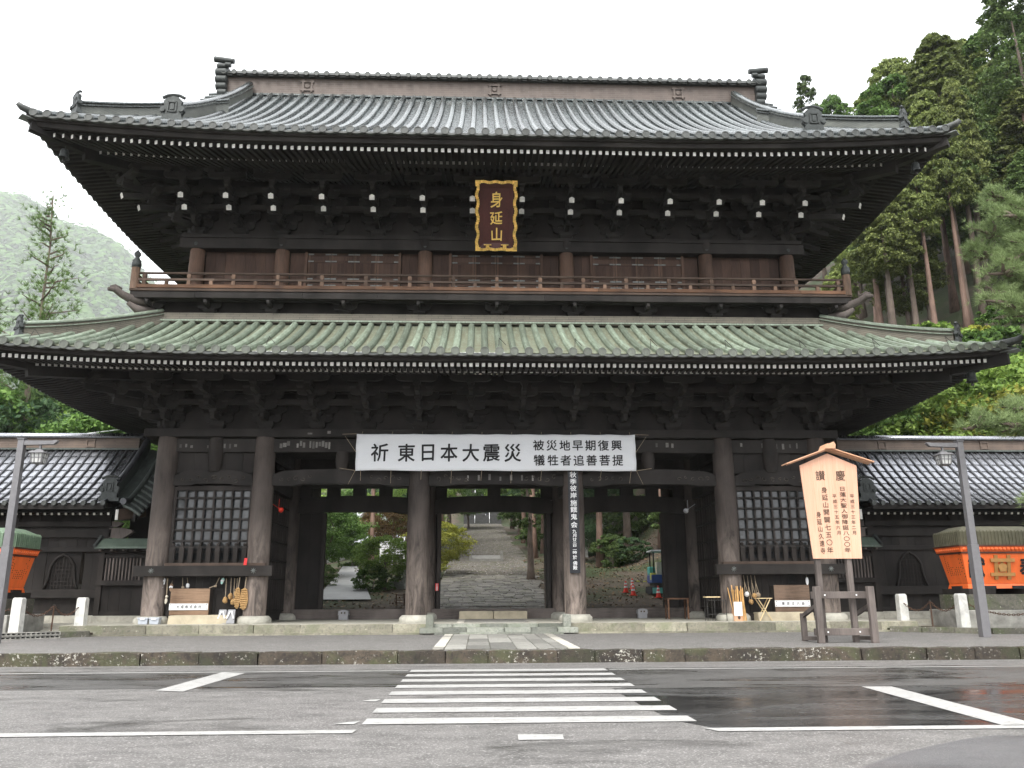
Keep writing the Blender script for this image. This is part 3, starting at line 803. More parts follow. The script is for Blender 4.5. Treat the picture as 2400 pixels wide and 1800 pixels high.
for s in (-1, 1):
    for y in (YF, YF+2.4, YM, YM+2.3): bracket_set(TR((GXC+s*12.14, y, 7.56), s*pi/2), .36)
    for y in (YU, YU+2.1, YU+4.2, YU+6.3): bracket_set(TR((GXC+s*11.95, y, ZU), s*pi/2), .37, True)
    for (xx, yy, zz) in ((12.14, YF, 7.56), (11.95, YU, ZU)):   # diagonal corner sets
        bracket_set(TR((GXC+s*xx, yy, zz), s*pi/4) @ SC(1, 1.35, 1), .36, zz > 10)
# purlins carried by the bracket steps
for (x1, y0, z0, lev, ym) in ((12.14, YF-.05, 7.56, .36, 41.), (11.95, YU-.05, ZU, .37, 40.5)):
    for st in range(4):
        d = .75*st; z = z0+.28+max(st-0, 1)*lev+.16 if st < 3 else z0+.28+3*lev+.38
        if st == 0: z = z0+.28+2*lev+.40
        hw = .09 if st < 3 else .13
        beam('purlin', -x1-d-.5, x1+d+.5, y0-d-hw, y0-d+hw, z, z+.2, 'wood_x', bev=0)
        for s in (-1, 1): G('purlin', MB().bx(GXC+s*(x1+d)-hw, GXC+s*(x1+d)+hw, y0-d+.2, ym, z+.003, z+.203), 'wood_y')
    # boarded wall behind the brackets
    beam('bracket_wall', -x1, x1, y0+.02, y0+.1, z0, z0+2.2, 'wood_x', bev=0)
    for s in (-1, 1): G('bracket_wall', MB().bx(GXC+s*x1-.04, GXC+s*x1+.04, y0+.1, ym, z0, z0+2.2), 'wood_y')
# ------------------------------------------------------------------ roofs
def sweep(mb, path, prof, mi=0, closed=True):
    """path: points; prof: (lateral, up) ring"""
    n = len(prof); vs = []
    for i, p in enumerate(path):
        p = Vector(p); a = Vector(path[max(0, i-1)]); b = Vector(path[min(len(path)-1, i+1)])
        d = b-a; h = Vector((d.x, d.y, 0)); h.normalize(); lat = Vector((h.y, -h.x, 0))
        for l, u in prof: vs.append(tuple(p + lat*l + Vector((0, 0, u))))
    fs = []
    for i in range(len(path)-1):
        for k in range(n if closed else n-1): fs.append((i*n+k, i*n+(k+1) % n, (i+1)*n+(k+1) % n, (i+1)*n+k))
    if closed: fs.append(tuple(range(n-1, -1, -1))); fs.append(tuple(range((len(path)-1)*n, len(path)*n)))
    mb.add(vs, fs, mi); return mb
def rings(n, r, zc=0): return [(r*cos(2*pi*k/n), zc+r*sin(2*pi*k/n)) for k in range(n)]
disc_g = MB().disc((0, 0, 0), .142, .16, 16).mesh('eave_disc', MAT['cop_eave_g'])
disc_me = MB().disc((0, 0, 0), .142, .16, 16).mesh('eave_disc', MAT['cop_eave'])
pl = MB()
for k in range(8):
    a, b = -.24+.06*k, -.24+.06*(k+1)
    sg = lambda x: -.055*(1-(x/.24)**2)
    pl.hexa([(a, 0, sg(a)-.075), (b, 0, sg(b)-.075), (b, .12, sg(b)-.075), (a, .12, sg(a)-.075), (a, 0, sg(a)), (b, 0, sg(b)), (b, .12, sg(b)), (a, .12, sg(a))])
pan_me = pl.mesh('eave_pan', MAT['cop_eave'])
def raft_mesh(name, L, w, h, white):
    m = MB(); m.bx(-w/2, w/2, 0, L, -h/2, h/2); m.m[2] = 1
    return m.mesh(name, [MAT['wood_y'], MAT[white]])
def onigawara(par, M, s=1., mat='bronze_dark'):
    """shield shaped end tile seen from the front: face plate, crest, curls, stud panel"""
    m = MB()
    p = [(-.34, 0), (-.30, .22), (-.40, .34), (-.38, .5), (-.27, .55), (-.3, .72), (-.18, .84), (0, .9), (.18, .84), (.3, .72), (.27, .55), (.38, .5), (.40, .34), (.30, .22), (.34, 0)]
    m.prism([(a*s, b*s) for a, b in p[::-1]], 'y', 0, .12*s)
    for x in (-.3, .3): m.tube([(x*s, -.05*s, .38*s), (x*s, .14*s, .38*s)], .085*s, 10)
    for a, b, c, d in ((-.13, .13, .3, .34), (-.13, .13, .64, .68), (-.15, -.11, .3, .68), (.11, .15, .3, .68), (-.06, .06, .38, .6)): m.bx(a*s, b*s, -.035*s, .0, c*s, d*s)
    m.tube([(-.36*s, .05*s, .84*s), (-.2*s, .05*s, .93*s), (0, .05*s, .96*s), (.2*s, .05*s, .93*s), (.36*s, .05*s, .84*s)], .055*s, 6)
    m.bx(-.42*s, .42*s, -.04*s, .16*s, -.08*s, .06*s)
    return obj('ridge_end_tile', m, MAT[mat], par, M)
def temple_roof(name, X, Yf, zE, D, prof, lift, cfg):
    H = 36-Yf
    c0 = cfg['c0']
    roof = G(name, MB().bx(GXC-X+4.5, GXC+X-4.5, Yf+4.4, 72-Yf-4.4, zE-.1, zE+.35), 'wood_x')
    def lf(c, d): return lift*max(0, 1-c/c0)**2.1*max(0, 1-d/6.5)**1.3
    def zt(t, d, half): return zE + prof(d) + lf(half-abs(t), d)
    def S(side, t, d):
        if side == 'F': return (GXC+t, Yf+d)
        if side == 'R': return (GXC+X-d, 36+t)
        return (GXC-X+d, 36-t)
    hd = cfg['hip']     # depth at which the hip stops
    sp = .478; n = int((X-.25)/sp); mats = cfg['mats']
    ribs = [(i)*sp for i in range(-n, n+1)] if cfg['odd'] else [(i+.5)*sp for i in range(-n, n)]
    def dmax(x):
        return D if abs(x) <= X-hd else max(.05, X-abs(x))
    # tiled sheet with sagging pans
    cols = []
    for x in ribs:
        for q, sg in ((-.5, -.05), (-.25, -.035), (0, 0), (.25, -.035)): cols.append((x+q*sp, sg))
    cols = [(-X, 0)] + [c for c in cols if abs(c[0]) < X-.03] + [(X, 0)]
    nr = 18; m = MB()
    def fn(i, j):
        x, sg = cols[i]; d = dmax(x)*j/(nr-1)
        return (GXC+x, Yf+d, zt(x, d, X)+sg*(1 if d < dmax(x)-.1 else .3))
    m.grid(len(cols), nr, fn)
    G('roof_sheet', m, mats[0], roof, smooth=True)
    # side and back slopes
    m = MB()
    for side in 'LR':
        m.grid(25, 12, lambda i, j: (lambda d: (lambda t: (*S(side, t, d), zt(t, d, H)))((-1+2*i/24)*(H-d)))(hd*j/11))
    m.grid(2, 2, lambda i, j: (GXC+(-1 if i == 0 else 1)*(X if j == 0 else X-hd), (72-Yf) if j == 0 else 72-Yf-D, zE if j == 0 else zE+prof(D)))
    G('roof_slope', m, mats[0], roof)
    # raised ribs, one object each, lapped like cover tiles
    for x in ribs:
        dm = dmax(x)-.02
        if dm < .25: continue
        pts = []; rr = []; d = -.07
        while d < dm-.05:
            e = min(d+.44, dm)
            for q, r in ((d, .116), (d+.02, .122), (e-.004, .115)):
                pts.append((GXC+x, Yf+q, zt(x, max(q, 0), X)+.028+(q if q < 0 else 0)*.5)); rr.append(r)
            d = e
        m = MB().tube(pts, rr, 9, False)
        G('tile_rib', m, mats[1], roof, smooth=True, auto=35)
    for x in ribs:
        G('eave_disc', disc_g if 'green' in mats[0] else disc_me, None, roof, M=T((GXC+x, Yf-.12, zt(x, 0, X)-.01)) @ Matrix.Rotation(R.uniform(0, 6), 4, 'Y'))
        if abs(x+sp/2) < X-.2: G('eave_pan', pan_me, None, roof, M=T((GXC+x+sp/2, Yf-.10, zt(x+sp/2, 0, X)-.045)))
    m = MB()
    nS = int((H-.25)/sp)
    for side in 'LR':
        for i in range(-nS, nS+1):
            t = i*sp; x, y = S(side, t, -.08); z = zt(t, 0, H)
            pt = [(*S(side, t, -.1), z), (*S(side, t, .35), zt(t, .35, H)+.02)]
            m.tube(pt, .135, 10)
            pt = [(*S(side, t+sp/2, -.06), z-.07), (*S(side, t+sp/2, .35), z)]
            m.tube(pt, .13, 6)
    tag(G('side_eave_tiles', m, 'cop_eave', roof), kind='stuff')
    # eave boards
    for (d0, d1, za, zb, nm) in cfg['boards']:
        for side in 'FLR':
            half = X if side == 'F' else H
            m = MB(); N = 48; vs = []
            for i in range(N+1):
                for (d, z) in ((d0, za), (d1, za), (d1, zb), (d0+.03, zb)):
                    t = (-1+2*i/N)*(half-d); x, y = S(side, t, d); vs.append((x, y, zE+z+lf(half-abs(t), d)))
            fs = [(4*i+(k+1) % 4, 4*i+k, 4*(i+1)+k, 4*(i+1)+(k+1) % 4) for i in range(N) for k in range(4)] + [(0, 1, 2, 3), (4*N+3, 4*N+2, 4*N+1, 4*N)]
            m.add(vs, fs); G(nm, m, 'wood_x' if side == 'F' else 'wood_y', roof)
    # soffit boards above the rafters
    (f0, fz, fs_), (b0, bz, bs_) = cfg['fly'], cfg['base']
    m = MB()
    for side in 'FLR':
        half = X if side == 'F' else H
        for (da, db, z0, sl) in ((f0-.1, b0+.15, fz+.085, fs_), (b0, 5.3, bz+.085, bs_)):
            m.grid(49, 6, lambda i, j: (lambda d: (lambda t: (*S(side, t, d), z0+sl*(d-da)+lf(half-abs(t), d)*.92))((-1+2*i/48)*(half-d)))(da+(db-da)*j/5))
    G('soffit', m, 'wood_blk', roof)
    # rafters with white painted ends
    def put(nm, d0, z0, sl, Lmax, spc, fan, mesh, w):
        x = spc(0)/2; side_mb = MB()
        xsL = []
        while x < X-d0-.25: xsL.append(x); x += spc(x)
        for xx in xsL:
            for s in (-1, 1):
                t = s*xx; yaw = -s*fan*(xx/X)**1.7
                L = min(Lmax, (X-d0-xx)*1.0+.05)
                k = min(len(mesh)-1, int(L/Lmax*len(mesh)))
                G(nm, mesh[k], None, roof, M=T((GXC+t, Yf+d0, z0+lf(X-xx, d0)*.95+R.uniform(-.004, .004))) @ Matrix.Rotation(-yaw, 4, 'Z') @ Matrix.Rotation(math.atan(sl), 4, 'X'))
        t = -H+d0+.3
        while t < H-d0-.3:
            for side, sg in (('L', -1), ('R', 1)):
                a = (*S(side, t, d0), z0+lf(H-abs(t), d0)*.95); L = min(Lmax, H-d0-abs(t)+.05)
                b = (*S(side, t, d0+L), z0+sl*L+lf(H-abs(t), d0)*.95)
                b0_ = len(side_mb.f); side_mb.bar(a, b, w, w*1.2); side_mb.m[b0_+2] = 1
            t += .26
        tag(G(nm+'_row', side_mb, [MAT['wood_y'], MAT['white_end_dim']], roof), kind='stuff')
    for nm, key, L, wh in (('flying_rafter', 'fly', 1.35, 'white_end'), ('base_rafter', 'base', 3.6, 'white_end_dim')):
        d0, z0, sl = cfg[key]; ww, hh = cfg['rs']
        meshes = [raft_mesh(nm, L*(k+1)/6, ww, hh, wh) for k in range(6)]
        put(nm, d0, z0, sl, L, cfg['spc_'+key], cfg['fan'], meshes, ww)
    # corner rafters
    for s in (-1, 1):
        a = (GXC+s*(X-.15), Yf+.15, zE-.42+lift*.95); b = (GXC+s*(X-5.2), Yf+5.2, bz+bs_*(5.2-b0)-.1)
        mid = (GXC+s*(X-1.7), Yf+1.7, cfg['base'][1]-.05+lf(1.7, 1.7))
        m = MB(); m.bar(a, mid, .26, .34); m.bar((mid[0]+s*.25, mid[1]-.25, mid[2]-.16), b, .30, .42); G('corner_rafter', m, 'wood_blk', roof)
        m = MB(); m.bar((a[0]+s*.25, a[1]-.25, a[2]+.24), (a[0]-s*.5, a[1]+.5, a[2]+.20), .42, .035); G('rafter_cover', m, 'bronze', roof)
        # upturned corner tile
        c = (GXC+s*X, Yf, zE+lift)
        m = MB(); m.tube([(c[0]-s*.75, c[1]+.75, c[2]+.12), (c[0]-s*.2, c[1]+.2, c[2]+.10), (c[0]+s*.10, c[1]-.10, c[2]+.15), (c[0]+s*.20, c[1]-.20, c[2]+.24)], [.15, .14, .12, .08], 8)
        G('corner_tile', m, 'cop_eave', roof, smooth=True)
    return roof, zt, lf
# upper roof
XU, YFU, ZEU, DU = 16.58, 26.8, 17.52, 8.75
prU = lambda d: .64*d + .0183*d*d
roofU, ztU, lfU = temple_roof('upper_roof', XU, YFU, ZEU, DU, prU, .48, dict(c0=10.5, hip=4.75, odd=True, mats=('cop_up', 'cop_up_rib'),
    boards=((.02, .24, -.045, -.22, 'eave_board'), (.16, .36, -.222, -.37, 'eave_board')), fly=(.42, 17.03, .10), base=(1.6, 17.20, .20),
    spc_fly=lambda x: .236+.09*(x/16.8)**2, spc_base=lambda x: .222+.085*(x/16.8)**2, fan=.60, rs=(.115, .145)))
# lower roof
XL, YFL, ZEL, DL = 17.2, 26.2, 9.22, 4.5
prL = lambda d: .41*d + .0245*d*d
roofL, ztL, lfL = temple_roof('lower_roof', XL, YFL, ZEL, DL, prL, .36, dict(c0=9.0, hip=4.5, odd=True, mats=('cop_green', 'cop_green_rib'),
    boards=((.02, .22, -.045, -.16, 'eave_board'), (.14, .34, -.162, -.25, 'eave_board')), fly=(.40, 8.88, .10), base=(1.4, 8.945, .22),
    spc_fly=lambda x: .206, spc_base=lambda x: .204, fan=0., rs=(.11, .125)))
# lower roof: ridge band against the balcony, hip ridges
m = MB(); m.bx(GXC-XL+DL-.1, GXC+XL-DL+.1, YFL+DL-.12, YFL+DL+.12, ZEL+prL(DL)+.02, ZEL+prL(DL)+.40); G('ridge_band', m, 'band_dull', roofL)
m = MB(); m.bx(GXC-XL+DL, GXC+XL-DL, YFL+DL-.19, YFL+DL-.121, ZEL+prL(DL)+.06, ZEL+prL(DL)+.12); G('ridge_band_trim', m, 'cop_green_rib', roofL)
def hip_ridge(roof, s, X, Yf, zt, d0, d1, h, mats, cap=.1, wid=.17):
    path = []; N = 16
    for i in range(N+1):
        d = d0+(d1-d0)*i/N; path.append((GXC+s*(X-d), Yf+d, zt(X-d, d, X)+.03))
    m = sweep(MB(), path, [(-wid, -.1), (wid, -.1), (wid*.8, h), (-wid*.8, h)]); r = G('hip_ridge', m, mats[0], roof)
    m = sweep(MB(), [(p[0], p[1], p[2]+h+.03) for p in path], [(l*1.5, u) for l, u in rings(8, cap)]); G('ridge_cap', m, mats[1], roof, smooth=True)
    for q in (.03, -.09):
        m = sweep(MB(), [(p[0], p[1], p[2]+h-.05+q) for p in path], [(-wid-.05, 0), (wid+.05, 0), (wid+.05, .03), (-wid-.05, .03)]); G('ridge_trim', m, mats[1], roof)
    return path
for s in (-1, 1):
    p = hip_ridge(roofL, s, XL, YFL, ztL, 1.25, DL, .42, ('band_dull', 'cop_green_rib'))
    onigawara(roofL, T((p[0][0]+s*.12, p[0][1]-.12, p[0][2])) @ Matrix.Rotation(s*pi/4, 4, 'Z'), .75)
    p = hip_ridge(roofU, s, XU, YFU, ztU, 1.2, 5.2, .50, ('band_grey', 'cop_up_rib'))
    onigawara(roofU, T((p[0][0]+s*.12, p[0][1]-.12, p[0][2])) @ Matrix.Rotation(s*pi/4, 4, 'Z'), .95)
    # descending gable ridge with its end tile
    path = []
    for i in range(17):
        d = DU-.2-(DU-.2-1.75)*i/16; xx = 11.55+.65*(i/16)**1.5
        path.append((GXC+s*xx, YFU+d, ztU(xx, d, XU)+.03))
    h = .58
    m = sweep(MB(), path, [(-.2, -.12), (.2, -.12), (.16, h), (-.16, h)]); G('gable_ridge', m, 'band_grey', roofU)
    m = sweep(MB(), [(p[0], p[1], p[2]+h+.05) for p in path], [(l*1.5, u) for l, u in rings(8, .12)]); G('ridge_cap', m, 'cop_up_rib', roofU, smooth=True)
    m = sweep(MB(), [(p[0], p[1], p[2]+h-.08) for p in path], [(-.24, 0), (.24, 0), (.24, .035), (-.24, .035)]); G('ridge_trim', m, 'cop_up_rib', roofU)
    m = sweep(MB(), [(p[0]+s*.30, p[1], p[2]+.1) for p in path], rings(8, .12)); G('verge_rib', m, 'cop_up_rib', roofU, smooth=True)
    e = path[-1]; onigawara(roofU, T((e[0], e[1]-.12, e[2]-.05)), 1.15)
    # gable verge outside the ridge, barge board and gable wall
    m = MB(); vs = []
    for i in range(13):
        d = 4.2+(DU-4.2)*i/12; z = ZEU+prU(d)+.10
        vs += [(GXC+s*12.05, YFU+d, z), (GXC+s*13.25, YFU+d, z-.10)]
    m.add(vs, [(2*i, 2*i+1, 2*i+3, 2*i+2) for i in range(12)]); G('verge_sheet', m, 'cop_up', roofU)
    m = sweep(MB(), [(GXC+s*13.2, YFU+4.2+(DU-4.2)*i/12, ZEU+prU(4.2+(DU-4.2)*i/12)) for i in range(13)], [(-.06, -.45), (.06, -.45), (.06, .05), (-.06, .05)]); G('barge_board', m, 'wood_y', roofU)
    for k in range(9):
        d = 4.5+k*.5; z = ZEU+prU(d)+.12
        m = MB().tube([(GXC+s*12.2, YFU+d, z), (GXC+s*13.35, YFU+d, z-.12)], .11, 8); G('verge_rib', m, 'cop_up_rib', roofU, smooth=True, auto=40)
    m = MB().add([(GXC+s*12.3, YFU+4.6, ZEU+prU(4.6)-.2), (GXC+s*12.3, 36, ZEU+prU(DU)), (GXC+s*12.3, 72-YFU-4.6, ZEU+prU(4.6)-.2)], [(0, 1, 2)]); G('gable_wall', m, 'wood_z', roofU)
# main ridge
zR = ZEU+prU(DU)-.05
m = MB().bx(GXC-13.0, GXC+13.0, 35.52, 36.48, zR-.4, zR+.96); ridge = G('main_ridge', m, 'band_brown', roofU)
m = MB().bx(GXC-12.6, GXC+12.6, 35.40, 36.5, zR-.02, zR+.06); G('ridge_trim', m, 'cop_up_rib', roofU)
m = MB().bx(GXC-13.0, GXC+13.0, 35.34, 36.66, zR+.962, zR+1.03); G('ridge_trim', m, 'cop_eave', roofU)
m = MB(); m.prism([(35.28, zR+1.03), (36.70, zR+1.03), (36.6, zR+1.22), (36.0, zR+1.36), (35.38, zR+1.22)], 'x', GXC-13.05, GXC+13.05); G('ridge_cap', m, 'cop_eave', roofU)
sd_me = MB().disc((0, 0, 0), .125, .2, 12).mesh('ridge_disc', MAT['cop_eave'])
for i in range(54): G('ridge_disc', sd_me, None, roofU, M=T((GXC-12.75+i*.4811, 35.17, zR+1.05)))
for x in (-8.87, 0, 8.87):
    m = MB(); c = (GXC+x, 35.50, zR+.55)
    for dx in (-.20, .20): m.bx(c[0]+dx-.045, c[0]+dx+.045, c[1]-.04, c[1]+.02, c[2]-.33, c[2]+.33)
    for dz in (-.22, .22): m.bx(c[0]-.31, c[0]+.31, c[1]-.045, c[1]+.02, c[2]+dz-.045, c[2]+dz+.045)
    m.lathe([(.13, -.02), (.11, .02), (.02, .03)], (0, 0, 0), 10)
    k0 = len(m.v)-30
    for i in range(k0, len(m.v)): a = m.v[i]; m.v[i] = (c[0]+a[0], c[1]-a[2]-.01, c[2]+a[1])
    G('ridge_emblem', m, 'band_brown', roofU)
for s in (-1, 1):   # stacked scroll finials
    m = MB(); x = GXC+s*12.75
    for k, (zz, rr, L, off) in enumerate(((-.02, .20, .45, .02), (.33, .19, .5, .10), (.70, .20, .55, .12), (1.08, .20, .55, .14), (1.42, .14, .5, .12))):
        xc_ = x+s*off
        m.tube([(xc_-L*.5, 35.35, zR+zz), (xc_-L*.42, 35.35, zR+zz), (xc_+L*.42, 35.35, zR+zz), (xc_+L*.5, 35.35, zR+zz)], [rr*.75, rr, rr, rr*.7], 12)
    m.bx(x-.12, x+.32*s if s > 0 else x+.12, 35.4, 36.6, zR-.5, zR+1.5) if s > 0 else m.bx(x-.32, x+.12, 35.4, 36.6, zR-.5, zR+1.5)
    m.tube([(x-s*.42, 35.3, zR+1.66), (x+s*.50, 35.3, zR+1.76)], [.13, .15], 10)
    m.tube([(x-s*.30, 35.25, zR+1.42), (x-s*.05, 35.25, zR+1.44)], .12, 10)
    G('ridge_finial', m, 'bronze_dark', roofU, smooth=True, auto=40)
# wind bells at the eave corners
def bell(x, y, z, lab, s=1.):
    t = thing('wind_bell', (x, y, z-.55*s), lab, 'wind bell', 'bronze wind bells under the eave corners')
    m = MB().lathe([(.03, .36), (.11, .34), (.14, .28), (.145, .12), (.165, .05), (.20, 0), (.17, .01), (.12, .25)], (x, y, z-.55*s), 12, caps=False); obj('bell_body', m, MAT['bronze_dark'], t, smooth=True)
    obj('hanger', MB().tube([(x, y, z), (x, y, z-.22*s)], .015, 5), MAT['iron'], t)
    obj('clapper', MB().tube([(x, y, z-.5*s), (x, y, z-.68*s)], [.02, .06], 6), MAT['iron'], t)
bell(GXC-XU+1.0, YFU+1.0, 17.35, 'bronze wind bell hanging under the left corner of the top roof')
bell(GXC+XU-1.0, YFU+1.0, 17.35, 'bronze wind bell hanging under the right corner of the top roof')
bell(GXC+XL-1.0, YFL+1.0, 9.1, 'dark bronze wind bell hanging under the right corner of the lower roof')

# ------------------------------------------------------------------ upper storey and balcony
ZB = 12.75; YBAL = 30.2; XB = 13.62
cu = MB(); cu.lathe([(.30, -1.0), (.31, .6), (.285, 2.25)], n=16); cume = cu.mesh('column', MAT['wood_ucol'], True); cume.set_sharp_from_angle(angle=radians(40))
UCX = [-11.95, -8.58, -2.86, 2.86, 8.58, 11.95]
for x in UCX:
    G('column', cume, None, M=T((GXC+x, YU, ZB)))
    G('column_nail', MB().tube([(GXC+x, YU-.33, 15.18), (GXC+x, YU-.22, 15.18)], .07, 8), 'bronze_dark')
for x in UCX[1:-1]:
    m = MB().lathe([(.29, 0), (.33, .18), (.33, .42)], (GXC+x, YU-.02, 15.05), 14); G('column_head', m, 'wood_z', smooth=True, auto=40)
beam('wall_plate', -12.5, 12.5, YU-.34, YU+.34, 15.44, 15.6)
beam('head_rail', -12.6, 12.6, YU-.30, YU+.12, 15.0, 15.43)
for s in (-1, 1): G('head_rail', MB().bx(GXC+s*11.95-.2, GXC+s*11.95+.2, YU+.35, 40.4, 15.003, 15.427), 'wood_y'); G('side_wall', MB().bx(GXC+s*11.95-.05, GXC+s*11.95+.05, YU+.2, 40.4, 12.0, 15.44), 'wood_y')
for a, b, door in ((-11.65, -8.88, 0), (-8.28, -7.7, 0), (-7.62, -3.9, 1), (-3.82, -3.16, 0), (-2.56, -1.9, 0), (-1.84, 1.84, 1), (1.9, 2.56, 0), (3.16, 3.85, 0), (3.9, 7.62, 1), (7.7, 8.28, 0), (8.88, 11.65, 0)):
    if not door: planks(a, b, YU+.12, ZB, 15.0, .42, 'wood_uwall'); continue
    for x in (a-.06, b-.04): beam('door_jamb', x, x+.1, YU-.02, YU+.16, ZB, 15.0, 'wood_ucol', bev=0)
    n = 4; w_ = (b-a-.04)/n
    for i in range(n):
        x0 = a+.06+i*w_; x1 = x0+w_-.02
        leaf = G('door_panel', MB().bx(GXC+x0, GXC+x1, YU+.09, YU+.13, ZB, 14.98), 'wood_uwall')
        for k in range(5):
            G('panel_board', MB().bx(GXC+x0+.10+(w_-.22)*k/5+.004, GXC+x0+.10+(w_-.22)*(k+1)/5-.004, YU+.072+R.uniform(-.004, .004), YU+.09, 13.95, 14.55), 'wood_uwall', leaf)
        for (za, zb) in ((ZB, ZB+.12), (13.55, 13.63), (13.82, 13.92), (14.58, 14.66), (14.86, 14.98)):
            G('door_rail', MB().bx(GXC+x0+.06, GXC+x1-.06, YU+.066, YU+.092, za, zb), 'wood_uwall', leaf)
        for xx in (x0, x1-.07): G('door_stile', MB().bx(GXC+xx, GXC+xx+.07, YU+.06, YU+.094, ZB, 14.98), 'wood_ucol', leaf)
        mm = MB()
        for zz in (13.59, 13.87, 14.62, 14.92):
            for xx, dx in ((x0, .22), (x1, -.22)): mm.bx(GXC+min(xx, xx+dx), GXC+max(xx, xx+dx), YU+.045, YU+.06, zz-.028, zz+.028)
        G('hinge_strap', mm, 'bronze', leaf)
# balcony
m = MB(); m.bx(GXC-XB-.12, GXC+XB+.12, YBAL-.12, YU+.1, ZB-.09, ZB); bal = G('balcony_floor', m, 'wood_rail')
for s in (-1, 1): G('balcony_floor', MB().bx(GXC+s*12.9-.85, GXC+s*12.9+.85, YU+.1, 41.5, ZB-.088, ZB-.002), 'wood_rail')
def seg_beam(nm, x0, x1, y0, y1, z0, z1, mat, step=3.4, par=None):
    x = x0
    while x < x1-.01:
        e = min(x+step*R.uniform(.7, 1.2), x1)
        if x1-e < .8: e = x1
        dz = R.uniform(-.006, .006)
        G(nm, MB().bx(GXC+x, GXC+e-.004, y0, y1, z0+dz, z1+dz), mat, par, bevel=.01); x = e
seg_beam('edge_beam', -XB-.1, XB+.1, YBAL-.08, YBAL+.14, 12.40, 12.655, 'wood_x')
seg_beam('bottom_rail', -XB-.05, XB+.05, YBAL-.10, YBAL+.06, ZB+.03, ZB+.17, 'wood_railo', 4.)
seg_beam('middle_rail', -XB+.05, XB-.05, YBAL-.05, YBAL+.05, ZB+.34, ZB+.43, 'wood_rail', 4.)
m = MB()
G('top_rail', MB().tube([(GXC-XB, YBAL, ZB+.64), (GXC, YBAL, ZB+.64), (GXC+XB, YBAL, ZB+.64)], .05, 8), 'wood_rail')
nP = 32
for i in range(nP+1):
    x = -XB+.35+(2*XB-.7)*i/nP
    if i % 2 == 0:
        m = MB(); m.fr(GXC+x, YBAL, ZB+.16, ZB+.34, .07, .05, .065, .05); m.fr(GXC+x, YBAL, ZB+.43, ZB+.50, .05, .05, .075, .06); m.fr(GXC+x, YBAL, ZB+.50, ZB+.60, .075, .06, .06, .05)
    else:
        m = MB(); m.fr(GXC+x, YBAL, ZB+.16, ZB+.34, .065, .05, .06, .05)
    G('rail_strut', m, 'wood_strut')
for s in (-1, 1):
    x = GXC+s*XB
    G('corner_post', MB().lathe([(.16, -.02), (.155, .85)], (x, YBAL, ZB), 14), 'wood_strut', smooth=True, auto=40)
    G('post_finial', MB().lathe([(.165, .84), (.17, 1.05), (.15, 1.08), (.165, 1.12), (.10, 1.2), (.07, 1.24), (.075, 1.28), (.125, 1.36), (.12, 1.44), (.05, 1.52), (.012, 1.58)], (x, YBAL, ZB), 14), 'bronze_dark', smooth=True)
    G('side_railing', (lambda q: (q.tube([(x, YBAL, ZB+.64), (x, 41, ZB+.64)], .05, 6), q.bx(x-.05, x+.05, YBAL+.2, 41, ZB+.34, ZB+.43), q.bx(x-.07, x+.07, YBAL+.2, 41, ZB+.03, ZB+.17), [q.bx(x-.04, x+.04, YBAL+.8*k, YBAL+.8*k+.08, ZB+.17, ZB+.6) for k in range(1, 13)])[0])(MB()), 'wood_rail')
    # carved beast-nose beam end at the corner
    pts = [(13.1, 30.7, 12.35), (13.7, 30.2, 12.36), (13.95, 29.98, 12.46), (14.15, 29.8, 12.60), (14.32, 29.65, 12.54)]
    m = MB().tube([(GXC+s*a, b, c) for a, b, c in pts], [.17, .18, .15, .13, .07], 8)
    m.tube([(GXC+s*13.95, 29.95, 12.64), (GXC+s*14.15, 29.8, 12.72), (GXC+s*14.28, 29.7, 12.66)], [.06, .07, .03], 6)
    m.tube([(GXC+s*13.0, 30.8, 12.05), (GXC+s*13.5, 30.35, 12.0), (GXC+s*13.75, 30.1, 12.18)], [.15, .17, .08], 8)
    G('beam_nose', m, 'wood_post', smooth=True)
beam('waist_wall', -13.1, 13.1, 30.98, 31.04, 11.5, 12.62, bev=0)
for s in (-1, 1): G('waist_wall', MB().bx(GXC+s*13.1-.03, GXC+s*13.1+.03, 31.04, 41, 11.5, 12.62), 'wood_y')
beam('waist_purlin', -13.3, 13.3, 30.5, 30.66, 12.42, 12.62, bev=0)
for x in (-13.1, -10.94, -8.6, -5.8, -2.98, 0, 2.98, 5.8, 8.6, 10.94, 13.1):
    M0 = TR((GXC+x, 30.9, 11.98))
    r_ = G('balcony_bracket', B_big, None, M=M0 @ SC(.8, .8, .8))
    P_ = lambda me, a, b, c, k=1: G('bracket_arm' if 'arm' in me.name else 'bracket_block', me, None, r_, M=M0 @ T((a, b, c)) @ Matrix.Scale(k, 4))
    P_(A_short, 0, -.18, .18, .85); P_(F[0], 0, -.1, .20, .75); P_(B_sm, 0, -.55, .36, 1.2); P_(B_sm, -.36, -.18, .38); P_(B_sm, .36, -.18, .38)
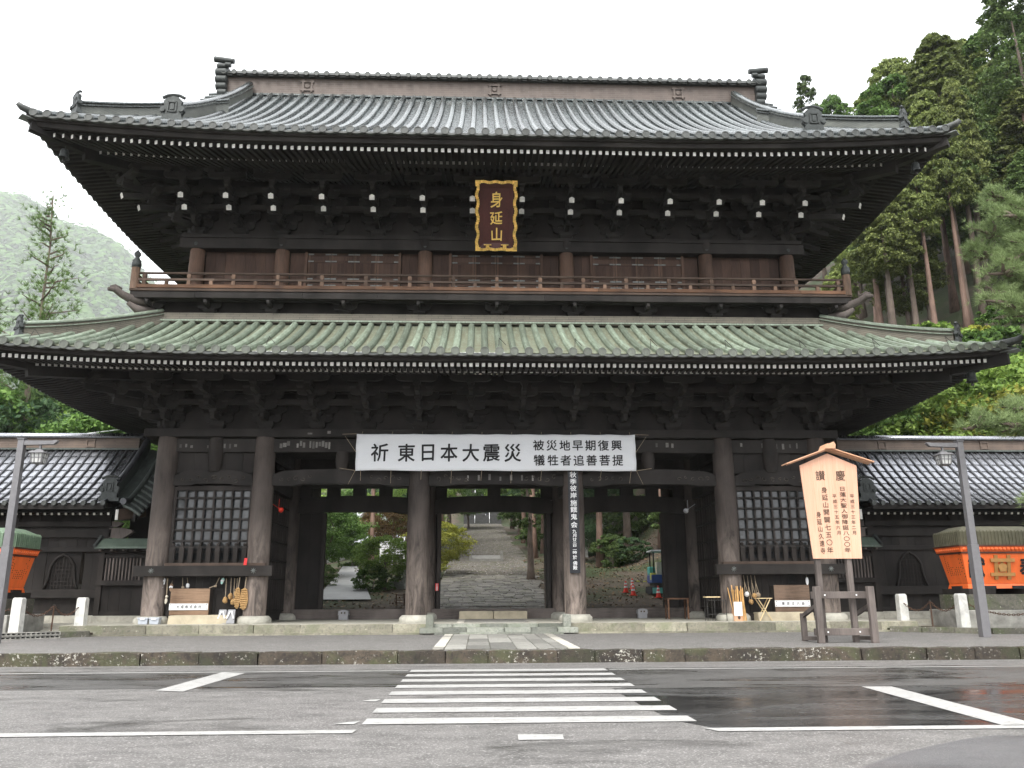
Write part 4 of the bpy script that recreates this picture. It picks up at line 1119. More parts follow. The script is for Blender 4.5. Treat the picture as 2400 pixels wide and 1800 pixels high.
# ------------------------------------------------------------------ corridor wings on both sides
wdisc = MB().disc((0, 0, 0), .095, .12, 12).mesh('eave_disc', MAT['cop_eave'])
wraft = raft_mesh('rafter', 1.2, .085, .10, 'white_end')
def wing(s):
    side = 'left' if s < 0 else 'right'
    X = lambda xr: GXC+s*xr            # xr grows away from the gate
    def box(x0, x1, y0, y1, z0, z1): 
        a, b = sorted((X(x0), X(x1))); return MB().bx(a, b, y0, y1, z0, z1)
    w = thing('corridor_wing', (X(20), 35, .6), f'low dark corridor wing with wet grey ribbed roof on the {side} of the gate', 'corridor', 'corridor wings beside the gate')
    O = lambda nm, mb, mat, par=None, **k: obj(nm, mb, MAT[mat] if isinstance(mat, str) else mat, par or w, **k)
    Yf, zE, D = 33.0, 5.05, 3.5; pr = lambda d: .52*d+.072*d*d
    x0, x1 = 15.05, 26.
    m = MB(); nrow = 9; cols = int((x1-x0)/.37)
    xs_ = [x0+.37*i for i in range(cols+1)]
    roof = O('wing_roof', box(x0, x1, Yf+.4, 39.6, zE-.1, zE+.05), 'wood_x')
    # wet roof sheets in lapped courses
    for j in range(nrow):
        da, db = D*j/nrow, D*(j+1)/nrow
        m = MB()
        for i in range(cols):
            a, b = sorted((X(xs_[i]), X(xs_[i+1])))
            o_ = R.uniform(-.0015, .0015)
            m.add([(a, Yf+da-.03, zE+pr(da)+.010+o_), (b, Yf+da-.03, zE+pr(da)+.010+R.uniform(-.0015, .0015)), (b, Yf+db, zE+pr(db)), (a, Yf+db, zE+pr(db))], [(0, 1, 2, 3)])
        O('roof_course', m, 'cop_wing', roof)
    m = MB(); a, b = X(x0), X(x1)
    m.add([(a, 36.5, zE+pr(D)), (b, 36.5, zE+pr(D)), (b, 40, zE), (a, 40, zE)], [(0, 1, 2, 3)]); O('roof_slope', m, 'cop_wing_rib', roof)
    for xx in xs_:
        pts = [(X(xx), Yf-.05+(D+.05)*k/8, zE+pr(max(0, -.05+(D+.05)*k/8))+.03) for k in range(9)]
        O('roof_rib', MB().tube(pts, .055, 8), 'cop_wing_rib', roof, smooth=True, auto=50)
        O('eave_disc', wdisc, None, roof, M=T((X(xx), Yf-.1, zE+.0)))
    O('eave_board', box(x0, x1, Yf+.02, Yf+.2, zE-.22, zE-.03), 'wood_x', roof)
    # ridge
    zr = zE+pr(D)-.05
    O('ridge_wall', box(x0+.25, x1, 36.35, 36.95, zr, zr+.52), 'band_brown2', roof)
    O('ridge_cap', MB().tube([(X(x0+.05), 36.62, zr+.62), (X(x1), 36.62, zr+.62)], .14, 10), 'cop_wing', roof, smooth=True)
    O('ridge_trim', box(x0+.1, x1, 36.22, 37.05, zr+.50, zr+.55), 'cop_wing_rib', roof); O('ridge_trim', box(x0, x1, 36.25, 36.34, zr-.02, zr+.05), 'cop_verge', roof)
    for q in (17.35, 22.):
        m = MB(); c = (X(q), 36.34, zr+.28)
        for dx in (-.16, .16): m.bx(c[0]+dx-.03, c[0]+dx+.03, c[1]-.03, c[1], c[2]-.2, c[2]+.2)
        for dz in (-.14, .14): m.bx(c[0]-.21, c[0]+.21, c[1]-.034, c[1]-.002, c[2]+dz-.03, c[2]+dz+.03)
        O('ridge_emblem', m, 'band_brown2', roof)
    # descending verge ridge, outer rib, short side ribs
    path = [(X(15.0+.75*(1-k/12)**2*0-.28*(k/12)**0*0), Yf+.35+(D-.35)*k/12, zE+pr(.35+(D-.35)*k/12)+.02) for k in range(13)][::-1]
    m = sweep(MB(), path, [(-.16, -.1), (.16, -.1), (.13, .36), (-.13, .36)]); O('verge_ridge', m, 'cop_verge', roof)
    m = sweep(MB(), [(p[0], p[1], p[2]+.40) for p in path], [(l*1.5, u) for l, u in rings(8, .095)]); O('ridge_cap', m, 'cop_wing_rib', roof, smooth=True)
    onigawara(roof, T((path[-1][0], path[-1][1]-.1, path[-1][2]-.03)), .95)
    p2 = [(X(14.30), Yf+.15+(D-.15)*k/12, zE+pr(.15+(D-.15)*k/12)-.12) for k in range(13)][::-1]
    O('verge_rib', MB().tube(p2, .11, 9), 'cop_verge', roof, smooth=True)
    m = MB(); vs = []
    for k in range(13): vs += [(X(15.), path[k][1], path[k][2]), (X(14.25), p2[k][1], p2[k][2]-.02), (X(13.72), p2[k][1], p2[k][2]-.36)]
    m.add(vs, [q for k in range(12) for q in ((3*k, 3*k+1, 3*k+4, 3*k+3), (3*k+1, 3*k+2, 3*k+5, 3*k+4))]); O('verge_sheet', m, 'cop_verge', roof)
    for k in range(11):
        y = Yf+.1+k*.31; z = zE+pr(max(0, y-Yf))-.13
        O('side_rib', MB().tube([(X(14.32), y, z), (X(13.98), y, z-.15), (X(13.66), y, z-.38)], .07, 8), 'cop_verge', roof, smooth=True, auto=50)
    O('verge_rib', MB().tube([(X(14.28), Yf-.12, zE+.06), (X(14.26), Yf+.35, zE+.13)], [.13, .12], 10), 'cop_wing_rib', roof, smooth=True, auto=50)
    m = sweep(MB(), [(X(13.95), Yf+.25+(D-.25)*k/10, zE+pr(.25+(D-.25)*k/10)-.42) for k in range(11)], [(-.05, -.4), (.05, -.4), (.05, .05), (-.05, .05)]); O('barge_board', m, 'wood_y', roof)
    O('barge_board_end', box(14.56, 14.66, Yf+.22, Yf+.26, zE-.62, zE-.22), 'white_end', roof)
    m = MB(); m.bar((X(14.6), Yf+.26, zE-.42), (X(13.9), Yf+1.2, zE-.2), .06, .42); O('barge_brace', m, 'wood_rail', roof)
    # rafters
    for i in range(40):
        xx = 15.0+i*.268
        if xx > x1-.2: break
        O('rafter', wraft, None, roof, M=T((X(xx), Yf+.38, 4.68)) @ Matrix.Rotation(radians(20), 4, 'X'))
    O('soffit', (lambda q: (q.add([(X(15), Yf+.2, 4.70), (X(x1), Yf+.2, 4.70), (X(x1), Yf+1.6, 5.22), (X(15), Yf+1.6, 5.22)], [(0, 1, 2, 3)]), q)[1])(MB()), 'wood_blk', roof)
    # wall frame
    YW = 34.5
    O('foundation', box(15.0, x1, YW-.35, YW+.3, .55, .86), 'stone_base')
    for xx in (15.42, 19.0, 22.6):
        O('wall_post', box(xx-.15, xx+.15, YW-.17, YW+.13, .86, 4.75), 'wood_z')
    for (za, zb, yy) in ((1.52, 1.84, .26), (3.28, 3.46, .16), (3.84, 4.16, .2), (4.26, 4.46, .26), (.86, 1.02, .12)):
        O('wall_beam', box(15.2, x1, YW-yy, YW+.05, za, zb), 'wood_x', bevel=.01)
    O('beam_plate', box(15.1, x1, YW-.45, YW+.3, 4.75, 4.9), 'wood_x')
    xx = 15.57
    while xx < x1-.1:
        wd = R.uniform(.28, .42)
        for za, zb in ((1.02, 1.52), (1.84, 3.28), (3.46, 3.84), (4.16, 4.26), (4.46, 4.75)):
            if za == 1.84 and any(abs(xx+wd/2-c) < .62 for c in (16.98, 20.8)): continue
            O('wall_board', box(xx, xx+wd-.006, YW-.02+R.uniform(-.006, .006), YW+.03, za, zb), 'wood_wall')
        xx += wd
    for (zz, L, h) in ((4.02, .95, .36), (4.36, .5, .2)):   # carved beam nose toward the gate
        p = [(X(15.3), zz-h/2), (X(15.3-L*.55), zz-h*.65), (X(15.3-L*.85), zz-h*.2), (X(15.3-L), zz+h*.1), (X(15.3-L*.9), zz+h*.35), (X(15.3-L*.5), zz+h*.55), (X(15.3), zz+h/2)]
        if s < 0: pass
        else: p = p[::-1]
        O('beam_nose', MB().prism(p, 'y', YW-.2, YW+.05), 'wood_post')
    # bell-shaped windows
    for c in (16.98, 20.8):
        shp = [(.64, 0), (.56, .2), (.50, .45), (.47, .7), (.45, .88), (.40, 1.0), (.36, 1.04), (.30, 1.14), (.18, 1.25), (.07, 1.29), (0, 1.36)]
        pts = [(X(c)+a, YW-.08, 1.84+b) for a, b in shp] + [(X(c)-a, YW-.08, 1.84+b) for a, b in shp[::-1][1:]]
        wf = O('window', MB().tube(pts, .06, 6, flat=.9), 'wood_x', smooth=True)
        inner = [(p[0], p[2]) for p in pts]
        O('window_backing', MB().prism([(a, b) for a, b in inner], 'y', YW+.02, YW+.04), 'wood_blk', wf)
        bp = [(X(c)-.66, 1.84), (X(c)+.66, 1.84), (X(c)+.66, 3.28), (X(c)-.66, 3.28)]
        half = [(.66, 0), (.66, 1.44), (0, 1.44)]
        for sg in (1, -1):   # board around the opening
            poly = [(X(c)+sg*a, 1.84+b) for a, b in shp] + [(X(c), 3.28), (X(c)+sg*.66, 3.28), (X(c)+sg*.66, 1.84)]
            O('window_surround', MB().prism(poly, 'y', YW-.02, YW+.01), 'wood_wall', wf)
        def wid(z): 
            for (a, b), (a2, b2) in zip(shp, shp[1:]):
                if b <= z <= b2: return a+(a2-a)*(z-b)/(b2-b)
            return 0
        for k in range(-3, 4):
            h = max(b for a, b in shp if a >= abs(k*.13)) - .05
            O('lattice_bar', MB().bx(X(c)+k*.13-.02, X(c)+k*.13+.02, YW-.045, YW-.02, 1.85, 1.84+h), 'wood_z', wf)
        for k in range(1, 8):
            z = k*.15; wv = wid(z)-.03
            if wv > .05: O('lattice_bar', MB().bx(X(c)-wv, X(c)+wv, YW-.06, YW-.046, 1.84+z-.018, 1.84+z+.018), 'wood_z', wf)
    # sleeve wall between wing and gate
    t = thing('sleeve_wall', (X(13.9), 33.5, .6), f'small dark plank wall with slatted window and green copper roof joining gate and {side} wing', 'wall', 'sleeve walls beside the gate')
    O = lambda nm, mb, mat, par=None, **k: obj(nm, mb, MAT[mat] if isinstance(mat, str) else mat, par or t, **k)
    YS = 33.5; xa, xb = 12.58, 15.15
    O('foundation', box(xa, xb, YS-.25, YS+.25, .55, .86), 'stone_base')
    for (za, zb, yy) in ((.86, 1.02, .12), (1.98, 2.16, .2), (3.0, 3.12, .12), (3.2, 3.36, .18)): O('rail', box(xa, xb, YS-yy, YS+.08, za, zb), 'wood_x')
    for xx in (xb-.1, xa+.1): O('post', box(xx-.1, xx+.1, YS-.14, YS+.1, .86, 3.4), 'wood_z')
    xx = xa
    while xx < xb-.05:
        O('wall_board', box(xx, min(xx+.42, xb)-.006, YS-.03, YS+.02, 1.02, 1.98), 'wood_wall'); xx += .42
    O('wall_board', box(xa, 13.5, YS-.03, YS+.02, 2.16, 3.0), 'wood_wall'); O('window_backing', box(13.5, xb, YS+.03, YS+.05, 2.16, 3.0), 'wood_blk')
    for k in range(11): O('slat', box(13.58+k*.128, 13.58+k*.128+.055, YS-.06, YS-.0, 2.16, 3.0), 'wood_post')
    O('rear_wall', box(xa-.1, 15.4, 36.5, 36.6, .6, 7.2), 'wood_wall'); O('frieze', box(xa, xb, YS-.02, YS+.04, 3.1, 3.45), 'wood_x')
    rf = O('sleeve_roof', (lambda q: (q.prism([(YS-.55, 3.40), (YS+.0, 3.74), (YS+.5, 3.40), (YS+.5, 3.33), (YS+.0, 3.66), (YS-.55, 3.33)], 'x', *sorted((X(xa), X(xb+.05)))), q)[1])(MB()), 'cop_small')
    for k in range(6): O('rafter_end', box(xa+.2+k*.44, xa+.28+k*.44, YS-.46, YS-.1, 3.24, 3.31), [MAT['wood_post']])
    O('roof_end_tile', MB().tube([(X(xb+.02), YS-.6, 3.42), (X(xb+.06), YS-.25, 3.60), (X(xb+.05), YS, 3.80)], [.07, .08, .1], 6), 'bronze_dark', rf)
wing(-1); wing(1)
# ------------------------------------------------------------------ signs and banner on the gate
def boxd(par, nm, x0, x1, y0, y1, z0, z1, mat, **k): return obj(nm, MB().bx(x0, x1, y0, y1, z0, z1), MAT[mat] if isinstance(mat, str) else mat, par, **k)
# name plaque, leaning forward
pq = thing('name_plaque', (.63, 30.3, 14.5), 'maroon plaque with scalloped gold frame and three gold characters under the top eaves', 'plaque')
P0, P1 = Vector((.62, 30.28, 14.50)), Vector((.61, 29.05, 16.83)); pu = (P1-P0); PH = pu.length; pu.normalize(); pn = Vector((0, -pu.z, pu.y)); pn.normalize()
fp = lambda u, v, o=0.: tuple(P0 + Vector((u, 0, 0)) + pu*v + pn*o)
PW = .74
m = MB(); m.hexa([fp(-PW, .04, -.06), fp(PW, .04, -.06), fp(PW, PH-.04, -.06), fp(-PW, PH-.04, -.06), fp(-PW, .04, 0), fp(PW, .04, 0), fp(PW, PH-.04, 0), fp(-PW, PH-.04, 0)][:8]); obj('plaque_board', m, MAT['maroon'], pq)
for nm, pts in (('bevel_panel', 1),):   # sloping inner mouldings
    for a, b, c, d in (((-PW+.1, .10), (PW-.1, .10), (PW-.24, .30), (-PW+.24, .30)), ((PW-.1, .10), (PW-.1, PH-.12), (PW-.24, PH-.28), (PW-.24, .30)), ((PW-.1, PH-.12), (-PW+.1, PH-.12), (-PW+.24, PH-.28), (PW-.24, PH-.28)), ((-PW+.1, PH-.12), (-PW+.1, .10), (-PW+.24, .30), (-PW+.24, PH-.28))):
        obj('bevel_panel', MB().add([fp(*a, .10), fp(*b, .10), fp(*c, .012), fp(*d, .012)], [(0, 1, 2, 3)]), MAT['maroon'], pq)
gm = MB().bx(-.5, .5, -.5, .5, -.5, .5).mesh('gold_segment', MAT['gold'])
fm = Matrix(((1, 0, 0, 0), (0, pu.y, pn.y, 0), (0, pu.z, pn.z, 0), (0, 0, 0, 1)))
def gseg(u, v, w_, h_, o, t_=.07): obj('gold_segment', gm, None, pq, T(fp(u, v, o)) @ fm @ SC(w_, h_, t_))
n = 30
for i in range(n):
    v = .14+(PH-.28)*(i+.5)/n; o = .10+.05*sin(i/n*pi*8)
    for s in (-1, 1): gseg(s*(PW-.02+.035*sin(i/n*pi*8)), v, .115, (PH-.28)/n*.96, o)
n = 16
for i in range(n):
    u = -PW+.14+(2*PW-.28)*(i+.5)/n
    for v in (.055-.02*sin(i/n*pi*5+.8), PH-.055+.02*sin(i/n*pi*5+.8)): gseg(u, v, (2*PW-.28)/n*.96, .105, .10+.05*cos(i/n*pi*6))
for su in (-1, 1):
    for v in (.06, PH-.06): gseg(su*(PW-.04), v, .20, .14, .12); gseg(su*(PW-.005), v+(.07 if v < 1 else -.07), .12, .18, .121)
for u in (-.33, .33):
    gseg(u, .16, .13, .18, .13)
    for q in (-.11, .11): gseg(u+q, .23, .07, .035, .128)
for lo_ in write([('身', .0, 1.93, .50, .62), ('延', .0, 1.24, .50, .52), ('山', .02, .62, .50, .54)], lambda u, v: fp(u, v, .035), MAT['gold_letter'], pq, .012, .10, 'gold_character'):
    sm = lo_.modifiers.new('solid', 'SOLIDIFY'); sm.thickness = .035; sm.offset = 0

# white banner
bn = thing('banner', (.65, 30.6, 5.97), 'long white cloth banner with black brush writing hung across the gate front', 'banner')
BX0, BX1, BZ0, BZ1 = -4.50, 5.81, 5.97, 7.33
def by(x, z):
    e = min(x-BX0, BX1-x)
    return 30.60 + .03*sin(x*2.1+z)*(1-abs((z-6.65)/.7)) + .03*nz(x*1.7, z*2.5) - .012*sin(z*5) + .012*sin(x*6.15-1.2)*max(0, (z-6.9)/.45) + .035*sin((e*1.6+(7.33-z)*2.6)*4.)*exp(-e*1.6)
def bz(u, v):
    x = BX0+(BX1-BX0)*u; sag = -.018*abs(sin(u*pi*10)) if v > .98 else (.012*sin(u*pi*6) if v < .02 else 0)
    z = BZ0+(BZ1-BZ0)*v; return (x, by(x, z), z+sag)
m = MB(); m.grid(90, 14, lambda i, j: bz(i/89, j/13)); ob_ = obj('cloth', m, MAT['banner'], bn, smooth=True)
sm = ob_.modifiers.new('solid', 'SOLIDIFY'); sm.thickness = .006
FR = lambda u, v: (u, by(u, v)-.012, v)
sx = (BX1-BX0)/1840.; xz = lambda zx: BX0+(zx-105)/(2008-105)*(BX1-BX0); zz_ = lambda zy: BZ1-(zy-50)/(295-50)*(BZ1-BZ0)
it = [(c, xz(x), zz_(176), .66, .70) for c, x in zip('祈東日本大震災', (265, 445, 590, 733, 880, 1020, 1165))]
it += [(c, xz(x), zz_(125), .42, .42) for c, x in zip('被災地早期復興', (1342, 1432, 1522, 1610, 1697, 1786, 1876))]
it += [(c, xz(x), zz_(225), .42, .42) for c, x in zip('犠牲者追善菩提', (1345, 1438, 1526, 1616, 1703, 1792, 1882))]
write(it, FR, MAT['ink'], bn, .016, .06)
for i in range(10):
    x = BX0+.2+(BX1-BX0-.4)*i/9
    obj('tie_cord', MB().tube([(x, 30.58, BZ0+.02), (x-.03, 30.85, BZ0-.33-.1*(i % 2))], .008, 4), MAT['rope'], bn)
    obj('tie_cord', MB().tube([(x, 30.58, BZ1), (x+.01, 30.7, BZ1+.1)], .008, 4), MAT['rope'], bn)
for s, x in ((-1, BX0), (1, BX1)):
    for a, b in (((x, 30.6, BZ1), (x+s*.55, 30.8, BZ1+.02)), ((x, 30.6, 6.65), (x+s*.45, 30.8, BZ1-.05)), ((x, 30.6, BZ0), (x+s*.6, 30.8, BZ0+.12)), ((x, 30.6, BZ0), (x+s*.28, 30.85, BZ0-.48))):
        obj('tie_cord', MB().tube([a, b], .009, 4), MAT['rope'], bn)

# black vertical board on the column
vb = thing('event_board', (3.47, 30.72, 2.3), 'tall narrow black board with white vertical writing on the column right of centre', 'sign board')
boxd(vb, 'board', 3.285, 3.66, 30.72, 30.76, 2.3, 6.18, 'black_board', bevel=.006)
it = [(c, 3.47, z, .25, .225) for c, z in zip('秋季彼岸施餓鬼会', (5.84, 5.59, 5.34, 5.08, 4.81, 4.57, 4.31, 4.02))]
it += [(c, 3.475, z, .16, h_) for c, z, h_ in zip('九月廿三日一時於佛殿', (3.78, 3.63, 3.49, 3.37, 3.27, 3.13, 3.03, 2.86, 2.65, 2.49), (.15, .14, .12, .10, .10, .10, .12, .16, .16, .16))]
write(it, lambda u, v: (u, 30.716, v), MAT['white_ink'], vb, .012, .08)

# ------------------------------------------------------------------ wooden notice board on posts
nb = thing('notice_board', (9.7, 22.9, .285), 'tall new cedar notice board with brush writing and little roof on weathered grey posts', 'notice board')
YN = 22.75
poly = [(8.87, 4.98), (9.02, 2.45), (10.36, 2.45), (10.47, 4.98), (9.68, 5.32)]
obj('board', MB().prism([(9.02, 2.45), (10.36, 2.45), (10.47, 4.98), (9.68, 5.32), (8.87, 4.98)], 'y', YN, YN+.045), MAT['wood_cedar'], nb, bevel=.006)
for k in range(1, 5):
    x = 9.02+(10.36-9.02)*k/5; xt = 8.87+1.6*k/5
    obj('board_joint', MB().bar((x, YN-.001, 2.455), (xt, YN-.001, 5.0), .006, .006), MAT['wood_cedarx'], nb)
for s, ex, ez in ((-1, 8.44, 4.97), (1, 10.90, 5.02)):
    for q, (dy, dz, t_) in enumerate(((.20, .035, .032), (.13, .0, .03))):
        m = MB(); a = Vector((9.68, YN+.02, 5.42+dz)); b = Vector((ex-(s*.1 if q else 0), YN+.02, ez+dz+(.04 if q else 0)))
        m.bar(tuple(a), tuple(b), .42-.14*q, t_); obj('roof_board', m, MAT['wood_cedarx'], nb, bevel=.005)
m = MB(); m.prism([(9.53, 5.42), (9.83, 5.42), (9.85, 5.53), (9.80, 5.62), (9.72, 5.56), (9.60, 5.56)], 'y', YN-.22, YN+.26); obj('ridge_block', m, MAT['wood_cedarx'], nb, bevel=.006)
col2 = [('慶', 9.98+.0, 4.70, .28, .30), ('讃', 9.42, 4.70, .27, .29)]
for chars, x0, x1, z0, z1, w_, h_ in (('日蓮大聖人御降誕八〇〇年', 10.0, 9.98, 4.33, 2.68, .18, .135), ('身延山開闢七五〇年', 9.49, 9.50, 4.30, 2.68, .18, .175),
        ('平成三十三年二月', 10.25, 10.21, 4.13, 3.14, .125, .115), ('平成三十五年六月', 9.76, 9.78, 4.13, 3.14, .125, .115), ('身延山久遠寺', 9.27, 9.30, 3.63, 2.66, .145, .17)):
    n = len(chars)
    for i, c in enumerate(chars): t_ = i/(n-1); col2.append((c, x0+(x1-x0)*t_, z0+(z1-z0)*t_, w_, h_))
write(col2, lambda u, v: (u, YN-.006, v), MAT['ink_brown'], nb, .007, .07)
for x, xb in ((9.17, 9.17), (10.02, 10.02)):
    obj('main_post', MB().bx(x-.07, x+.07, YN+.05, YN+.20, .285, 2.6), MAT['wood_post'], nb, bevel=.01)
for x in (8.93, 10.36):
    obj('leg', MB().bx(x-.085, x+.085, 22.42, 22.58, .285, 1.72), MAT['wood_post'], nb, bevel=.012)
    obj('leg', MB().bx(x-.07, x+.07, 23.55, 23.69, .285, 1.02), MAT['wood_post'], nb, bevel=.012)
    obj('brace', MB().bar((x, 22.55, 1.25), (x, 23.60, .95), .08, .10), MAT['wood_post'], nb)
    obj('brace', MB().bar((x, 22.55, .40), (x, 23.60, .36), .08, .10), MAT['wood_post'], nb)
for z in (1.50, .56):
    obj('cross_rail', MB().bx(8.83, 10.46, 22.585, 22.70, z-.09, z+.09), MAT['wood_post'], nb, bevel=.01)
    for x in (9.17, 10.02): obj('bolt', MB().tube([(x, 22.575, z), (x, 22.60, z)], .022, 8), MAT['white_plastic'], nb)

# ------------------------------------------------------------------ street lamps with lanterns
def lamp(x, y, s, lab):
    t = thing('street_lamp', (x, y, .285), lab, 'street lamp', 'grey lantern lamps in front of the gate')
    O = lambda nm, mb, mat, **k: obj(nm, mb, MAT[mat], t, **k)
    O('post', MB().fr(x, y, .285, 2.95, .125, .125, .12, .12), 'post_grey', bevel=.01); O('upper_post', MB().fr(x, y, 2.95, 6.08, .098, .098, .088, .088), 'post_grey', bevel=.01)
    O('arm', MB().prism([(x, 5.90), (x-s*.95, 5.93), (x-s*1.06, 6.03), (x-s*1.02, 6.06), (x-s*.9, 6.04), (x, 6.04)][::(1 if s < 0 else -1)], 'y', y-.07, y+.07), 'post_grey')
    O('cap', MB().bx(x-.11, x+.11, y-.11, y+.11, 6.08, 6.11), 'post_grey')
    lx = x-s*.55; q_ = .56
    LM = T((lx, y, 5.60)) @ Matrix.Scale(q_, 4)
    ln = obj('lantern', MB().fr(0, 0, .10, .22, .42, .42, .30, .30), MAT['post_grey'], t, LM)
    S_ = lambda nm, mb, mat: obj(nm, mb, MAT[mat], ln, LM)
    S_('lantern_top', MB().fr(0, 0, .22, .32, .22, .22, .12, .12), 'post_grey'); S_('lantern_neck', MB().bx(-.05, .05, -.05, .05, .32, .62), 'post_grey')
    S_('lantern_bottom', MB().fr(0, 0, -.46, -.40, .20, .20, .26, .26), 'post_grey')
    sq = ((-.03, -.03), (.03, -.03), (.03, .03), (-.03, .03))
    for a in (-1, 1):
        for b in (-1, 1): S_('lantern_corner', MB().hexa([(a*.25+p, b*.25+q, -.40) for p, q in sq]+[(a*.31+p, b*.31+q, .10) for p, q in sq]), 'post_grey')
    for k in range(4):
        c = Matrix.Rotation(k*pi/2, 4, 'Z')
        rp = lambda px, py, pz: tuple(c @ Vector((px, py, pz)))
        S_('lantern_pane', MB().add([rp(-.24, -.242, -.39), rp(.24, -.242, -.39), rp(.30, -.302, .10), rp(-.30, -.302, .10)], [(0, 1, 2, 3)]), 'lantern_glass')
        for q in (-.10, .10): S_('lantern_bar', MB().bar(rp(q, -.25, -.40), rp(q*1.2, -.31, .10), .035, .035), 'post_grey')
        S_('lantern_bar', MB().bar(rp(-.27, -.28, -.13), rp(.27, -.28, -.13), .035, .035), 'post_grey')
lamp(-13.53, 25.1, -1, 'grey square lamp post with hanging lantern at the left edge of the picture')
lamp(14.85, 25.1, 1, 'grey square lamp post with hanging lantern in front of the right orange tank')

# ------------------------------------------------------------------ orange water tanks
def tank(s):
    X = lambda xr: GXC+s*xr
    side = 'left' if s < 0 else 'right'
    t = thing('water_tank', (X(17.75), 30.3, 1.6), f'orange lacquered water tank with mossy ribbed cover beside the {side} corridor wing', 'water tank', 'orange water tanks on plinths')
    def O(nm, mb, mat, par=None, **k): return obj(nm, mb, MAT[mat], par or t, **k)
    x0, x1, y0, y1 = 16.30, 19.2, 29.4, 31.0
    def ring(z, tp): return [(X(x0+tp), y0+tp, z), (X(x1-tp), y0+tp, z), (X(x1-tp), y1-tp, z), (X(x0+tp), y1-tp, z)]
    def slab(nm, za, ta, zb, tb, mat, **k):
        a, b = ring(za, ta), ring(zb, tb)
        if s < 0: a = [a[1], a[0], a[3], a[2]]; b = [b[1], b[0], b[3], b[2]]
        return O(nm, MB().hexa(a+b), mat, **k)
    slab('tank_body', 1.86, .20, 2.90, .03, 'orange', bevel=.02)
    slab('tank_foot', 1.70, .16, 1.86, .20, 'orange')
    for xx in (x0+.85, x1-.85):
        O('foot_gap_shade', MB().bx(min(X(xx-.3), X(xx+.3)), max(X(xx-.3), X(xx+.3)), y0+.1, y0+.165, 1.69, 1.79), 'ink')  # solid black blocks painted as the shade inside the foot openings
    O('foot_gap_shade', MB().bx(*sorted((X(x0+.10), X(x0+.165))), y0+.5, y0+1.1, 1.69, 1.79), 'ink')
    slab('dark_band', 2.90, -.01, 2.96, -.01, 'tank_band')
    rim = slab('rim', 2.96, -.02, 3.14, -.06, 'orange'); slab('rim_top', 3.14, -.10, 3.19, -.10, 'tank_band')
    stud = MB().lathe([(.07, 0), (.06, .03), (.025, .05)], n=10).mesh('rim_stud', MAT['orange'], True)
    for i in range(20): O('rim_stud', stud, 'orange', rim, M=T((X(x0+.08+i*(x1-x0-.16)/19), y0-.04, 3.05)) @ Matrix.Rotation(pi/2, 4, 'X'))
    for i in range(11): O('rim_stud', stud, 'orange', rim, M=T((X(x0-.04), y0+.1+i*.14, 3.05)) @ Matrix.Rotation(-s*pi/2, 4, 'Y'))
    # cover: rounded ribs
    cv = O('cover', (lambda q: (q.hexa([(min(X(x0-.04), X(x1+.04)), y0-.04, 3.19), (max(X(x0-.04), X(x1+.04)), y0-.04, 3.19), (max(X(x0-.04), X(x1+.04)), y1+.04, 3.19), (min(X(x0-.04), X(x1+.04)), y1+.04, 3.19),
        (min(X(x0-.04), X(x1+.04)), y0-.04, 3.66), (max(X(x0-.04), X(x1+.04)), y0-.04, 3.66), (max(X(x0-.04), X(x1+.04)), y1+.04, 3.66), (min(X(x0-.04), X(x1+.04)), y1+.04, 3.66)]),
        q.hexa([(min(X(x0-.04), X(x1+.04)), y0-.04, 3.66), (max(X(x0-.04), X(x1+.04)), y0-.04, 3.66), (max(X(x0-.04), X(x1+.04)), y1+.04, 3.66), (min(X(x0-.04), X(x1+.04)), y1+.04, 3.66),
        (min(X(x0+.35), X(x1-.35)), y0+.35, 3.86), (max(X(x0+.35), X(x1-.35)), y0+.35, 3.86), (max(X(x0+.35), X(x1-.35)), y1-.35, 3.86), (min(X(x0+.35), X(x1-.35)), y1-.35, 3.86)]), q)[-1])(MB()), 'moss_cover' if s > 0 else 'green_cover')
    mt = 'moss_cover' if s > 0 else 'green_cover'
    for i in range(24):
        xx = x0+(x1-x0)*i/23
        O('cover_rib', MB().tube([(X(xx), y0-.055, 3.2), (X(xx), y0-.06, 3.64), (X(xx), y0+.0, 3.70)], .022, 5), mt, cv)
    for i in range(14):
        yy = y0+(y1-y0)*i/13
        O('cover_rib', MB().tube([(X(x0-.055), yy, 3.2), (X(x0-.06), yy, 3.64), (X(x0), yy, 3.70)], .022, 5), mt, cv)
    # front: crest between two characters; slanted face
    yf = lambda z: y0+.20-(z-1.86)/1.04*.17
    c = (X((x0+x1)/2), 2.42); m = MB()
    for q in (-.23, .23):
        m.hexa([(c[0]+q-.06, yf(c[1]-.42)-.05, c[1]-.42), (c[0]+q+.06, yf(c[1]-.42)-.05, c[1]-.42), (c[0]+q+.06, yf(c[1]-.42), c[1]-.42), (c[0]+q-.06, yf(c[1]-.42), c[1]-.42), (c[0]+q-.06, yf(c[1]+.42)-.05, c[1]+.42), (c[0]+q+.06, yf(c[1]+.42)-.05, c[1]+.42), (c[0]+q+.06, yf(c[1]+.42), c[1]+.42), (c[0]+q-.06, yf(c[1]+.42), c[1]+.42)])
        z = c[1]+q*1.05; m.bx(c[0]-.43, c[0]+.43, yf(z)-.065, yf(z)+.01, z-.06, z+.06)
    m.tube([(c[0], yf(c[1])-.05, c[1]), (c[0], yf(c[1])+.01, c[1])], .15, 14)
    for k in range(5):
        a = pi/2+k*2*pi/5; m.tube([(c[0]+.13*cos(a), yf(c[1])-.04, c[1]+.13*sin(a)), (c[0]+.13*cos(a), yf(c[1]), c[1]+.13*sin(a))], .055, 8)
    O('crest', m, 'emblem')
    it = [('献', c[0]-.92, 2.42, .62, .72), ('奉', c[0]+.92, 2.42, .62, .72)]
    write(it, lambda u, v: (u, yf(v)-.02, v), MAT['ink'], t, .03, .08)
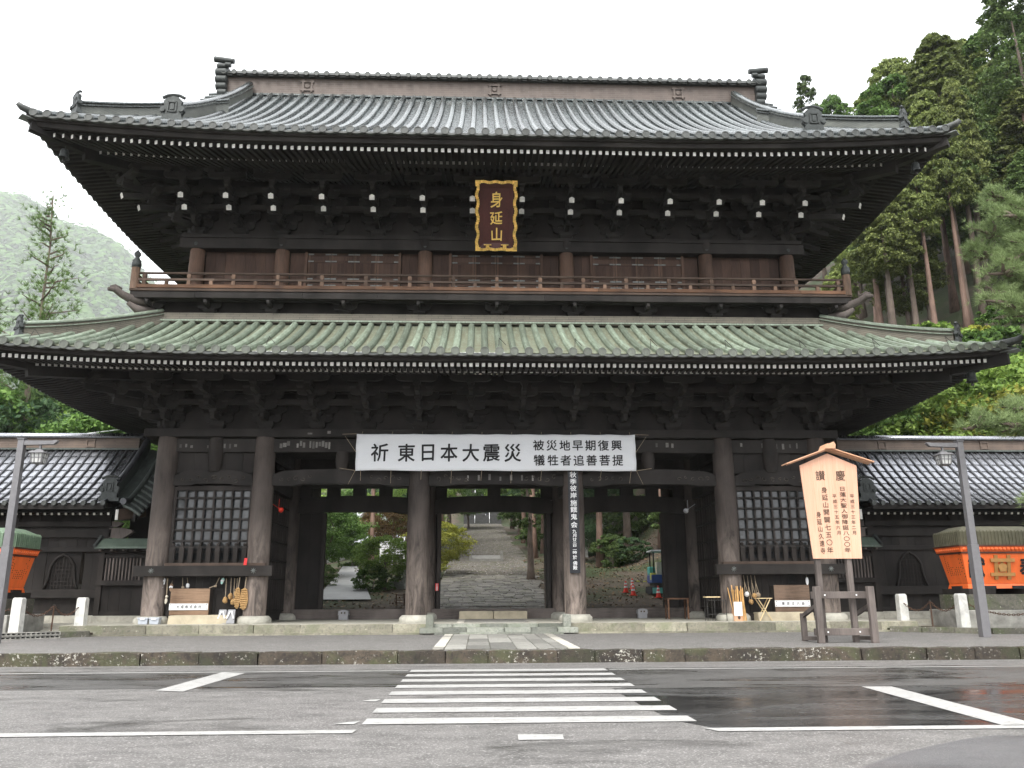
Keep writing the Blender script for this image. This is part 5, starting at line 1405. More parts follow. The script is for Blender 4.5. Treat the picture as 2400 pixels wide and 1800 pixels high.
    # rows of small illegible writing on the side face
    m = MB(); xs0 = lambda z: x0+.20-(z-1.86)/1.04*.17
    for cidx, (yy, za, zb, hh) in enumerate(((29.62, 2.0, 2.86, .06), (29.75, 2.2, 2.7, .045), (29.9, 2.12, 2.42, .04), (30.02, 2.12, 2.42, .04), (30.14, 2.12, 2.42, .04), (30.26, 2.12, 2.42, .04), (30.38, 2.12, 2.42, .04), (30.50, 2.12, 2.66, .04), (30.64, 2.2, 2.84, .04))):
        z = zb
        while z > za:
            if R.random() < .85: m.hexa([(X(xs0(z)-.006), yy-hh*.5, z), (X(xs0(z)-.006), yy+hh*.5*R.uniform(.5, 1), z), (X(xs0(z)-.004), yy+hh*.4, z), (X(xs0(z)-.004), yy-hh*.4, z), (X(xs0(z)-.006), yy-hh*.4, z+hh*.8), (X(xs0(z)-.006), yy+hh*.4, z+hh*.8), (X(xs0(z)-.004), yy+hh*.4, z+hh*.7), (X(xs0(z)-.004), yy-hh*.4, z+hh*.7)])
            z -= hh*1.6
    O('small_writing', m, 'ink_brown')
    # stone plinth
    p = thing('stone_plinth', (X(17.75), 30.2, .4), f'stepped weathered stone plinth under the {side} orange tank', 'plinth', 'stone plinths of the water tanks')
    def box(a, b, c_, d, e, f): q = sorted((X(a), X(b))); return MB().bx(q[0], q[1], c_, d, e, f)
    obj('plinth_base', box(15.95, 19.6, 28.95, 31.4, .38, .98), MAT['concrete_wall'], p, bevel=.02); obj('plinth_top', box(16.25, 19.3, 29.25, 31.15, .98, 1.50), MAT['mossstone'], p, bevel=.02)
    for a, b in ((16.35, 17.2), (18.35, 19.2)): obj('plinth_foot', box(a, b, 29.35, 31.05, 1.50, 1.70), MAT['wood_x'], p)
tank(-1); tank(1)

# ------------------------------------------------------------------ stone bollards, iron stakes, chains
PB = [(-14.28, 27.6, .42, 'L1'), (-13.34, 29.85, .42, 'L2'), (15.0, 30.2, .42, 'R1'), (15.93, 28.05, .42, 'R2'), (18.9, 27.4, .42, 'R3'), (-17.6, 27.2, .42, 'L3')]
PL = ['pale square stone bollard below the left orange tank', 'white stone bollard with rust stain at the left end of the gate platform', 'white stone bollard right behind the notice board at the chain end', 'white stone bollard with grey stains left of the right lamp post', None, None]
for (x, y, z, k), lb in zip(PB, PL):
    if lb is None: continue
    m = MB(); m.fr(x, y, z-.06, z+1.06, .155, .155, .145, .145); m.fr(x, y, z+1.06, z+1.11, .145, .145, .115, .115)
    tag(obj('stone_bollard', m, MAT['stone_white'], bevel=.012), lb, 'bollard', 'stone bollards of the chain fence')
def chain(pts, lab, sag):
    m = MB(); P = []
    for a, b in zip(pts, pts[1:]):
        a, b = Vector(a), Vector(b); n = max(6, int((b-a).length/.072))
        for i in range(n): u = (i+.5)/n; P.append((a.lerp(b, u)+Vector((0, 0, -sag*4*u*(1-u))), (b-a)))
    for i, (p, d) in enumerate(P):
        q = P[min(i+1, len(P)-1)][0]-P[max(i-1, 0)][0]; q.normalize(); up = Vector((0, 0, 1)) if i % 2 else q.cross(Vector((0, 0, 1)))
        if i % 2: up = (up-q*up.dot(q)).normalized()
        loop = [p + q*(.052*cos(a)) + up*(.03*sin(a)) for a in [2*pi*t/7 for t in range(8)]]
        m.tube([tuple(v) for v in loop], .011, 4, False)
    tag(obj('chain', m, MAT['rust']), lab, 'chain', 'iron chains between the bollards')
def stake(x, y, lab):
    t = thing('iron_stake', (x, y, .4), lab, 'stake', 'rusty stakes holding the chains')
    obj('rod', MB().tube([(x, y, .36), (x, y, 1.28)], .022, 6), MAT['rust'], t); obj('knob', MB().lathe([(.01, -.03), (.035, -.01), (.035, .02), (.01, .04)], (x, y, 1.29), 8), MAT['iron'], t)
sL = (-13.75, 28.75); sR = (15.45, 29.1)
stake(*sL, 'thin rusty iron stake between the two left bollards'); stake(*sR, 'thin rusty iron stake between the two right bollards')
chain([(-14.2, 27.72, 1.22), (sL[0], sL[1], 1.29), (-13.4, 29.7, 1.22)], 'rusty iron chain between the two left bollards', .28)
chain([(15.0, 30.05, 1.22), (sR[0], sR[1], 1.29), (15.85, 28.2, 1.22)], 'rusty iron chain between the two right bollards', .28)
chain([(16.05, 27.98, 1.22), (18.8, 27.4, 1.24)], 'rusty iron chain running right from the stained bollard under the right tank', .38)
chain([(-14.4, 27.55, 1.22), (-17.6, 27.2, 1.24)], 'rusty iron chain running left from the pale bollard under the left tank', .30)
# ------------------------------------------------------------------ small things on and around the gate
def slipper(x, y, z, L, w, mat, lab, tilt=0., strap='white_ink'):
    t = thing('hanging_slipper', (x, y, z), lab, 'slipper', 'slippers hung under the left grille')
    Mx = T((x, y, z)) @ Matrix.Rotation(tilt, 4, 'Y')
    sh = [(cos(a)*w*(1.0 if sin(a) > 0 else .82), sin(a)*L/2) for a in [2*pi*k/14 for k in range(14)]]
    obj('sole', MB().prism(sh, 'y', -.015, .02), MAT[mat], t, Mx, bevel=.004)
    obj('strap', MB().tube([(-w*.8, -.02, 0), (0, -.06, L*.12), (w*.8, -.02, 0)], .016, 5, flat=2), MAT[strap], t, Mx)
    obj('cord', MB().tube([(0, .0, L/2-.01), (.005, .03, L/2+.09)], .006, 4), MAT['rope'], t, Mx)
yw = 31.10
for a in ((-11.37, 2.125, .15, .04, 'white_plastic', 'small white slipper, top left of those hung by the left column', .2), (-11.25, 2.135, .15, .04, 'white_plastic', 'small white slipper, second in the top row by the left column', .3),
          (-11.13, 2.075, .23, .05, 'white_plastic', 'white slipper third in the top row left of the wooden box', 0), (-11.38, 1.875, .19, .05, 'grey_plastic', 'small grey slipper, lower left of those by the left column', .1),
          (-11.30, 1.875, .22, .05, 'grey_plastic', 'grey slipper behind the cream one in the lower row', -.05), (-11.20, 1.865, .31, .065, 'cream', 'cream slipper hung lowest by the left column', -.03),
          (-10.865, 1.865, .29, .068, 'wood_box', 'brown wooden slipper hung just left of the lettered box', .03), (-9.09, 2.075, .23, .06, 'mint', 'mint green slipper hung right of the lettered box', .25)):
    slipper(a[0], yw-.06, a[1], a[2], a[3], a[4], a[5], a[6])
def cordthing(name, pts, rad, mat, lab, cat, grp, bulbs=()):
    t = thing(name, pts[-1], lab, cat, grp)
    obj('cord', MB().tube(pts, rad, 5), MAT['rope'], t)
    for (x, y, z, r, h) in bulbs:
        m = MB().lathe([(r*.3, -h/2), (r*.9, -h*.3), (r, 0), (r*.8, h*.32), (r*.25, h/2)], (x, y, z), 9)
        m.v = [(a+R.uniform(-.012, .012), b+R.uniform(-.012, .012), c+R.uniform(-.012, .012)) for a, b, c in m.v]
        obj('straw_knot', m, MAT[mat], t)
y_ = yw-.07
cordthing('hanging_strap', [(-11.01, y_, 2.18), (-11.0, y_, 1.75), (-10.99, y_, 1.5)], .02, 'cream', 'brown strap with pale ladle end hung left of the wooden box', 'strap', 'cords hung under the left grille', [(-10.99, y_, 1.55, .05, .08), (-11.0, y_, 1.40, .045, .2)])
cordthing('hanging_rope', [(-10.49, y_, 2.2), (-10.46, y_, 1.9)], .012, 'rope', 'thin cord hung behind the left lettered box', 'cord', 'cords hung under the left grille', [(-10.46, y_, 1.86, .05, .1)])
cordthing('hanging_rope', [(-10.33, y_, 2.2), (-10.28, y_, 1.95)], .01, 'white_plastic', 'cord with pale crossed strips above the left lettered box', 'cord', 'cords hung under the left grille', [(-10.29, y_, 1.92, .06, .16)])
cordthing('hanging_rope', [(-9.20, y_, 2.2), (-9.30, y_-.05, 1.92), (-9.50, y_-.1, 1.84)], .016, 'rope', 'slanting rope tied to the corner of the left lettered box', 'cord', 'cords hung under the left grille', [(-9.31, y_-.05, 1.90, .06, .08)])
for k, (x, zb, lab) in enumerate(((-8.95, 1.42, 'straw sandal ball on a cord, leftmost of the straw bundles'), (-8.78, 1.55, 'thin straw sandal on a cord second from the mint slipper'), (-8.66, 1.36, 'straw knot hung on twin cords above the grey upright boards'), (-8.57, 1.64, 'short straw knot hung on a thick cord beside the big straw sandals'))):
    cordthing('straw_sandal', [(x, y_, 2.18), (x+.01, y_, zb+.15), (x+.01, y_, zb)], .016, 'straw', lab, 'straw sandal', 'straw sandals hung under the left grille', [(x+.01, y_, zb, .09, .22)])
for x, zt_, zb, w_, lab in ((-8.45, 1.86, 1.12, .10, 'large straw sandal, left of the big pair by the second column'), (-8.22, 1.84, 1.08, .14, 'largest straw sandal hung against the second column')):
    t = thing('straw_sandal', (x, 30.80, zb), lab, 'straw sandal', 'straw sandals hung under the left grille')
    sh = [(x+cos(a)*w_*(1+.08*nz(k, x)), (zt_+zb)/2+sin(a)*(zt_-zb)/2) for k, a in enumerate([2*pi*k/18 for k in range(18)])]
    obj('sole', MB().prism(sh, 'y', 30.76, 30.83), MAT['straw'], t, bevel=.015)
    for q in range(9): zq = zb+.08+(zt_-zb-.16)*q/8; obj('straw_row', MB().tube([(x-w_*.75, 30.75, zq), (x, 30.742, zq+.012), (x+w_*.75, 30.75, zq)], .022, 5), MAT['straw'], t)
    obj('cord', MB().tube([(x, 30.8, zt_-.03), (x+.02, 30.85, 2.2)], .018, 5), MAT['rope'], t)
def letterbox(x0, x1, z0, z1, lab, txt, mat, depth=.42):
    t = thing('offering_box', ((x0+x1)/2, 30.8, z0), lab, 'box', 'wooden boxes with white nameplates')
    y0 = 30.78
    for k in range(2):
        a, b = z0+(z1-z0)*k/2, z0+(z1-z0)*(k+1)/2
        obj('front_board', MB().bx(x0, x1, y0+.004*k, y0+.04, a+.004, b-.002), MAT[mat], t, bevel=.006)
    for x in (x0+.03, x1-.03): obj('side_board', MB().bx(x-.028, x+.028, y0+.041, y0+depth, z0, z1-.01), MAT['wood_z'], t)
    obj('lid', MB().bx(x0+.02, x1-.02, y0+.041, y0+depth, z1-.05, z1-.01), MAT['wood_x'], t)
    w_ = (x1-x0); zc = z0+(z1-z0)*.31
    obj('nameplate', MB().bx(x0-.01, x1-.02, y0-.028, y0-.002, zc-.11, zc+.11), MAT['snow_white'], t, bevel=.004)
    n = len(txt)
    write([(c, x0+w_*(.22+.56*i/(n-1)), zc, .105, .115) for i, c in enumerate(txt)], lambda u, v: (u, y0-.032, v), MAT['ink'], t, .012)
    for x in (x0+.04, x1-.07):
        for z in (zc-.07, zc+.07): obj('nail', MB().tube([(x, y0-.036, z), (x, y0-.026, z)], .016, 6), MAT['iron'], t)
letterbox(-10.77, -9.42, .92, 1.82, 'brown wooden box with white nameplate standing under the left grille', '大成株式会社', 'wood_box')
letterbox(10.66, 11.95, .92, 1.86, 'dark brown wooden box with white nameplate standing under the right grille', '東京丈六会', 'wood_boxd')
for x, lab in ((-11.54, 'pale blue-grey plastic box by the left column, left one of the pair'), (-11.16, 'pale blue-grey plastic box by the left column, right one of the pair')):
    t = thing('plastic_box', (x, 30.6, .62), lab, 'box', 'pair of plastic boxes')
    obj('body', MB().fr(x, 30.62, .625, .80, .15, .12, .165, .13), MAT['grey_plastic'], t, bevel=.01); obj('lid', MB().bx(x-.18, x+.18, 30.47, 30.77, .80, .85), MAT['grey_plastic'], t, bevel=.01)
    obj('handle', MB().bx(x-.08, x+.08, 30.455, 30.47, .78, .83), MAT['white_plastic'], t)
for x, lab in ((-8.90, 'grey board with white V strap leaning under the straw sandals, left one'), (-8.60, 'grey board with white V strap leaning under the straw sandals, right one')):
    t = thing('giant_sandal', (x, 30.72, .62), lab, 'sandal', 'grey giant sandals with white straps')
    obj('sole', MB().hexa([(x-.145, 30.60, .625), (x+.145, 30.60, .625), (x+.145, 30.66, .625), (x-.145, 30.66, .625), (x-.13, 30.72, 1.10), (x+.13, 30.72, 1.10), (x+.13, 30.77, 1.10), (x-.13, 30.77, 1.10)]), MAT['grey_board'], t, bevel=.02)
    obj('strap', MB().tube([(x-.12, 30.60, .80), (x-.02, 30.65, 1.05), (x+.02, 30.65, 1.05), (x+.12, 30.60, .80)], .028, 6), MAT['white_plastic'], t)
# right side: hanging rope sandals, canes, tables
for x, zt_, zb, mt, lab in ((9.66, 2.21, 1.55, 'white_plastic', 'pale sandal on double ropes, leftmost under the right grille'), (9.80, 2.2, 1.28, 'straw', 'straw sandal hung lowest under the right grille'), (9.93, 2.21, 1.50, 'straw', 'straw sandal third from the left under the right grille'), (10.07, 2.2, 1.52, 'rope', 'rope sandal rightmost of four under the right grille')):
    t = thing('rope_sandal', (x, 30.95, zb), lab, 'sandal', 'sandals on ropes under the right grille')
    for q in (-.05, .05): obj('cord', MB().tube([(x-.02, 30.98, zt_), (x, 30.98, (zt_+zb)/2+.1), (x+.04+q, 30.96, zb+.05)], .012, 4), MAT['rope'], t)
    m = MB().lathe([(.03, -.09), (.08, -.05), (.09, .02), (.04, .08)], (x+.05, 30.95, zb), 9); m.v = [(a+R.uniform(-.012, .012), b, c+R.uniform(-.012, .012)) for a, b, c in m.v]; obj('sole', m, MAT[mt], t)
t = thing('sandal_pair', (11.98, 31.0, 1.9), 'white slipper hung at the right end of the right grille', 'slipper')
obj('sole', MB().prism([(11.98+.05*cos(a), 2.0+.14*sin(a)) for a in [2*pi*k/12 for k in range(12)]], 'y', 30.98, 31.01), MAT['white_plastic'], t); obj('cord', MB().tube([(11.98, 31.0, 2.13), (11.98, 31.05, 2.22)], .008, 4), MAT['rope'], t)
crate = thing('cane_crate', (9.22, 30.7, .62), 'small crate with white paper notice holding the walking canes', 'crate')
for a in ((9.07, 9.10, 30.52, 30.80), (9.34, 9.37, 30.52, 30.80), (9.10, 9.34, 30.52, 30.55), (9.10, 9.34, 30.77, 30.80)): obj('panel', MB().bx(*a, .62, 1.0), MAT['wood_cedarx'], crate)
obj('paper_notice', MB().bx(9.075, 9.37, 30.505, 30.515, .80, 1.28), MAT['white_plastic'], crate); obj('notice_picture', MB().prism([(9.24+.05*cos(a), .74+.06*sin(a)) for a in [2*pi*k/9 for k in range(9)]], 'y', 30.505, 30.515), MAT['ink_brown'], crate)
for i in range(26):
    lean = R.uniform(-.2, .06) if i < 14 else R.uniform(-.05, .05)
    x = (9.12+R.uniform(0, .22)) if i < 14 else R.uniform(9.38, 9.54)
    y = R.uniform(30.58, 30.76); h = R.uniform(1.55, 1.86)
    tag(obj('walking_cane', MB().tube([(x+.02, y, .63), (x+lean*.5, y+.02, (h+.63)/2), (x+lean, y+.05, h)], [.016, .015, .017], 6), MAT['bamboo']), 'tan wooden walking cane in the bundle standing by the right grille', 'cane', 'bundle of walking canes')
t = thing('folding_table', (10.18, 30.6, .62), 'small pale wooden folding table with crossed legs beside the canes', 'folding table')
obj('tabletop', MB().bx(9.92, 10.46, 30.45, 30.85, 1.385, 1.41), MAT['wood_pale'], t)
for y in (30.50, 30.80):
    for a, b in (((9.98, .63), (10.40, 1.385)), ((10.42, .63), (9.96, 1.385))): obj('leg', MB().bar((a[0], y, a[1]), (b[0], y+.015, b[1]), .03, .03), MAT['wood_pale'], t)
t = thing('metal_stand', (8.45, 30.7, .62), 'thin black metal stand with pale tray top left of the canes', 'stand')
obj('tray', MB().bx(8.10, 8.62, 30.55, 30.95, 1.43, 1.47), MAT['wood_pale'], t)
for x in (8.14, 8.40, 8.82):
    for y in (30.58, 30.92): obj('leg', MB().bar((x, y, .63), (x, y, 1.36 if x > 8.7 else 1.43), .02, .02), MAT['iron'], t)
for z in (1.34, .86): obj('frame_rail', MB().bx(8.14, 8.82, 30.57, 30.59, z-.012, z+.012), MAT['iron'], t)
t = thing('wooden_table', (7.75, 33.5, .62), 'plain brown wooden table inside the right passage', 'table')
obj('tabletop', MB().bx(7.33, 8.18, 33.3, 33.9, 1.36, 1.42), MAT['wood_railo'], t)
for x in (7.36, 8.12):
    for y in (33.34, 33.86): obj('leg', MB().bx(x-.03, x+.03, y-.03, y+.03, .62, 1.36), MAT['wood_railo'], t)
for x, lab in ((-5.40, 'small grey roofed box at the threshold of the left passage'), (6.68, 'small grey roofed box at the threshold of the right passage')):
    t = thing('grey_box', (x, 35.2, .62), lab, 'box', 'grey roofed boxes at the thresholds')
    obj('body', MB().bx(x-.18, x+.18, 35.1, 35.4, .625, .80), MAT['grey_board'], t); obj('roof', MB().prism([(x-.21, .80), (x+.21, .80), (x+.19, .96), (x+.04, 1.0), (x-.04, 1.0), (x-.19, .96)], 'y', 35.08, 35.42), MAT['grey_board'], t)
    obj('mark', MB().bx(x-.09, x-.03, 35.072, 35.08, .86, .92).bx(x+.03, x+.09, 35.072, 35.08, .86, .92), MAT['ink_brown'], t)
t = thing('fire_notice', (-1.71, 35.84, 1.7), 'small red sign with white characters on the central door post', 'sign')
boxd(t, 'plate', -1.775, -1.645, 35.845, 35.86, 1.74, 2.04, 'red_sign'); write([(c, -1.71, 2.0-.073*i, .075, .07) for i, c in enumerate('火気厳禁')], lambda u, v: (u, 35.84, v), MAT['white_ink'], t, .02)
tag(obj('red_tag', MB().hexa([(-8.30, 30.68, 2.62), (-8.19, 30.68, 2.62), (-8.19, 30.69, 2.62), (-8.30, 30.69, 2.62), (-8.27, 30.68, 2.86), (-8.17, 30.68, 2.86), (-8.17, 30.69, 2.86), (-8.27, 30.69, 2.86)]), MAT['red_sign']), 'small red tag on the sill beam below the left grille', 'tag')
def horn(x, y, z, s, mat, lab):
    t = thing('loudspeaker', (x, y, z), lab, 'loudspeaker')
    obj('horn', MB().tube([(x, y, z), (x+s*.08, y-.15, z-.04), (x+s*.16, y-.28, z-.10)], [.03, .045, .10], 12), MAT[mat], t, smooth=True); obj('bracket', MB().tube([(x, y+.05, z+.35), (x, y+.02, z), (x-s*.3, y+.05, z+.2)], .014, 5), MAT[mat], t)
horn(-7.5, 32.0, 4.75, 1, 'red_plastic', 'small red horn loudspeaker on the inner side of the left grille room'); horn(8.1, 32.4, 4.75, -1, 'grey_board', 'grey horn loudspeaker in the dark right passage')
# paper votive slips pasted on the beams
slip = MB().bx(-.5, .5, -.5, .5, -.5, .5).mesh('votive_slip', MAT['paper_dim'])
def slips(x0, x1, z, n, yy, w_, h_, par=gate):
    for i in range(n):
        if R.random() < .25: continue
        G('votive_slip', slip, None, M=T((x0+(x1-x0)*(i+.5)/n, yy, z+R.uniform(-.05, .05))) @ SC(w_*R.uniform(.7, 1.1), .006, h_*R.uniform(.6, 1.15)))
slips(-6.9, -5.5, 7.0, 12, YF-.146, .09, .24); slips(-7.4, -7.0, 7.0, 3, YF-.146, .12, .2); slips(-11.3, -8.5, 6.95, 14, YF-.146, .09, .16); slips(6.4, 7.6, 7.0, 6, YF-.146, .1, .22); slips(9.8, 12.2, 6.98, 9, YF-.146, .08, .2)
slips(-.6, 2.2, 5.75, 7, YF-.178, .08, .2); slips(-6.6, -5.2, 7.4, 2, YF-.366, .16, .1)
# wire mesh stays on the lower roof edge and lightning wire
for i in range(13):
    x = GXC-15.2+i*2.53
    G('snow_guard', MB().tube([(x, YFL+.35, ztL(x-GXC, .35, XL)+.12), (x+.03, YFL+.55, ztL(x-GXC, .5, XL)+.42), (x+.25, YFL+.5, ztL(x-GXC, .5, XL)+.16)], .012, 4), 'iron', roofL)

# stacked slotted concrete gratings along the left bed
t = thing('drain_gratings', (-14.2, 27.3, .285), 'stack of dark slotted concrete gratings at the corner of the left bed', 'gratings')
ga, gb = Vector((-14.75, 26.98, 0)), Vector((-13.35, 28.35, 0)); gd = (gb-ga).normalized(); gn = Vector((gd.y, -gd.x, 0))
for lay in range(2):
    z0 = .288+lay*.11
    for zz in (z0, z0+.075): obj('grating_bar', MB().bar(tuple(ga+gn*(.14+.02*lay)+Vector((0, 0, zz+.012))), tuple(gb+gn*(.14+.02*lay)+Vector((0, 0, zz+.012))), .16, .026), MAT['concrete_wall'], t)
    for k in range(15):
        p = ga.lerp(gb, k/14)+gn*(.14+.02*lay); obj('grating_web', MB().bar(tuple(p+Vector((0, 0, z0+.03))-gd*.018), tuple(p+Vector((0, 0, z0+.03))+gd*.018), .155, .07), MAT['concrete_wall'], t)
    obj('grating_back', MB().bar(tuple(ga+gn*.08+Vector((0, 0, z0+.045))), tuple(gb+gn*.08+Vector((0, 0, z0+.045))), .02, .09), MAT['rubber'], t)
# ------------------------------------------------------------------ trees, plants, mountain
import numpy as np
NR = np.random.default_rng(5)
def fast_mesh(name, verts, k, mats, midx=None):
    """verts (F*k,3): F separate polygons of k corners"""
    nv = len(verts); nf = nv//k
    me = bpy.data.meshes.new(name)
    me.vertices.add(nv); me.vertices.foreach_set('co', np.asarray(verts, dtype=np.float32).ravel())
    me.loops.add(nv); me.loops.foreach_set('vertex_index', np.arange(nv, dtype=np.int32))
    me.polygons.add(nf); me.polygons.foreach_set('loop_start', np.arange(0, nv, k, dtype=np.int32))
    for m in mats: me.materials.append(m)
    if midx is not None: me.polygons.foreach_set('material_index', midx.astype(np.int32))
    me.update(calc_edges=True); return me
def unit(a): return a/np.maximum(np.linalg.norm(a, axis=1, keepdims=True), 1e-6)
def leaves(P, out, size, jit=.7, asp=.55):
    n = len(P); nn = unit(out + NR.normal(0, jit, (n, 3)))
    t = unit(np.cross(nn, NR.normal(0, 1, (n, 3)))); b = np.cross(nn, t)
    s = (size*NR.uniform(.6, 1.3, n))[:, None]
    V = np.stack([P-t*s, P+b*s*asp, P+t*s, P-b*s*asp], 1); return V.reshape(-1, 3)
def clump_points(C, rad, n, flat=.7):
    """points near the surface of ellipsoid clumps; returns points and outward vectors"""
    m = len(C); d = unit(NR.normal(0, 1, (m*n, 3))); d[:, 2] = np.where(d[:, 2] < -.3, -d[:, 2]*.6, d[:, 2])
    r = np.repeat(rad, n)*NR.uniform(.45, 1.05, m*n)**.6
    off = d*r[:, None]; off[:, 2] *= flat
    return np.repeat(C, n, 0)+off, d
def crown_cedar(seed, h0, h1, rmax, nc, leaf, per=60, shape='cone'):
    global NR; NR = np.random.default_rng(seed)
    u = NR.uniform(0, 1, nc)**.85
    z = h0+(h1-h0)*u
    if shape == 'cone': rr = rmax*(1-u)**.46*(.55+.45*np.sin(np.minimum(u*9, pi/2)))
    elif shape == 'round': rr = rmax*np.sqrt(np.maximum(0, 1-(2*u-1)**2))
    else: rr = rmax*np.maximum(.18, np.sin(pi*np.clip(u*.85+.12, 0, 1)))**.7
    rr = rr*NR.uniform(.82, 1.18, nc)
    a = NR.uniform(0, 2*pi, nc); q = NR.uniform(.25, 1., nc)**.5
    C = np.stack([np.cos(a)*rr*q, np.sin(a)*rr*q, z], 1)
    rad = NR.uniform(.14, .30, nc)*rmax*(.55+.6*(1-u))
    P, d = clump_points(C, rad, per)
    keep = NR.uniform(0, 1, len(P)) < .93
    return leaves(P[keep], d[keep]*.6+np.array([0, 0, .5]), leaf)
def trunk_mesh(name, h, r, mat, seed=0, bend=.3, limbs=6, h0=.5, n=9):
    r0 = random.Random(seed); m = MB(); pts = []; rad = []
    for k in range(9):
        u = k/8; pts.append((bend*nz(u*2, seed)*u, bend*nz(u*2, seed+9)*u, h*u)); rad.append(r*(1-u*.86)*(1.35 if k == 0 else 1))
    m.tube(pts, rad, n, True)
    for k in range(limbs):
        u = h0+(1-h0)*.9*(k+.5)/limbs; a = k*2.4+r0.uniform(-.4, .4); L = h*.16*(1.15-u)*r0.uniform(.7, 1.3)
        p = (bend*nz(u*2, seed)*u, bend*nz(u*2, seed+9)*u, h*u)
        m.tube([p, (p[0]+cos(a)*L*.5, p[1]+sin(a)*L*.5, p[2]+L*.10), (p[0]+cos(a)*L, p[1]+sin(a)*L, p[2]+L*.28)], [r*(1-u)*.42+.02, r*(1-u)*.3+.015, .012], 5)
    return m.mesh(name, MAT[mat], True)
def tree(name, loc, crown, trunk, lab, cat='tree', grp=None, s=1., rz=None, sx=None):
    t = thing(name, loc, lab, cat, grp)
    M = T(loc) @ Matrix.Rotation(R.uniform(0, 6.28) if rz is None else rz, 4, 'Z') @ SC(sx or s, sx or s, s)
    obj('trunk', trunk, None, t, M)
    if crown: obj('crown', crown, None, t, M)
    return t
# prototypes (unit: metres, base at origin)
CED = [fast_mesh('crown', crown_cedar(11+k, 10 if k < 3 else 7, 27, 4.3 if k < 3 else 5.0, 300, .20, 150), 4, [MAT[m]]) for k, m in enumerate(('leaf_cedar', 'leaf_hinoki', 'leaf_cedar', 'leaf_dark'))]
HIN = [fast_mesh('crown', crown_cedar(31+k, 8, 24, 5.6, 320, .20, 150, 'round'), 4, [MAT[m]]) for k, m in enumerate(('leaf_hinoki', 'leaf_broad', 'leaf_blue'))]
OPEN_ = fast_mesh('crown', crown_cedar(51, 7, 30, 5.2, 210, .20, 80), 4, [MAT['leaf_dark']])
CEDH = [fast_mesh('crown', crown_cedar(201+k, 15, 27, 4.4, 230, .20, 150), 4, [MAT[m]]) for k, m in enumerate(('leaf_cedar', 'leaf_hinoki', 'leaf_dark'))]
TRKH = [trunk_mesh('trunk', 25, .62, m, k+20, .4, 5, .62) for k, m in enumerate(('bark', 'bark_red', 'bark'))]
TRK = [trunk_mesh('trunk', 25, .46, m, k, .5, 8, .35) for k, m in enumerate(('bark', 'bark_red', 'bark'))]
def tz(x, y): return Tz(x, y)-.25
# -- wooded slope on the right
fr_ = [   # x, y, crown kind, height scale, width scale, label
    (48.1, 64, 'o', 0.92, 0.95, 'tallest dark open-crowned conifer at the upper right corner of the picture'),
    (48.0, 76, 'c1', 0.94, 1.09, 'big bright cedar with dense rounded top left of the tallest conifer'),
    (48.9, 86, 'h0', 1.04, 0.80, 'broad yellow-green tree above the right end of the top roof'),
    (43.6, 98, 'o', 1.0, 0.62, 'slender pale tree standing alone right of the roof ridge end'),
    (44.9, 94, 'h1', 1.02, 0.58, 'low rounded tree right beside the slender pale one'),
    (59.4, 88, 'c0', 0.74, 0.93, 'cedar between the big bright cedar and the tallest conifer'),
    (42.3, 74, 'c3', 0.62, 0.79, 'dark cedar behind the right corner of the top roof'),
    (36.5, 72, 'c1', 0.52, 0.66, 'mid-height green cedar below the right corner of the top roof'),
    (41.0, 75, 'h2', 0.6, 0.56, 'blue-green tree above the row of bare trunks'),
    (48.5, 72, 'c3', 0.62, 0.75, 'dark cedar right of the trunk row'),
    (44.7, 60, 'c0', 0.63, 0.72, 'cedar at the right picture edge above the near pine'),
    (30.4, 66, 'h0', 0.40, 0.28, 'small bright cypress peeping over the right balcony railing'),
    (41.3, 78, 'c0', 0.67, 0.85, 'cedar deep in the shade behind the top roof corner'),
    (45.6, 72, 'c2', 0.47, 0.73, 'straight cedar in the middle of the trunk row'),
    (44.9, 88, 'h1', 0.85, 0.54, 'round tree closing the gap left of the broad yellow-green one'),
    (42.0, 57, 'c3', 0.46, 0.57, 'dark cedar at the right picture edge behind the near pine'),
]
fr_ += [(52.5, 80, 'h0', .95, .95, 'broad light green tree between the bright cedar and the tallest conifer'), (46.5, 82, 'h1', .95, .85, 'fluffy light green tree behind the big bright cedar'), (50.5, 70, 'h0', .78, .8, 'yellow-green tree below the tallest conifer'), (40.5, 84, 'h0', .72, .75, 'yellow-green tree right behind the top roof corner'), (44.0, 68, 'h1', .52, .7, 'light green tree above the right half of the trunk row'), (38.2, 78, 'h0', .62, .7, 'yellow-green tree filling the slope beside the roof corner'), (47.5, 64, 'h0', .60, .7, 'light green tree between trunk row and near pine'), (56.0, 76, 'h1', .95, .9, 'broad green tree at the right picture edge behind the tallest conifer'), (35.0, 64, 'h0', .40, .5, 'small light green tree left of the trunk row')]
pro = {'c0': CED[0], 'c1': CED[1], 'c2': CED[2], 'c3': CED[3], 'h0': HIN[0], 'h1': HIN[1], 'h2': HIN[2], 'o': OPEN_}
for i, (x, y, k, s, wx, lab) in enumerate(fr_): tree('cedar_tree', (x, y, tz(x, y)), pro[k], TRK[i % 3], lab, 'tree', 'cedars on the right slope', s, sx=wx)
ORD = ['first', 'second', 'third', 'fourth', 'fifth', 'sixth', 'seventh', 'eighth', 'ninth', 'tenth', 'eleventh', 'twelfth', 'thirteenth', 'fourteenth', 'fifteenth', 'sixteenth']
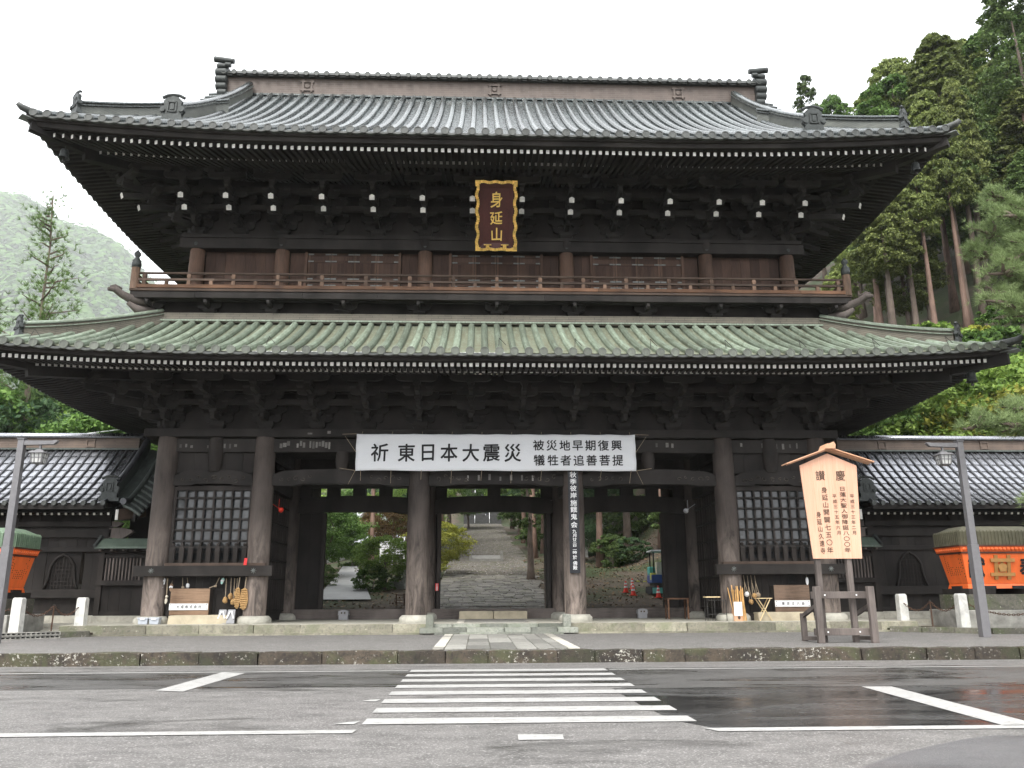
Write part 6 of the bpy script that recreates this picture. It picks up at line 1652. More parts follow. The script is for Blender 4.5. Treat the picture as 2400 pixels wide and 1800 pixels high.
# bare straight trunks showing below the crowns
for i in range(13):
    x = 31.5+i*.83+R.uniform(-.3, .3); y = 57.5+R.uniform(0, 6.5)+i*.15
    tree('cedar_tree', (x, y, tz(x, y)), CEDH[i % 3], TRKH[i % 3], ORD[i]+' from the left in the row of bare cedar trunks on the right slope', 'tree', 'cedars on the right slope', .56+.018*i+R.uniform(-.03, .05), sx=R.uniform(.42, .6))
BUSHW = ['just above the wing ridge', 'behind the wind bell', 'right of the wind bell', 'under the lower eave corner', 'below the trunk row', 'left below the trunk row', 'under the tallest conifer', 'peeping over the lower hip ridge', 'in the shade right of the trunk row', 'next to the light maple', 'behind the near pine', 'deepest under the lower eave', 'at the right picture edge', 'nearest the gate wall', 'between the last trunks', 'at the foot of the dark cedar']
# undergrowth: low shrubs on the right slope
SHR = [fast_mesh('crown', crown_cedar(71+k, .1, 2.2, 1.6, 70, .075, 130, 'round'), 4, [MAT[m]]) for k, m in enumerate(('leaf_broad', 'leaf_dark', 'leaf_maple', 'leaf_blue', 'leaf_yellow', 'leaf_rust'))]
STEM = trunk_mesh('stem', 1.6, .06, 'bark', 4, .2, 5, .3, 6)
def shrub(x, y, k, s, lab, grp, cat='shrub', sx=None, z=None):
    t = thing('shrub', (x, y, tz(x, y) if z is None else z), lab, cat, grp); M = T((x, y, (tz(x, y) if z is None else z))) @ Matrix.Rotation(R.uniform(0, 6), 4, 'Z') @ SC(sx or s, sx or s, s)
    obj('stem', STEM, None, t, M); obj('foliage', SHR[k], None, t, M)
for i, (x, y, k, s) in enumerate(((29, 53, 0, 2.4), (31.5, 55, 2, 2.2), (34, 52, 0, 2.6), (27.5, 56, 1, 2.4), (36, 54, 3, 1.2), (32.5, 57, 1, 1.2), (38, 57, 0, 1.0), (35.5, 56.5, 4, 1.0), (40.5, 56, 1, 1.3), (30, 48.5, 2, 2.6), (33.5, 47.5, 0, 2.8), (26.5, 50, 1, 2.2), (37, 49, 4, 2.8), (24, 52, 1, 2.4), (41, 57, 1, 1.1), (44.5, 57, 3, 1.6))):
    shrub(x, y, k, s, f'{("leafy green", "dark", "light green", "bluish", "yellowish")[k]} bush on the right slope, {BUSHW[i]}', 'bushes on the right slope')
# arching broadleaf trees behind the right wing
MAP = [fast_mesh('crown', crown_cedar(91+k, 1.6, 5.2, 3.0, 150, .075, 150, 'round'), 4, [MAT[m]]) for k, m in enumerate(('leaf_maple', 'leaf_broad', 'leaf_yellow', 'leaf_rust', 'leaf_blue'))]
MTR = trunk_mesh('trunk', 4.6, .13, 'bark', 8, .9, 9, .3, 7)
for x, y, k, s, lab in ((25.5, 45.5, 0, 2.1, 'light green maple above the right wing roof beside the wind bell'), (29.5, 44.5, 2, 2.0, 'yellow-green tree behind the pine above the right wing'), (21.5, 46.5, 1, 1.8, 'green leafy tree in the gap between lower eave and right wing roof'), (33, 46, 0, 2.2, 'light green tree at the right edge above the wing roof')):
    tree('leafy_tree', (x, y, tz(x, y)), MAP[k], MTR, lab, 'tree', 'leafy trees behind the right wing', s)
# -- left side: leafy trees behind the left wing
for x, y, k, s, lab in ((-20, 48, 1, 1.9, 'green leafy tree in the gap under the left lower eave'), (-25.5, 52, 4, 2.2, 'bluish leafy tree above the left wing ridge'), (-31, 50, 1, 2.3, 'green tree at the left edge above the wing roof'), (-16.5, 55, 0, 2.0, 'light green tree deepest under the left lower eave'), (-22.5, 58, 0, 2.4, 'light green tree behind the bluish one on the left'), (-35, 58, 4, 2.8, 'tall bluish tree at the far left edge'), (-28, 62, 1, 2.8, 'tall leafy tree behind the left wing trees')):
    tree('leafy_tree', (x, y, tz(x, y)), MAP[k], MTR, lab, 'tree', 'leafy trees behind the left wing', s)
# -- pines
def needles(P, D, L, n, w, spread=.75):
    """tufts: n needles per tuft"""
    m = len(P); d = unit(np.repeat(D, n, 0) + NR.normal(0, spread, (m*n, 3))); b = np.repeat(P, n, 0)
    s = unit(np.cross(d, NR.normal(0, 1, (m*n, 3))))*w; ln = (L*NR.uniform(.7, 1.2, m*n))[:, None]
    return np.stack([b-s, b+s, b+d*ln], 1).reshape(-1, 3)
def pine(name, base, top_pts, branches, lab, mat, tl, tw, ntuft, nn, trunk_r, grp=None, spread=.28, u0=.12):
    t = thing(name, base, lab, 'pine tree', grp)
    m = MB(); N = len(top_pts); m.tube(top_pts, [trunk_r*(1-.9*k/(N-1)) for k in range(N)], 8)
    P, D = [], []
    for br in branches:
        m.tube(br, [max(.02, trunk_r*.28*(1-k/len(br))) for k in range(len(br))], 5)
        L = sum((Vector(a)-Vector(b)).length for a, b in zip(br, br[1:])); n = int(ntuft*L)
        for _ in range(n):
            u = NR.uniform(u0, 1.)**(.7 if u0 > .2 else 1); seg = min(len(br)-2, int(u*(len(br)-1))); f = u*(len(br)-1)-seg
            p = Vector(br[seg]).lerp(Vector(br[seg+1]), f); d = (Vector(br[seg+1])-Vector(br[seg])).normalized()
            sp_ = spread*(1.25-.6*u)
            off = Vector(NR.normal(0, sp_, 3)); off.z = off.z*.75+.06
            P.append(p+off); D.append((d*.55+off.normalized()*.5+Vector((0, 0, .55)))[:])
    obj('trunk', m, MAT['bark'], t, smooth=True)
    P = np.array([p[:] for p in P]); D = unit(np.array(D))
    obj('needles', fast_mesh('needles', needles(P, D, tl, nn, tw), 3, [MAT[mat]]), None, t)
def bush_branch(a, b, droop=0., n=5):
    a, b = Vector(a), Vector(b); out = []
    for i in range(n): u = i/(n-1); p = a.lerp(b, u); p.z += -droop*sin(u*pi)+.12*nz(u*4, a.x+b.z); p.x += .18*nz(u*5, b.z); out.append(tuple(p))
    return out
# near pine whose branches enter from the right
NR = np.random.default_rng(77)
B0 = (21.0, 25.5)
def twigs(main, k, ln):
    out = [main]
    for i in range(1, len(main)):
        for q in range(k):
            p = Vector(main[i]); a = NR.uniform(0, 2*pi); L = ln*NR.uniform(.5, 1.1)*(1.15-.5*i/len(main))
            out.append(bush_branch(p, p+Vector((cos(a)*L-.25*L, sin(a)*L*.8, NR.uniform(-.35, .65)*L)), 0, 4))
    return out
brs = []
for tip, z0 in (((14.45, 24.2, 6.35), 7.2), ((15.95, 24.5, 10.8), 10.4), ((16.5, 24.4, 11.8), 11.3), ((17.0, 24.6, 13.5), 12.9), ((15.4, 23.8, 6.3), 6.9), ((16.2, 24.6, 7.1), 7.3), ((16.7, 24.0, 10.0), 9.9), ((16.4, 25.2, 12.4), 12.0), ((17.2, 24.8, 10.6), 10.5), ((15.95, 23.9, 4.05), 4.6), ((16.6, 24.2, 3.6), 4.3), ((16.0, 24.2, 11.3), 11.0), ((16.3, 24.8, 12.9), 12.4), ((16.9, 25.2, 14.4), 13.6), ((15.75, 23.9, 10.2), 10.1), ((17.3, 24.1, 12.2), 11.8), ((17.2, 24.2, 6.6), 7.0)):
    brs += twigs(bush_branch((B0[0], B0[1], z0), (tip[0]+.5, tip[1], tip[2]), .25), 5, .85)
pine('pine_tree', (B0[0], B0[1], .4), [(B0[0], B0[1], .3), (20.8, 25.4, 4), (21.2, 25.6, 8), (20.9, 25.3, 11.5), (20.7, 25.4, 14.5)], brs, 'near pine whose needle branches reach in from the right picture edge', 'leaf_pine', .21, .006, 62, 14, .28, None, .15, .42)
# far pines on the left
NR = np.random.default_rng(79)
def young_pine(x, y, z0, z1, seed, lab, rr, sp=.55):
    r0 = random.Random(seed); H = z1-z0
    top = [(x+.5*nz(k*.7, seed), y, z0+H*k/8) for k in range(9)]
    brs = []
    zz = z0+H*.38
    while zz < z1-.3:
        u = (zz-z0)/H; a = r0.uniform(0, 2*pi); L = rr*(1.12-u)*r0.uniform(.55, 1.2)
        xx = x+.5*nz(u*8*.7, seed)
        brs.append(bush_branch((xx, y, zz), (xx+cos(a)*L, y+sin(a)*L, zz+L*r0.uniform(.15, .6)), .0, 4)); zz += H*.016*r0.uniform(.6, 1.5)
    brs.append(bush_branch(top[-2], (top[-1][0], y, z1+.2), 0, 3))
    pine('pine_tree', (x, y, z0), top, brs, lab, 'leaf_pinefar',   .40, .016, 12, 16, .26, 'pines behind the left wing', sp)
young_pine(-27.0, 50, 1.2, 26.2, 3, 'tall sparse pine standing against the misty mountain', 4.6)
young_pine(-31.2, 51, 1.2, 20.0, 6, 'shorter pine left of the tall sparse one above the left roof corner', 5.2, .6)
young_pine(-29.0, 56, 1.2, 13.5, 9, 'pine under the left eave behind the leafy trees', 4.5, .6)

# ------------------------------------------------------------------ precinct behind the gate
# cobbled approach: 300 nearest stones single, the rest joined
g = MB(); nn = 40
ysp = [41.0+i*(108/nn) for i in range(nn+1)]
g.grid(2, nn+1, lambda i, j: (GXC-3.0+i*5.8, ysp[j], Tz(GXC, ysp[j])+.03))
app = struct('approach_path', g, MAT['cobble'])
cob = block_meshes('paving_stone', 'cobble', 6, .05)
cnt = 0; rest = MB(); y = 41.3
while y < 142:
    x = GXC-2.95; dy = R.uniform(.42, .62)*(1 if y < 75 else 1.5)
    while x < GXC+2.75:
        wd = R.uniform(.4, .85)
        if cnt < 300: obj('paving_stone', cob[R.randrange(6)], None, app, T((x+wd/2, y+dy/2, Tz(GXC, y+dy/2)+.035)) @ Matrix.Rotation(math.atan(.123), 4, 'X') @ Matrix.Rotation(R.uniform(-.06, .06), 4, 'Z') @ SC(wd*.97, dy*.96, .10+R.uniform(-.03, .05)))
        else: zq = Tz(GXC, y+dy/2)+R.uniform(.05, .1); rest.fr(x+wd/2, y+dy/2, zq-.12, zq, wd*.48, dy*.47, wd*.43, dy*.42)
        x += wd; cnt += 1
    y += dy
tag(obj('paving_stones', rest, MAT['cobble'], app), kind='stuff')
# little stone bridge on the path
t = thing('stone_bridge', (.6, 68.9, Tz(.6, 68.9)), 'small flat stone slab bridge with four posts on the cobbled path', 'bridge')
zb_ = Tz(.6, 68.9)
BRM = 'stone_base2'; obj('deck', MB().hexa([(-.6, 68.2, zb_+.0), (1.85, 68.2, zb_+.0), (1.85, 70.6, zb_+.35), (-.6, 70.6, zb_+.35), (-.6, 68.2, zb_+.22), (1.85, 68.2, zb_+.22), (1.85, 70.6, zb_+.6), (-.6, 70.6, zb_+.6)]), MAT[BRM], t)
for x in (-.62, 1.87):
    for y in (68.3, 70.4): obj('post', MB().fr(x, y, zb_, zb_+.85, .11, .11, .10, .10), MAT[BRM], t)
    obj('rail', MB().bx(x-.06, x+.06, 68.4, 70.3, zb_+.35, zb_+.6), MAT[BRM], t)
# far flight of steps with white handrails
t = thing('stone_stairs', (.6, 146, Tz(.6, 146)), 'long dark stone stairway with white handrails at the far end of the path', 'stairs')
z = Tz(GXC, 143)
for k in range(46): obj('step', MB().bx(GXC-3.2, GXC+3.2, 144+k*.42, 144.46+k*.42, z+k*.30-.4, z+(k+1)*.30), MAT['stone_dark'], t)
for x in (-1.25, 1.25): obj('handrail', MB().bar((GXC+x-.05, 143.9, z+.9), (GXC+x-.05, 144+46*.42, z+46*.30+.9), .07, .07), MAT['white_plastic'], t); [obj('rail_post', MB().bx(GXC+x-.08, GXC+x-.02, 144.2+k*2.4, 144.26+k*2.4, z+k*1.714, z+k*1.714+1.1), MAT['white_plastic'], t) for k in range(8)]
# cedars lining the approach
k = 0
for x, y, kind, s, sx, lab in ((-4.2, 66, 0, .85, .75, 'huge cedar trunk behind the yellow maple left of the path'), (-5.4, 76, 2, .9, .7, 'cedar trunk left of the path behind the huge one'), (-3.9, 88, 0, .9, .6, 'cedar trunk left of the path above the little bridge'), (-4.6, 100, 1, .95, .6, 'cedar trunk left of the path halfway to the stairs'), (-4.0, 116, 3, 1., .6, 'far cedar trunk left of the path'), (-5.5, 130, 0, 1., .6, 'cedar trunk beside the left foot of the stairs'),
        (4.6, 71.5, 1, .9, .7, 'reddish cedar trunk right of the path'), (6.0, 78, 0, .9, .65, 'cedar trunk right of the reddish one'), (4.9, 92, 3, .95, .6, 'grey cedar trunk right of the path'), (5.3, 108, 2, 1., .6, 'cedar trunk right of the path halfway to the stairs'), (5.0, 126, 0, 1., .6, 'far cedar trunk right of the stairs'),
        (9.2, 64.5, 3, .9, .62, 'leaning cedar trunk in the right passage view'), (11.6, 66, 0, .95, .7, 'thick cedar trunk behind the excavator'), (7.2, 72, 1, .9, .6, 'cedar trunk left in the right passage view'), (13.5, 62, 2, .9, .66, 'cedar trunk at the right side of the right passage view'), (8.3, 80, 0, 1., .62, 'dark cedar trunk deep in the right passage view'), (10.3, 86, 3, 1., .62, 'cedar trunk deepest in the right passage view'),
        (-8.2, 66, 1, .8, .42, 'slim red-brown cedar trunk in front of the white notice boards'), (-6.9, 84, 3, .9, .55, 'dark cedar trunk behind the notice boards'), (-11.5, 92, 2, .9, .6, 'cedar behind the garden left of the path')):
    tree('cedar_tree', (x, y, tz(x, y)), CED[kind], TRK[1] if ('red' in lab) else TRK[(k*2) % 3], lab, 'tree', 'cedars along the approach', s, sx=sx); k += 1
# garden plants seen through the gate
for x, y, kd, s, lab in ((-2.6, 57.5, 2, .72, 'yellow maple left of the cobbled path'), (-5.4, 50.5, 0, .62, 'bright green maple sapling in the left passage view'), (-10.2, 58, 1, .95, 'green maple on the left of the left passage view'), (-7.5, 74, 3, .95, 'rust-tinged maple behind the white notice boards'), (-12.5, 66, 1, 1.1, 'green garden tree behind the ramp'), (-9.3, 79, 0, 1.1, 'light green tree below the far white roof'), (6.5, 110, 0, 1.6, 'light green tree above the path right of the stairs'), (-1.5, 125, 1, 1.5, 'leafy tree left of the stairs')):
    tree('maple_tree', (x, y, tz(x, y)), MAP[kd], MTR, lab, 'tree', 'garden trees behind the gate', s)
for x, y, kd, s, lab in ((-15, 84, 1, 1.25, 'leafy understory tree behind the hall roof'), (-11, 104, 4, 1.4, 'bluish understory tree far behind the garden'), (-7.5, 98, 0, 1.3, 'light understory tree above the left passage'), (-14.5, 112, 1, 1.7, 'green understory tree at the far left of the garden'), (-6.5, 118, 0, 1.5, 'light understory tree left of the stairs foot'), (6.8, 96, 4, 1.3, 'bluish understory tree right of the path'), (9.5, 100, 0, 1.5, 'light understory tree above the right passage'), (12.5, 92, 1, 1.4, 'green understory tree behind the right passage cedars'), (15, 84, 4, 1.4, 'bluish understory tree on the right bank'), (8, 118, 1, 1.7, 'green understory tree right of the stairs foot'), (11.5, 76, 4, 1.15, 'bluish understory tree behind the round dark bush'), (17, 74, 1, 1.4, 'green understory tree at the right jamb'), (7.6, 67.5, 4, .7, 'small bluish tree behind the tall black board'), (-19, 95, 0, 1.5, 'light understory tree behind the left jamb')):
    tree('maple_tree', (x, y, tz(x, y)), MAP[kd], MTR, lab, 'tree', 'understory trees behind the gate', s)
ctm = trunk_mesh('trunk', 7.5, .26, 'bark', 14, 1.2, 7, .42, 8)
CTC = fast_mesh('crown', crown_cedar(131, 3.6, 8.5, 2.6, 60, .17, 55, 'round'), 4, [MAT['leaf_dark']])
tree('maple_tree', (3.35, 54.9, tz(3.35, 54.9)), CTC, ctm, 'dark forked tree standing right of the cobbled path', 'tree', 'garden trees behind the gate', 1., rz=2.)
for i, (x, y, kd, s, lab) in enumerate(((-6.0, 49.6, 0, .75, 'green bush at the foot of the maple sapling'), (-4.4, 52.5, 1, .6, 'dark bush beside the rocks'), (-9.4, 52, 1, .7, 'dark bush left of the ramp'), (-11.2, 55, 0, .9, 'leafy bush behind the ramp corner'), (-8.6, 69, 2, 1.0, 'light green bush at the top of the ramp'), (-10.5, 72, 0, 1.2, 'green hedge bush left at the top of the ramp'), (10.0, 63.3, 1, 1.15, 'round dark bush in the right passage view'), (11.3, 62.6, 3, .9, 'bluish bush right of the round dark one'), (12.2, 55, 2, .55, 'small light fern bush beside the excavator'), (8.0, 76, 1, 1.5, 'dark undergrowth bush behind the stone lanterns'), (9.6, 74, 3, 1.6, 'dark bush behind the white post lamp'), (12.5, 70, 1, 1.8, 'large dark bush behind the thick cedar'), (6.2, 84, 1, 1.6, 'dark bush right of the grey cedar'), (14.5, 60, 1, 1.4, 'dark bush at the right jamb of the right passage'), (-6.4, 86, 1, 1.6, 'dark bush behind the rust maple'), (-2.9, 62, 4, .5, 'yellowish low bush below the yellow maple'))):
    shrub(x, y, kd, s, lab, 'bushes behind the gate')
# rocks beside the path
rk = block_meshes('garden_rock', 'rock', 4, .16)
for i, (x, y, s) in enumerate(((-5.3, 50.8, .55), (-4.8, 51.3, .7), (-4.4, 51.0, .6), (-3.9, 52.0, .8), (-3.5, 51.2, .5), (-3.1, 53.5, .6), (-2.9, 55.2, .55), (-3.6, 50.5, .45), (-4.1, 51.9, .9), (-2.7, 57.2, .5))):
    tag(obj('garden_rock', rk[i % 4], None, None, T((x, y, Tz(x, y)+s*.2)) @ Matrix.Rotation(R.uniform(0, 6), 4, 'Z') @ SC(s, s*.8, s*.75)), f'grey garden rock {["beside the sapling bush", "on the garden edge", "next to the stone pillar", "behind the stone pillar", "right of the pillar", "below the yellow maple", "near the maple trunk", "in front of the pillar", "largest in the row", "at the path edge"][i]}', 'rock', 'rocks along the garden edge')
t = thing('stone_pillar', (-3.95, 51.3, Tz(-3.95, 51.3)), 'pale stone pillar with panelled base behind the left front column', 'pillar')
zq = Tz(-3.95, 51.3); obj('pillar_base', MB().fr(-3.95, 51.3, zq-.1, zq+1.7, .55, .5, .4, .36), MAT['rock'], t); obj('pillar_shaft', MB().bx(-4.2, -3.7, 51.05, 51.55, zq+1.7, zq+4.0), MAT['stone_far'], t)
# concrete ramp
g = MB(); N = 12
def rp(i, j):
    y = 45.2+i*0+j*(24/N); xl = -8.35-(y-45.2)*.10; xr = -5.55-(y-45.2)*.175; return ((xl, xr)[i], y, Tz((xl+xr)/2, y)+.10)
g.grid(2, N+1, rp); struct('garden_ramp', g, MAT['concrete'])
# white notice boards
t = thing('white_signboard', (-6.6, 67, Tz(-6.6, 67)), 'white framed signboard with rows of writing in the garden', 'sign board')
zq = 5.9-.55; bx_ = -7.15
for dx in (0, .95):
    obj('panel', MB().bx(bx_+dx-.45, bx_+dx+.45, 66.5, 66.55, zq-.65, zq+.45), MAT['white_plastic'], t)
    for k in range(5): obj('writing_row', MB().bx(bx_+dx-.36, bx_+dx+.36, 66.49, 66.498, zq-.5+k*.18, zq-.44+k*.18), MAT['grey_board'], t)
for dx in (-.45, .5, 1.4): obj('post', MB().bx(bx_+dx-.03, bx_+dx+.03, 66.55, 66.6, Tz(-6.6, 66.5)-.2, zq+.6), MAT['white_plastic'], t)
# far temple hall with pale roof
t = thing('temple_hall', (-14, 96, Tz(-14, 96)), 'pale grey tiled roof of a hall glimpsed above the garden trees', 'temple hall')
zq = Tz(-14, 96)
zq -= 1.6; obj('wall', MB().bx(-22, -8, 96, 104, zq, zq+3.6), MAT['plaster'], t)
obj('roof', MB().prism([(93.5, zq+3.1), (104.5, zq+3.1), (99, zq+7.4)], 'x', -24, -7), MAT['tile_far'], t)
for k in range(42): obj('roof_rib', MB().bar((-23.8+k*.4, 93.4, zq+3.15), (-23.8+k*.4, 99, zq+7.5), .14, .12), MAT['tile_far'], t)
obj('ridge', MB().bx(-24.2, -6.8, 98.7, 99.3, zq+7.3, zq+7.9), MAT['tile_far'], t)
# low wooden stool
t = thing('stool_frame', (-3.8, 43.6, Tz(-3.8, 43.6)), 'dark low wooden railing frame behind the left centre column', 'railing')
zq = Tz(-3.8, 43.6)
for x in (-4.1, -3.7, -3.3): obj('post', MB().bx(x-.03, x+.03, 43.6, 43.66, zq-.05, zq+.55), MAT['rust'], t)
for z in (.5, .25, .12): obj('rail', MB().bx(-4.13, -3.27, 43.61, 43.65, zq+z-.02, zq+z+.02), MAT['rust'], t)
# stone lanterns and lamp in the right passage view
for x, y, lab in ((8.35, 72, 'left of two small stone lanterns at the forest edge'), (9.1, 72.6, 'right of two small stone lanterns at the forest edge')):
    z = Tz(x, y); t = thing('stone_lantern', (x, y, z), lab, 'stone lantern', 'stone lanterns at the forest edge')
    obj('pedestal', MB().fr(x, y, z-.2, z+1.0, .24, .24, .14, .14), MAT['stone_far'], t); obj('light_box', MB().bx(x-.2, x+.2, y-.2, y+.2, z+1.0, z+1.4), MAT['stone_far'], t); obj('cap', MB().fr(x, y, z+1.4, z+1.62, .36, .36, .08, .08), MAT['stone_far'], t)
x, y = 10.1, 70; z = Tz(x, y); t = thing('post_lantern', (x, y, z), 'white lantern on a slim post at the forest edge', 'lamp')
obj('post', MB().bx(x-.05, x+.05, y-.05, y+.05, z, z+2.3), MAT['wood_post'], t); obj('lamp_box', MB().fr(x, y, z+2.3, z+2.75, .2, .2, .24, .24), MAT['white_plastic'], t); obj('lamp_roof', MB().fr(x, y, z+2.75, z+2.92, .34, .34, .05, .05), MAT['snow_white'], t)
# cones, barrier bar, mini excavator
cone = MB(); cone.bx(-.19, .19, -.19, .19, 0, .03); cone.lathe([(.14, .03), (.04, .62), (.03, .63)], n=12); cme_ = cone.mesh('cone_body', MAT['red_plastic'])
bnd = MB(); bnd.lathe([(.105, .25), (.085, .36)], n=12, caps=False); bnd.lathe([(.072, .44), (.055, .53)], n=12, caps=False); bme_ = bnd.mesh('cone_band', MAT['white_plastic'])
for x, y, lab in ((8.31, 48.4, 'orange traffic cone with white bands, leftmost'), (8.45, 46.9, 'orange traffic cone in front of the leftmost pair'), (8.98, 50.0, 'orange traffic cone farthest back'), (9.62, 45.9, 'orange traffic cone nearest the excavator')):
    t = thing('traffic_cone', (x, y, Tz(x, y)), lab, 'traffic cone', 'traffic cones round the excavator')
    obj('cone_body', cme_, None, t, T((x, y, Tz(x, y)+.02))); obj('cone_band', bme_, None, t, T((x, y, Tz(x, y)+.02)) @ SC(1.06, 1.06, 1))
t = thing('barrier_bar', (9.3, 47.5, 2.0), 'yellow and black striped bar lying across two traffic cones', 'barrier bar')
A_, B_ = Vector((9.0, 49.9, Tz(9, 50)+.5)), Vector((11.2, 49.0, Tz(11.2, 49)+.5))
for k in range(12): obj('bar_stripe', MB().tube([tuple(A_.lerp(B_, k/12)), tuple(A_.lerp(B_, (k+1)/12))], .022, 6), MAT['yellow_p' if k % 2 else 'rubber'], t)
ex, ey = 10.15, 47.6; ez = Tz(ex, ey); t = thing('mini_excavator', (ex, ey, ez), 'small turquoise and blue excavator with canopy behind the right column', 'excavator')
for s in (-.55, .55):
    sh = [(ey-.9, ez+.2), (ey-.75, ez+.03), (ey+.75, ez+.03), (ey+.9, ez+.2), (ey+.75, ez+.42), (ey-.75, ez+.42)]
    obj('track', MB().prism(sh, 'x', ex+s-.16, ex+s+.16), MAT['rubber'], t)
obj('chassis', MB().bx(ex-.5, ex+.5, ey-.6, ey+.6, ez+.35, ez+.6), MAT['iron'], t)
obj('body', MB().bx(ex-.62, ex+.62, ey-.55, ey+.75, ez+.6, ez+1.05), MAT['blue_p'], t, bevel=.05); obj('engine_cover', MB().bx(ex-.6, ex+.6, ey+.1, ey+.75, ez+1.05, ez+1.5), MAT['turq'], t, bevel=.06)
obj('side_panel', MB().bx(ex-.63, ex-.35, ey-.5, ey-.1, ez+.75, ez+1.15), MAT['yellow_p'], t, bevel=.04); obj('seat', MB().bx(ex-.28, ex+.05, ey-.3, ey+.08, ez+1.05, ez+1.75), MAT['cream'], t, bevel=.05)
obj('canopy', MB().bx(ex-.62, ex+.55, ey-.6, ey+.7, ez+2.28, ez+2.38), MAT['white_plastic'], t, bevel=.04)
for x, y in ((-.45, .6), (.45, .6), (-.45, -.4)): obj('canopy_post', MB().bx(ex+x-.03, ex+x+.03, ey+y-.03, ey+y+.03, ez+1.0, ez+2.28), MAT['iron'], t)
obj('boom', MB().bar((ex+.25, ey-.6, ez+.9), (ex+.1, ey-1.1, ez+2.5), .16, .22), MAT['turq'], t); obj('arm', MB().bar((ex+.1, ey-1.1, ez+2.5), (ex+.35, ey-1.9, ez+1.5), .13, .18), MAT['turq'], t)
obj('bucket', MB().prism([(ey-2.1, ez+1.1), (ey-1.7, ez+1.1), (ey-1.65, ez+1.5), (ey-1.95, ez+1.6)], 'x', ex+.15, ex+.55), MAT['iron'], t); obj('blade', MB().bx(ex-.7, ex+.7, ey-1.15, ey-1.05, ez+.05, ez+.35), MAT['turq'], t)
# walker on the far steps
def person(x, y, z, lab):
    t = thing('person', (x, y, z), lab, 'person')
    me = bpy.data.meshes.new('body'); V = [(0, 0, .92), (0, .04, 1.18), (0, .10, 1.40), (0, .13, 1.50), (0, .15, 1.62), (-.10, 0, .88), (-.11, .10, .50), (-.11, -.04, .06), (-.11, .10, .03), (.10, 0, .88), (.11, .18, .55), (.11, .12, .22), (.11, .26, .19), (-.19, .10, 1.38), (-.24, .06, 1.12), (-.22, .18, .90), (.19, .10, 1.38), (.24, .12, 1.12), (.21, .26, .95)]
    E_ = [(0, 1), (1, 2), (2, 3), (3, 4), (0, 5), (5, 6), (6, 7), (7, 8), (0, 9), (9, 10), (10, 11), (11, 12), (2, 13), (13, 14), (14, 15), (2, 16), (16, 17), (17, 18)]
    me.from_pydata(V, E_, []); me.update(); o = bpy.data.objects.new('body', me); place(o, t, T((x, y, z)))
    sk = o.modifiers.new('skin', 'SKIN'); rad = [.15, .14, .15, .06, .11, .09, .065, .05, .04, .09, .065, .05, .04, .06, .045, .035, .06, .045, .035]
    for i, r in enumerate(rad): me.skin_vertices[0].data[i].radius = (r, r*.85)
    me.skin_vertices[0].data[0].use_root = True; o.modifiers.new('sub', 'SUBSURF').levels = 1
    me.materials.append(MAT['cloth_white'])
    obj('trousers', MB().lathe([(.10, 0), (.15, .35), (.19, .8), (.17, .95)], (x, y+.05, z+.06), 10), MAT['cloth_dark'], t); obj('hair', MB().lathe([(.08, 0), (.115, .06), (.11, .14), (.05, .19)], (x, y+.14, z+1.55), 10), MAT['hair'], t)
person(1.35, 146.5, Tz(GXC, 143)+1.7, 'person in white shirt climbing the far steps seen from behind')
# fallen leaves on the ground behind the gate
NR = np.random.default_rng(3)
n = 9000; lx = NR.uniform(-14, 15, n); ly = NR.uniform(41.5, 72, n)
kp = (np.abs(lx-GXC+.1) > 2.2) | (NR.uniform(0, 1, n) < .25); lx, ly = lx[kp], ly[kp]
P = np.array([(a, b, Tz(a, b)+.05) for a, b in zip(lx, ly)])
tag(obj('leaf_litter', fast_mesh('leaf_litter', leaves(P, np.tile([0, 0, 1.], (len(P), 1)), .085, .35, .6), 4, [MAT['leaf_litter']]), None), 'fallen brown leaves scattered on the ground behind the gate', 'leaves', kind='stuff')

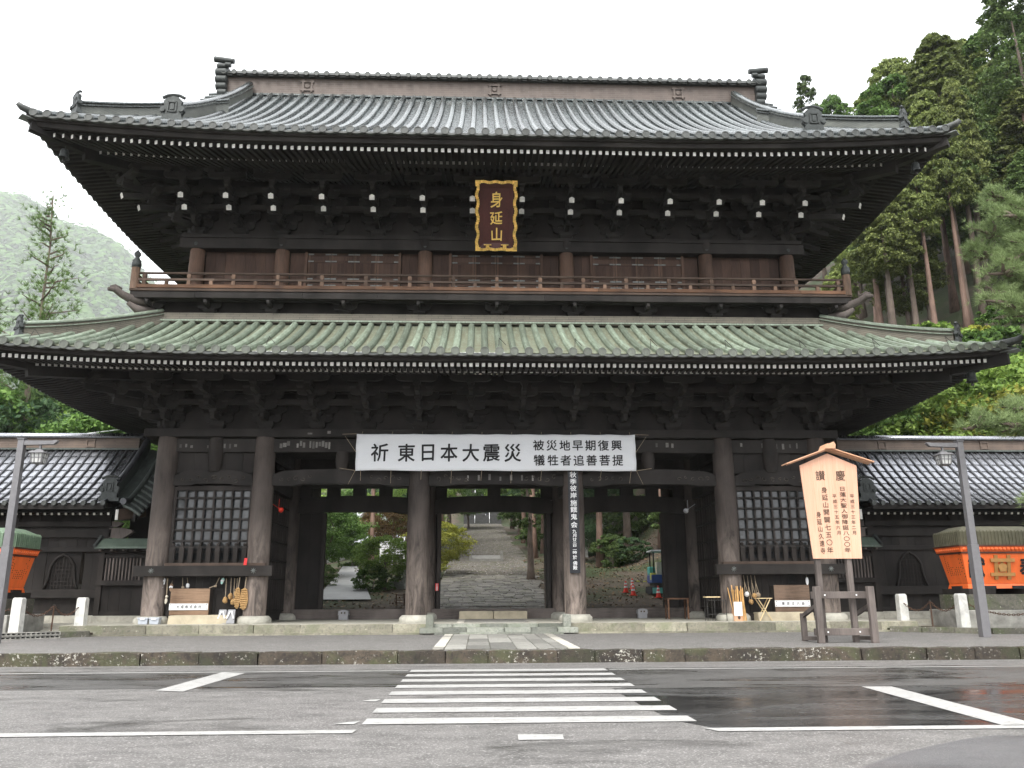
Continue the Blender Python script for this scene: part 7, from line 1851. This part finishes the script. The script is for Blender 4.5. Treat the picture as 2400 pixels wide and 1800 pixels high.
# ------------------------------------------------------------------ misty mountain on the left
def Mz(x, y):
    x, y = x/1.85, y/1.85
    az = x/max(y, 1)                       # bearing
    crest = 690 + 260*(-az-.55) + 40*nz(x*.004, y*.004, 2)
    prof = smooth(620, 1600, y)
    g_ = 70*nz(x*.005, y*.005, 5) + 34*nz(x*.013, y*.013, 6) + 9*nz(x*.04, y*.04, 7)
    return 1.85*max(-2, crest*prof**1.1*smooth(-.10, -.50, az) + g_*prof)
g = MB(); nx_, ny_ = 90, 60
mxs = [1.85*(-1500+1400*i/(nx_-1)) for i in range(nx_)]; mys = [1.85*(640+1150*j/(ny_-1)) for j in range(ny_)]
g.grid(nx_, ny_, lambda i, j: (mxs[i], mys[j], Mz(mxs[i], mys[j]))); struct('mountain', g, MAT['hill'], smooth=True)
NR = np.random.default_rng(21)
C = []; rad = []
while len(C) < 4200:
    y = 1.85*NR.uniform(700, 1640); az = NR.uniform(-.68, -.38); x = az*y
    s = NR.uniform(16, 46); C.append((x, y, Mz(x, y)+s*.55)); rad.append(s)
P, d = clump_points(np.array(C), np.array(rad), 50, 1.05)
tag(obj('forest', fast_mesh('forest', leaves(P, d*1.0+np.array([0, 0, .35]), 10., .14, .9), 4, [MAT['leaf_far']]), None), 'misty green forest covering the mountain on the left', 'forest', kind='stuff')
# overhead cable at the left
tag(obj('cable', MB().tube([(-30, 44, 9.1), (-22, 45, 9.9), (-14, 46, 11.2)], .025, 5), MAT['white_plastic']), 'thin pale overhead cable under the left lower eave', 'cable')
# ------------------------------------------------------------------ mist in the air
hz = NT('haze'); hz.t.nodes.remove(hz.b)
pv = hz.n('ShaderNodeVolumePrincipled'); pv.inputs['Color'].default_value = (.97, .98, 1, 1); pv.inputs['Density'].default_value = .00013; pv.inputs['Anisotropy'].default_value = 0.
hz.l(pv.outputs[0], hz.out.inputs['Volume'])
tag(obj('haze', MB().bx(-3900, 3900, -3900, 3900, -3, 1900), hz.mat), 'thin even mist filling the valley air', 'haze', kind='stuff')
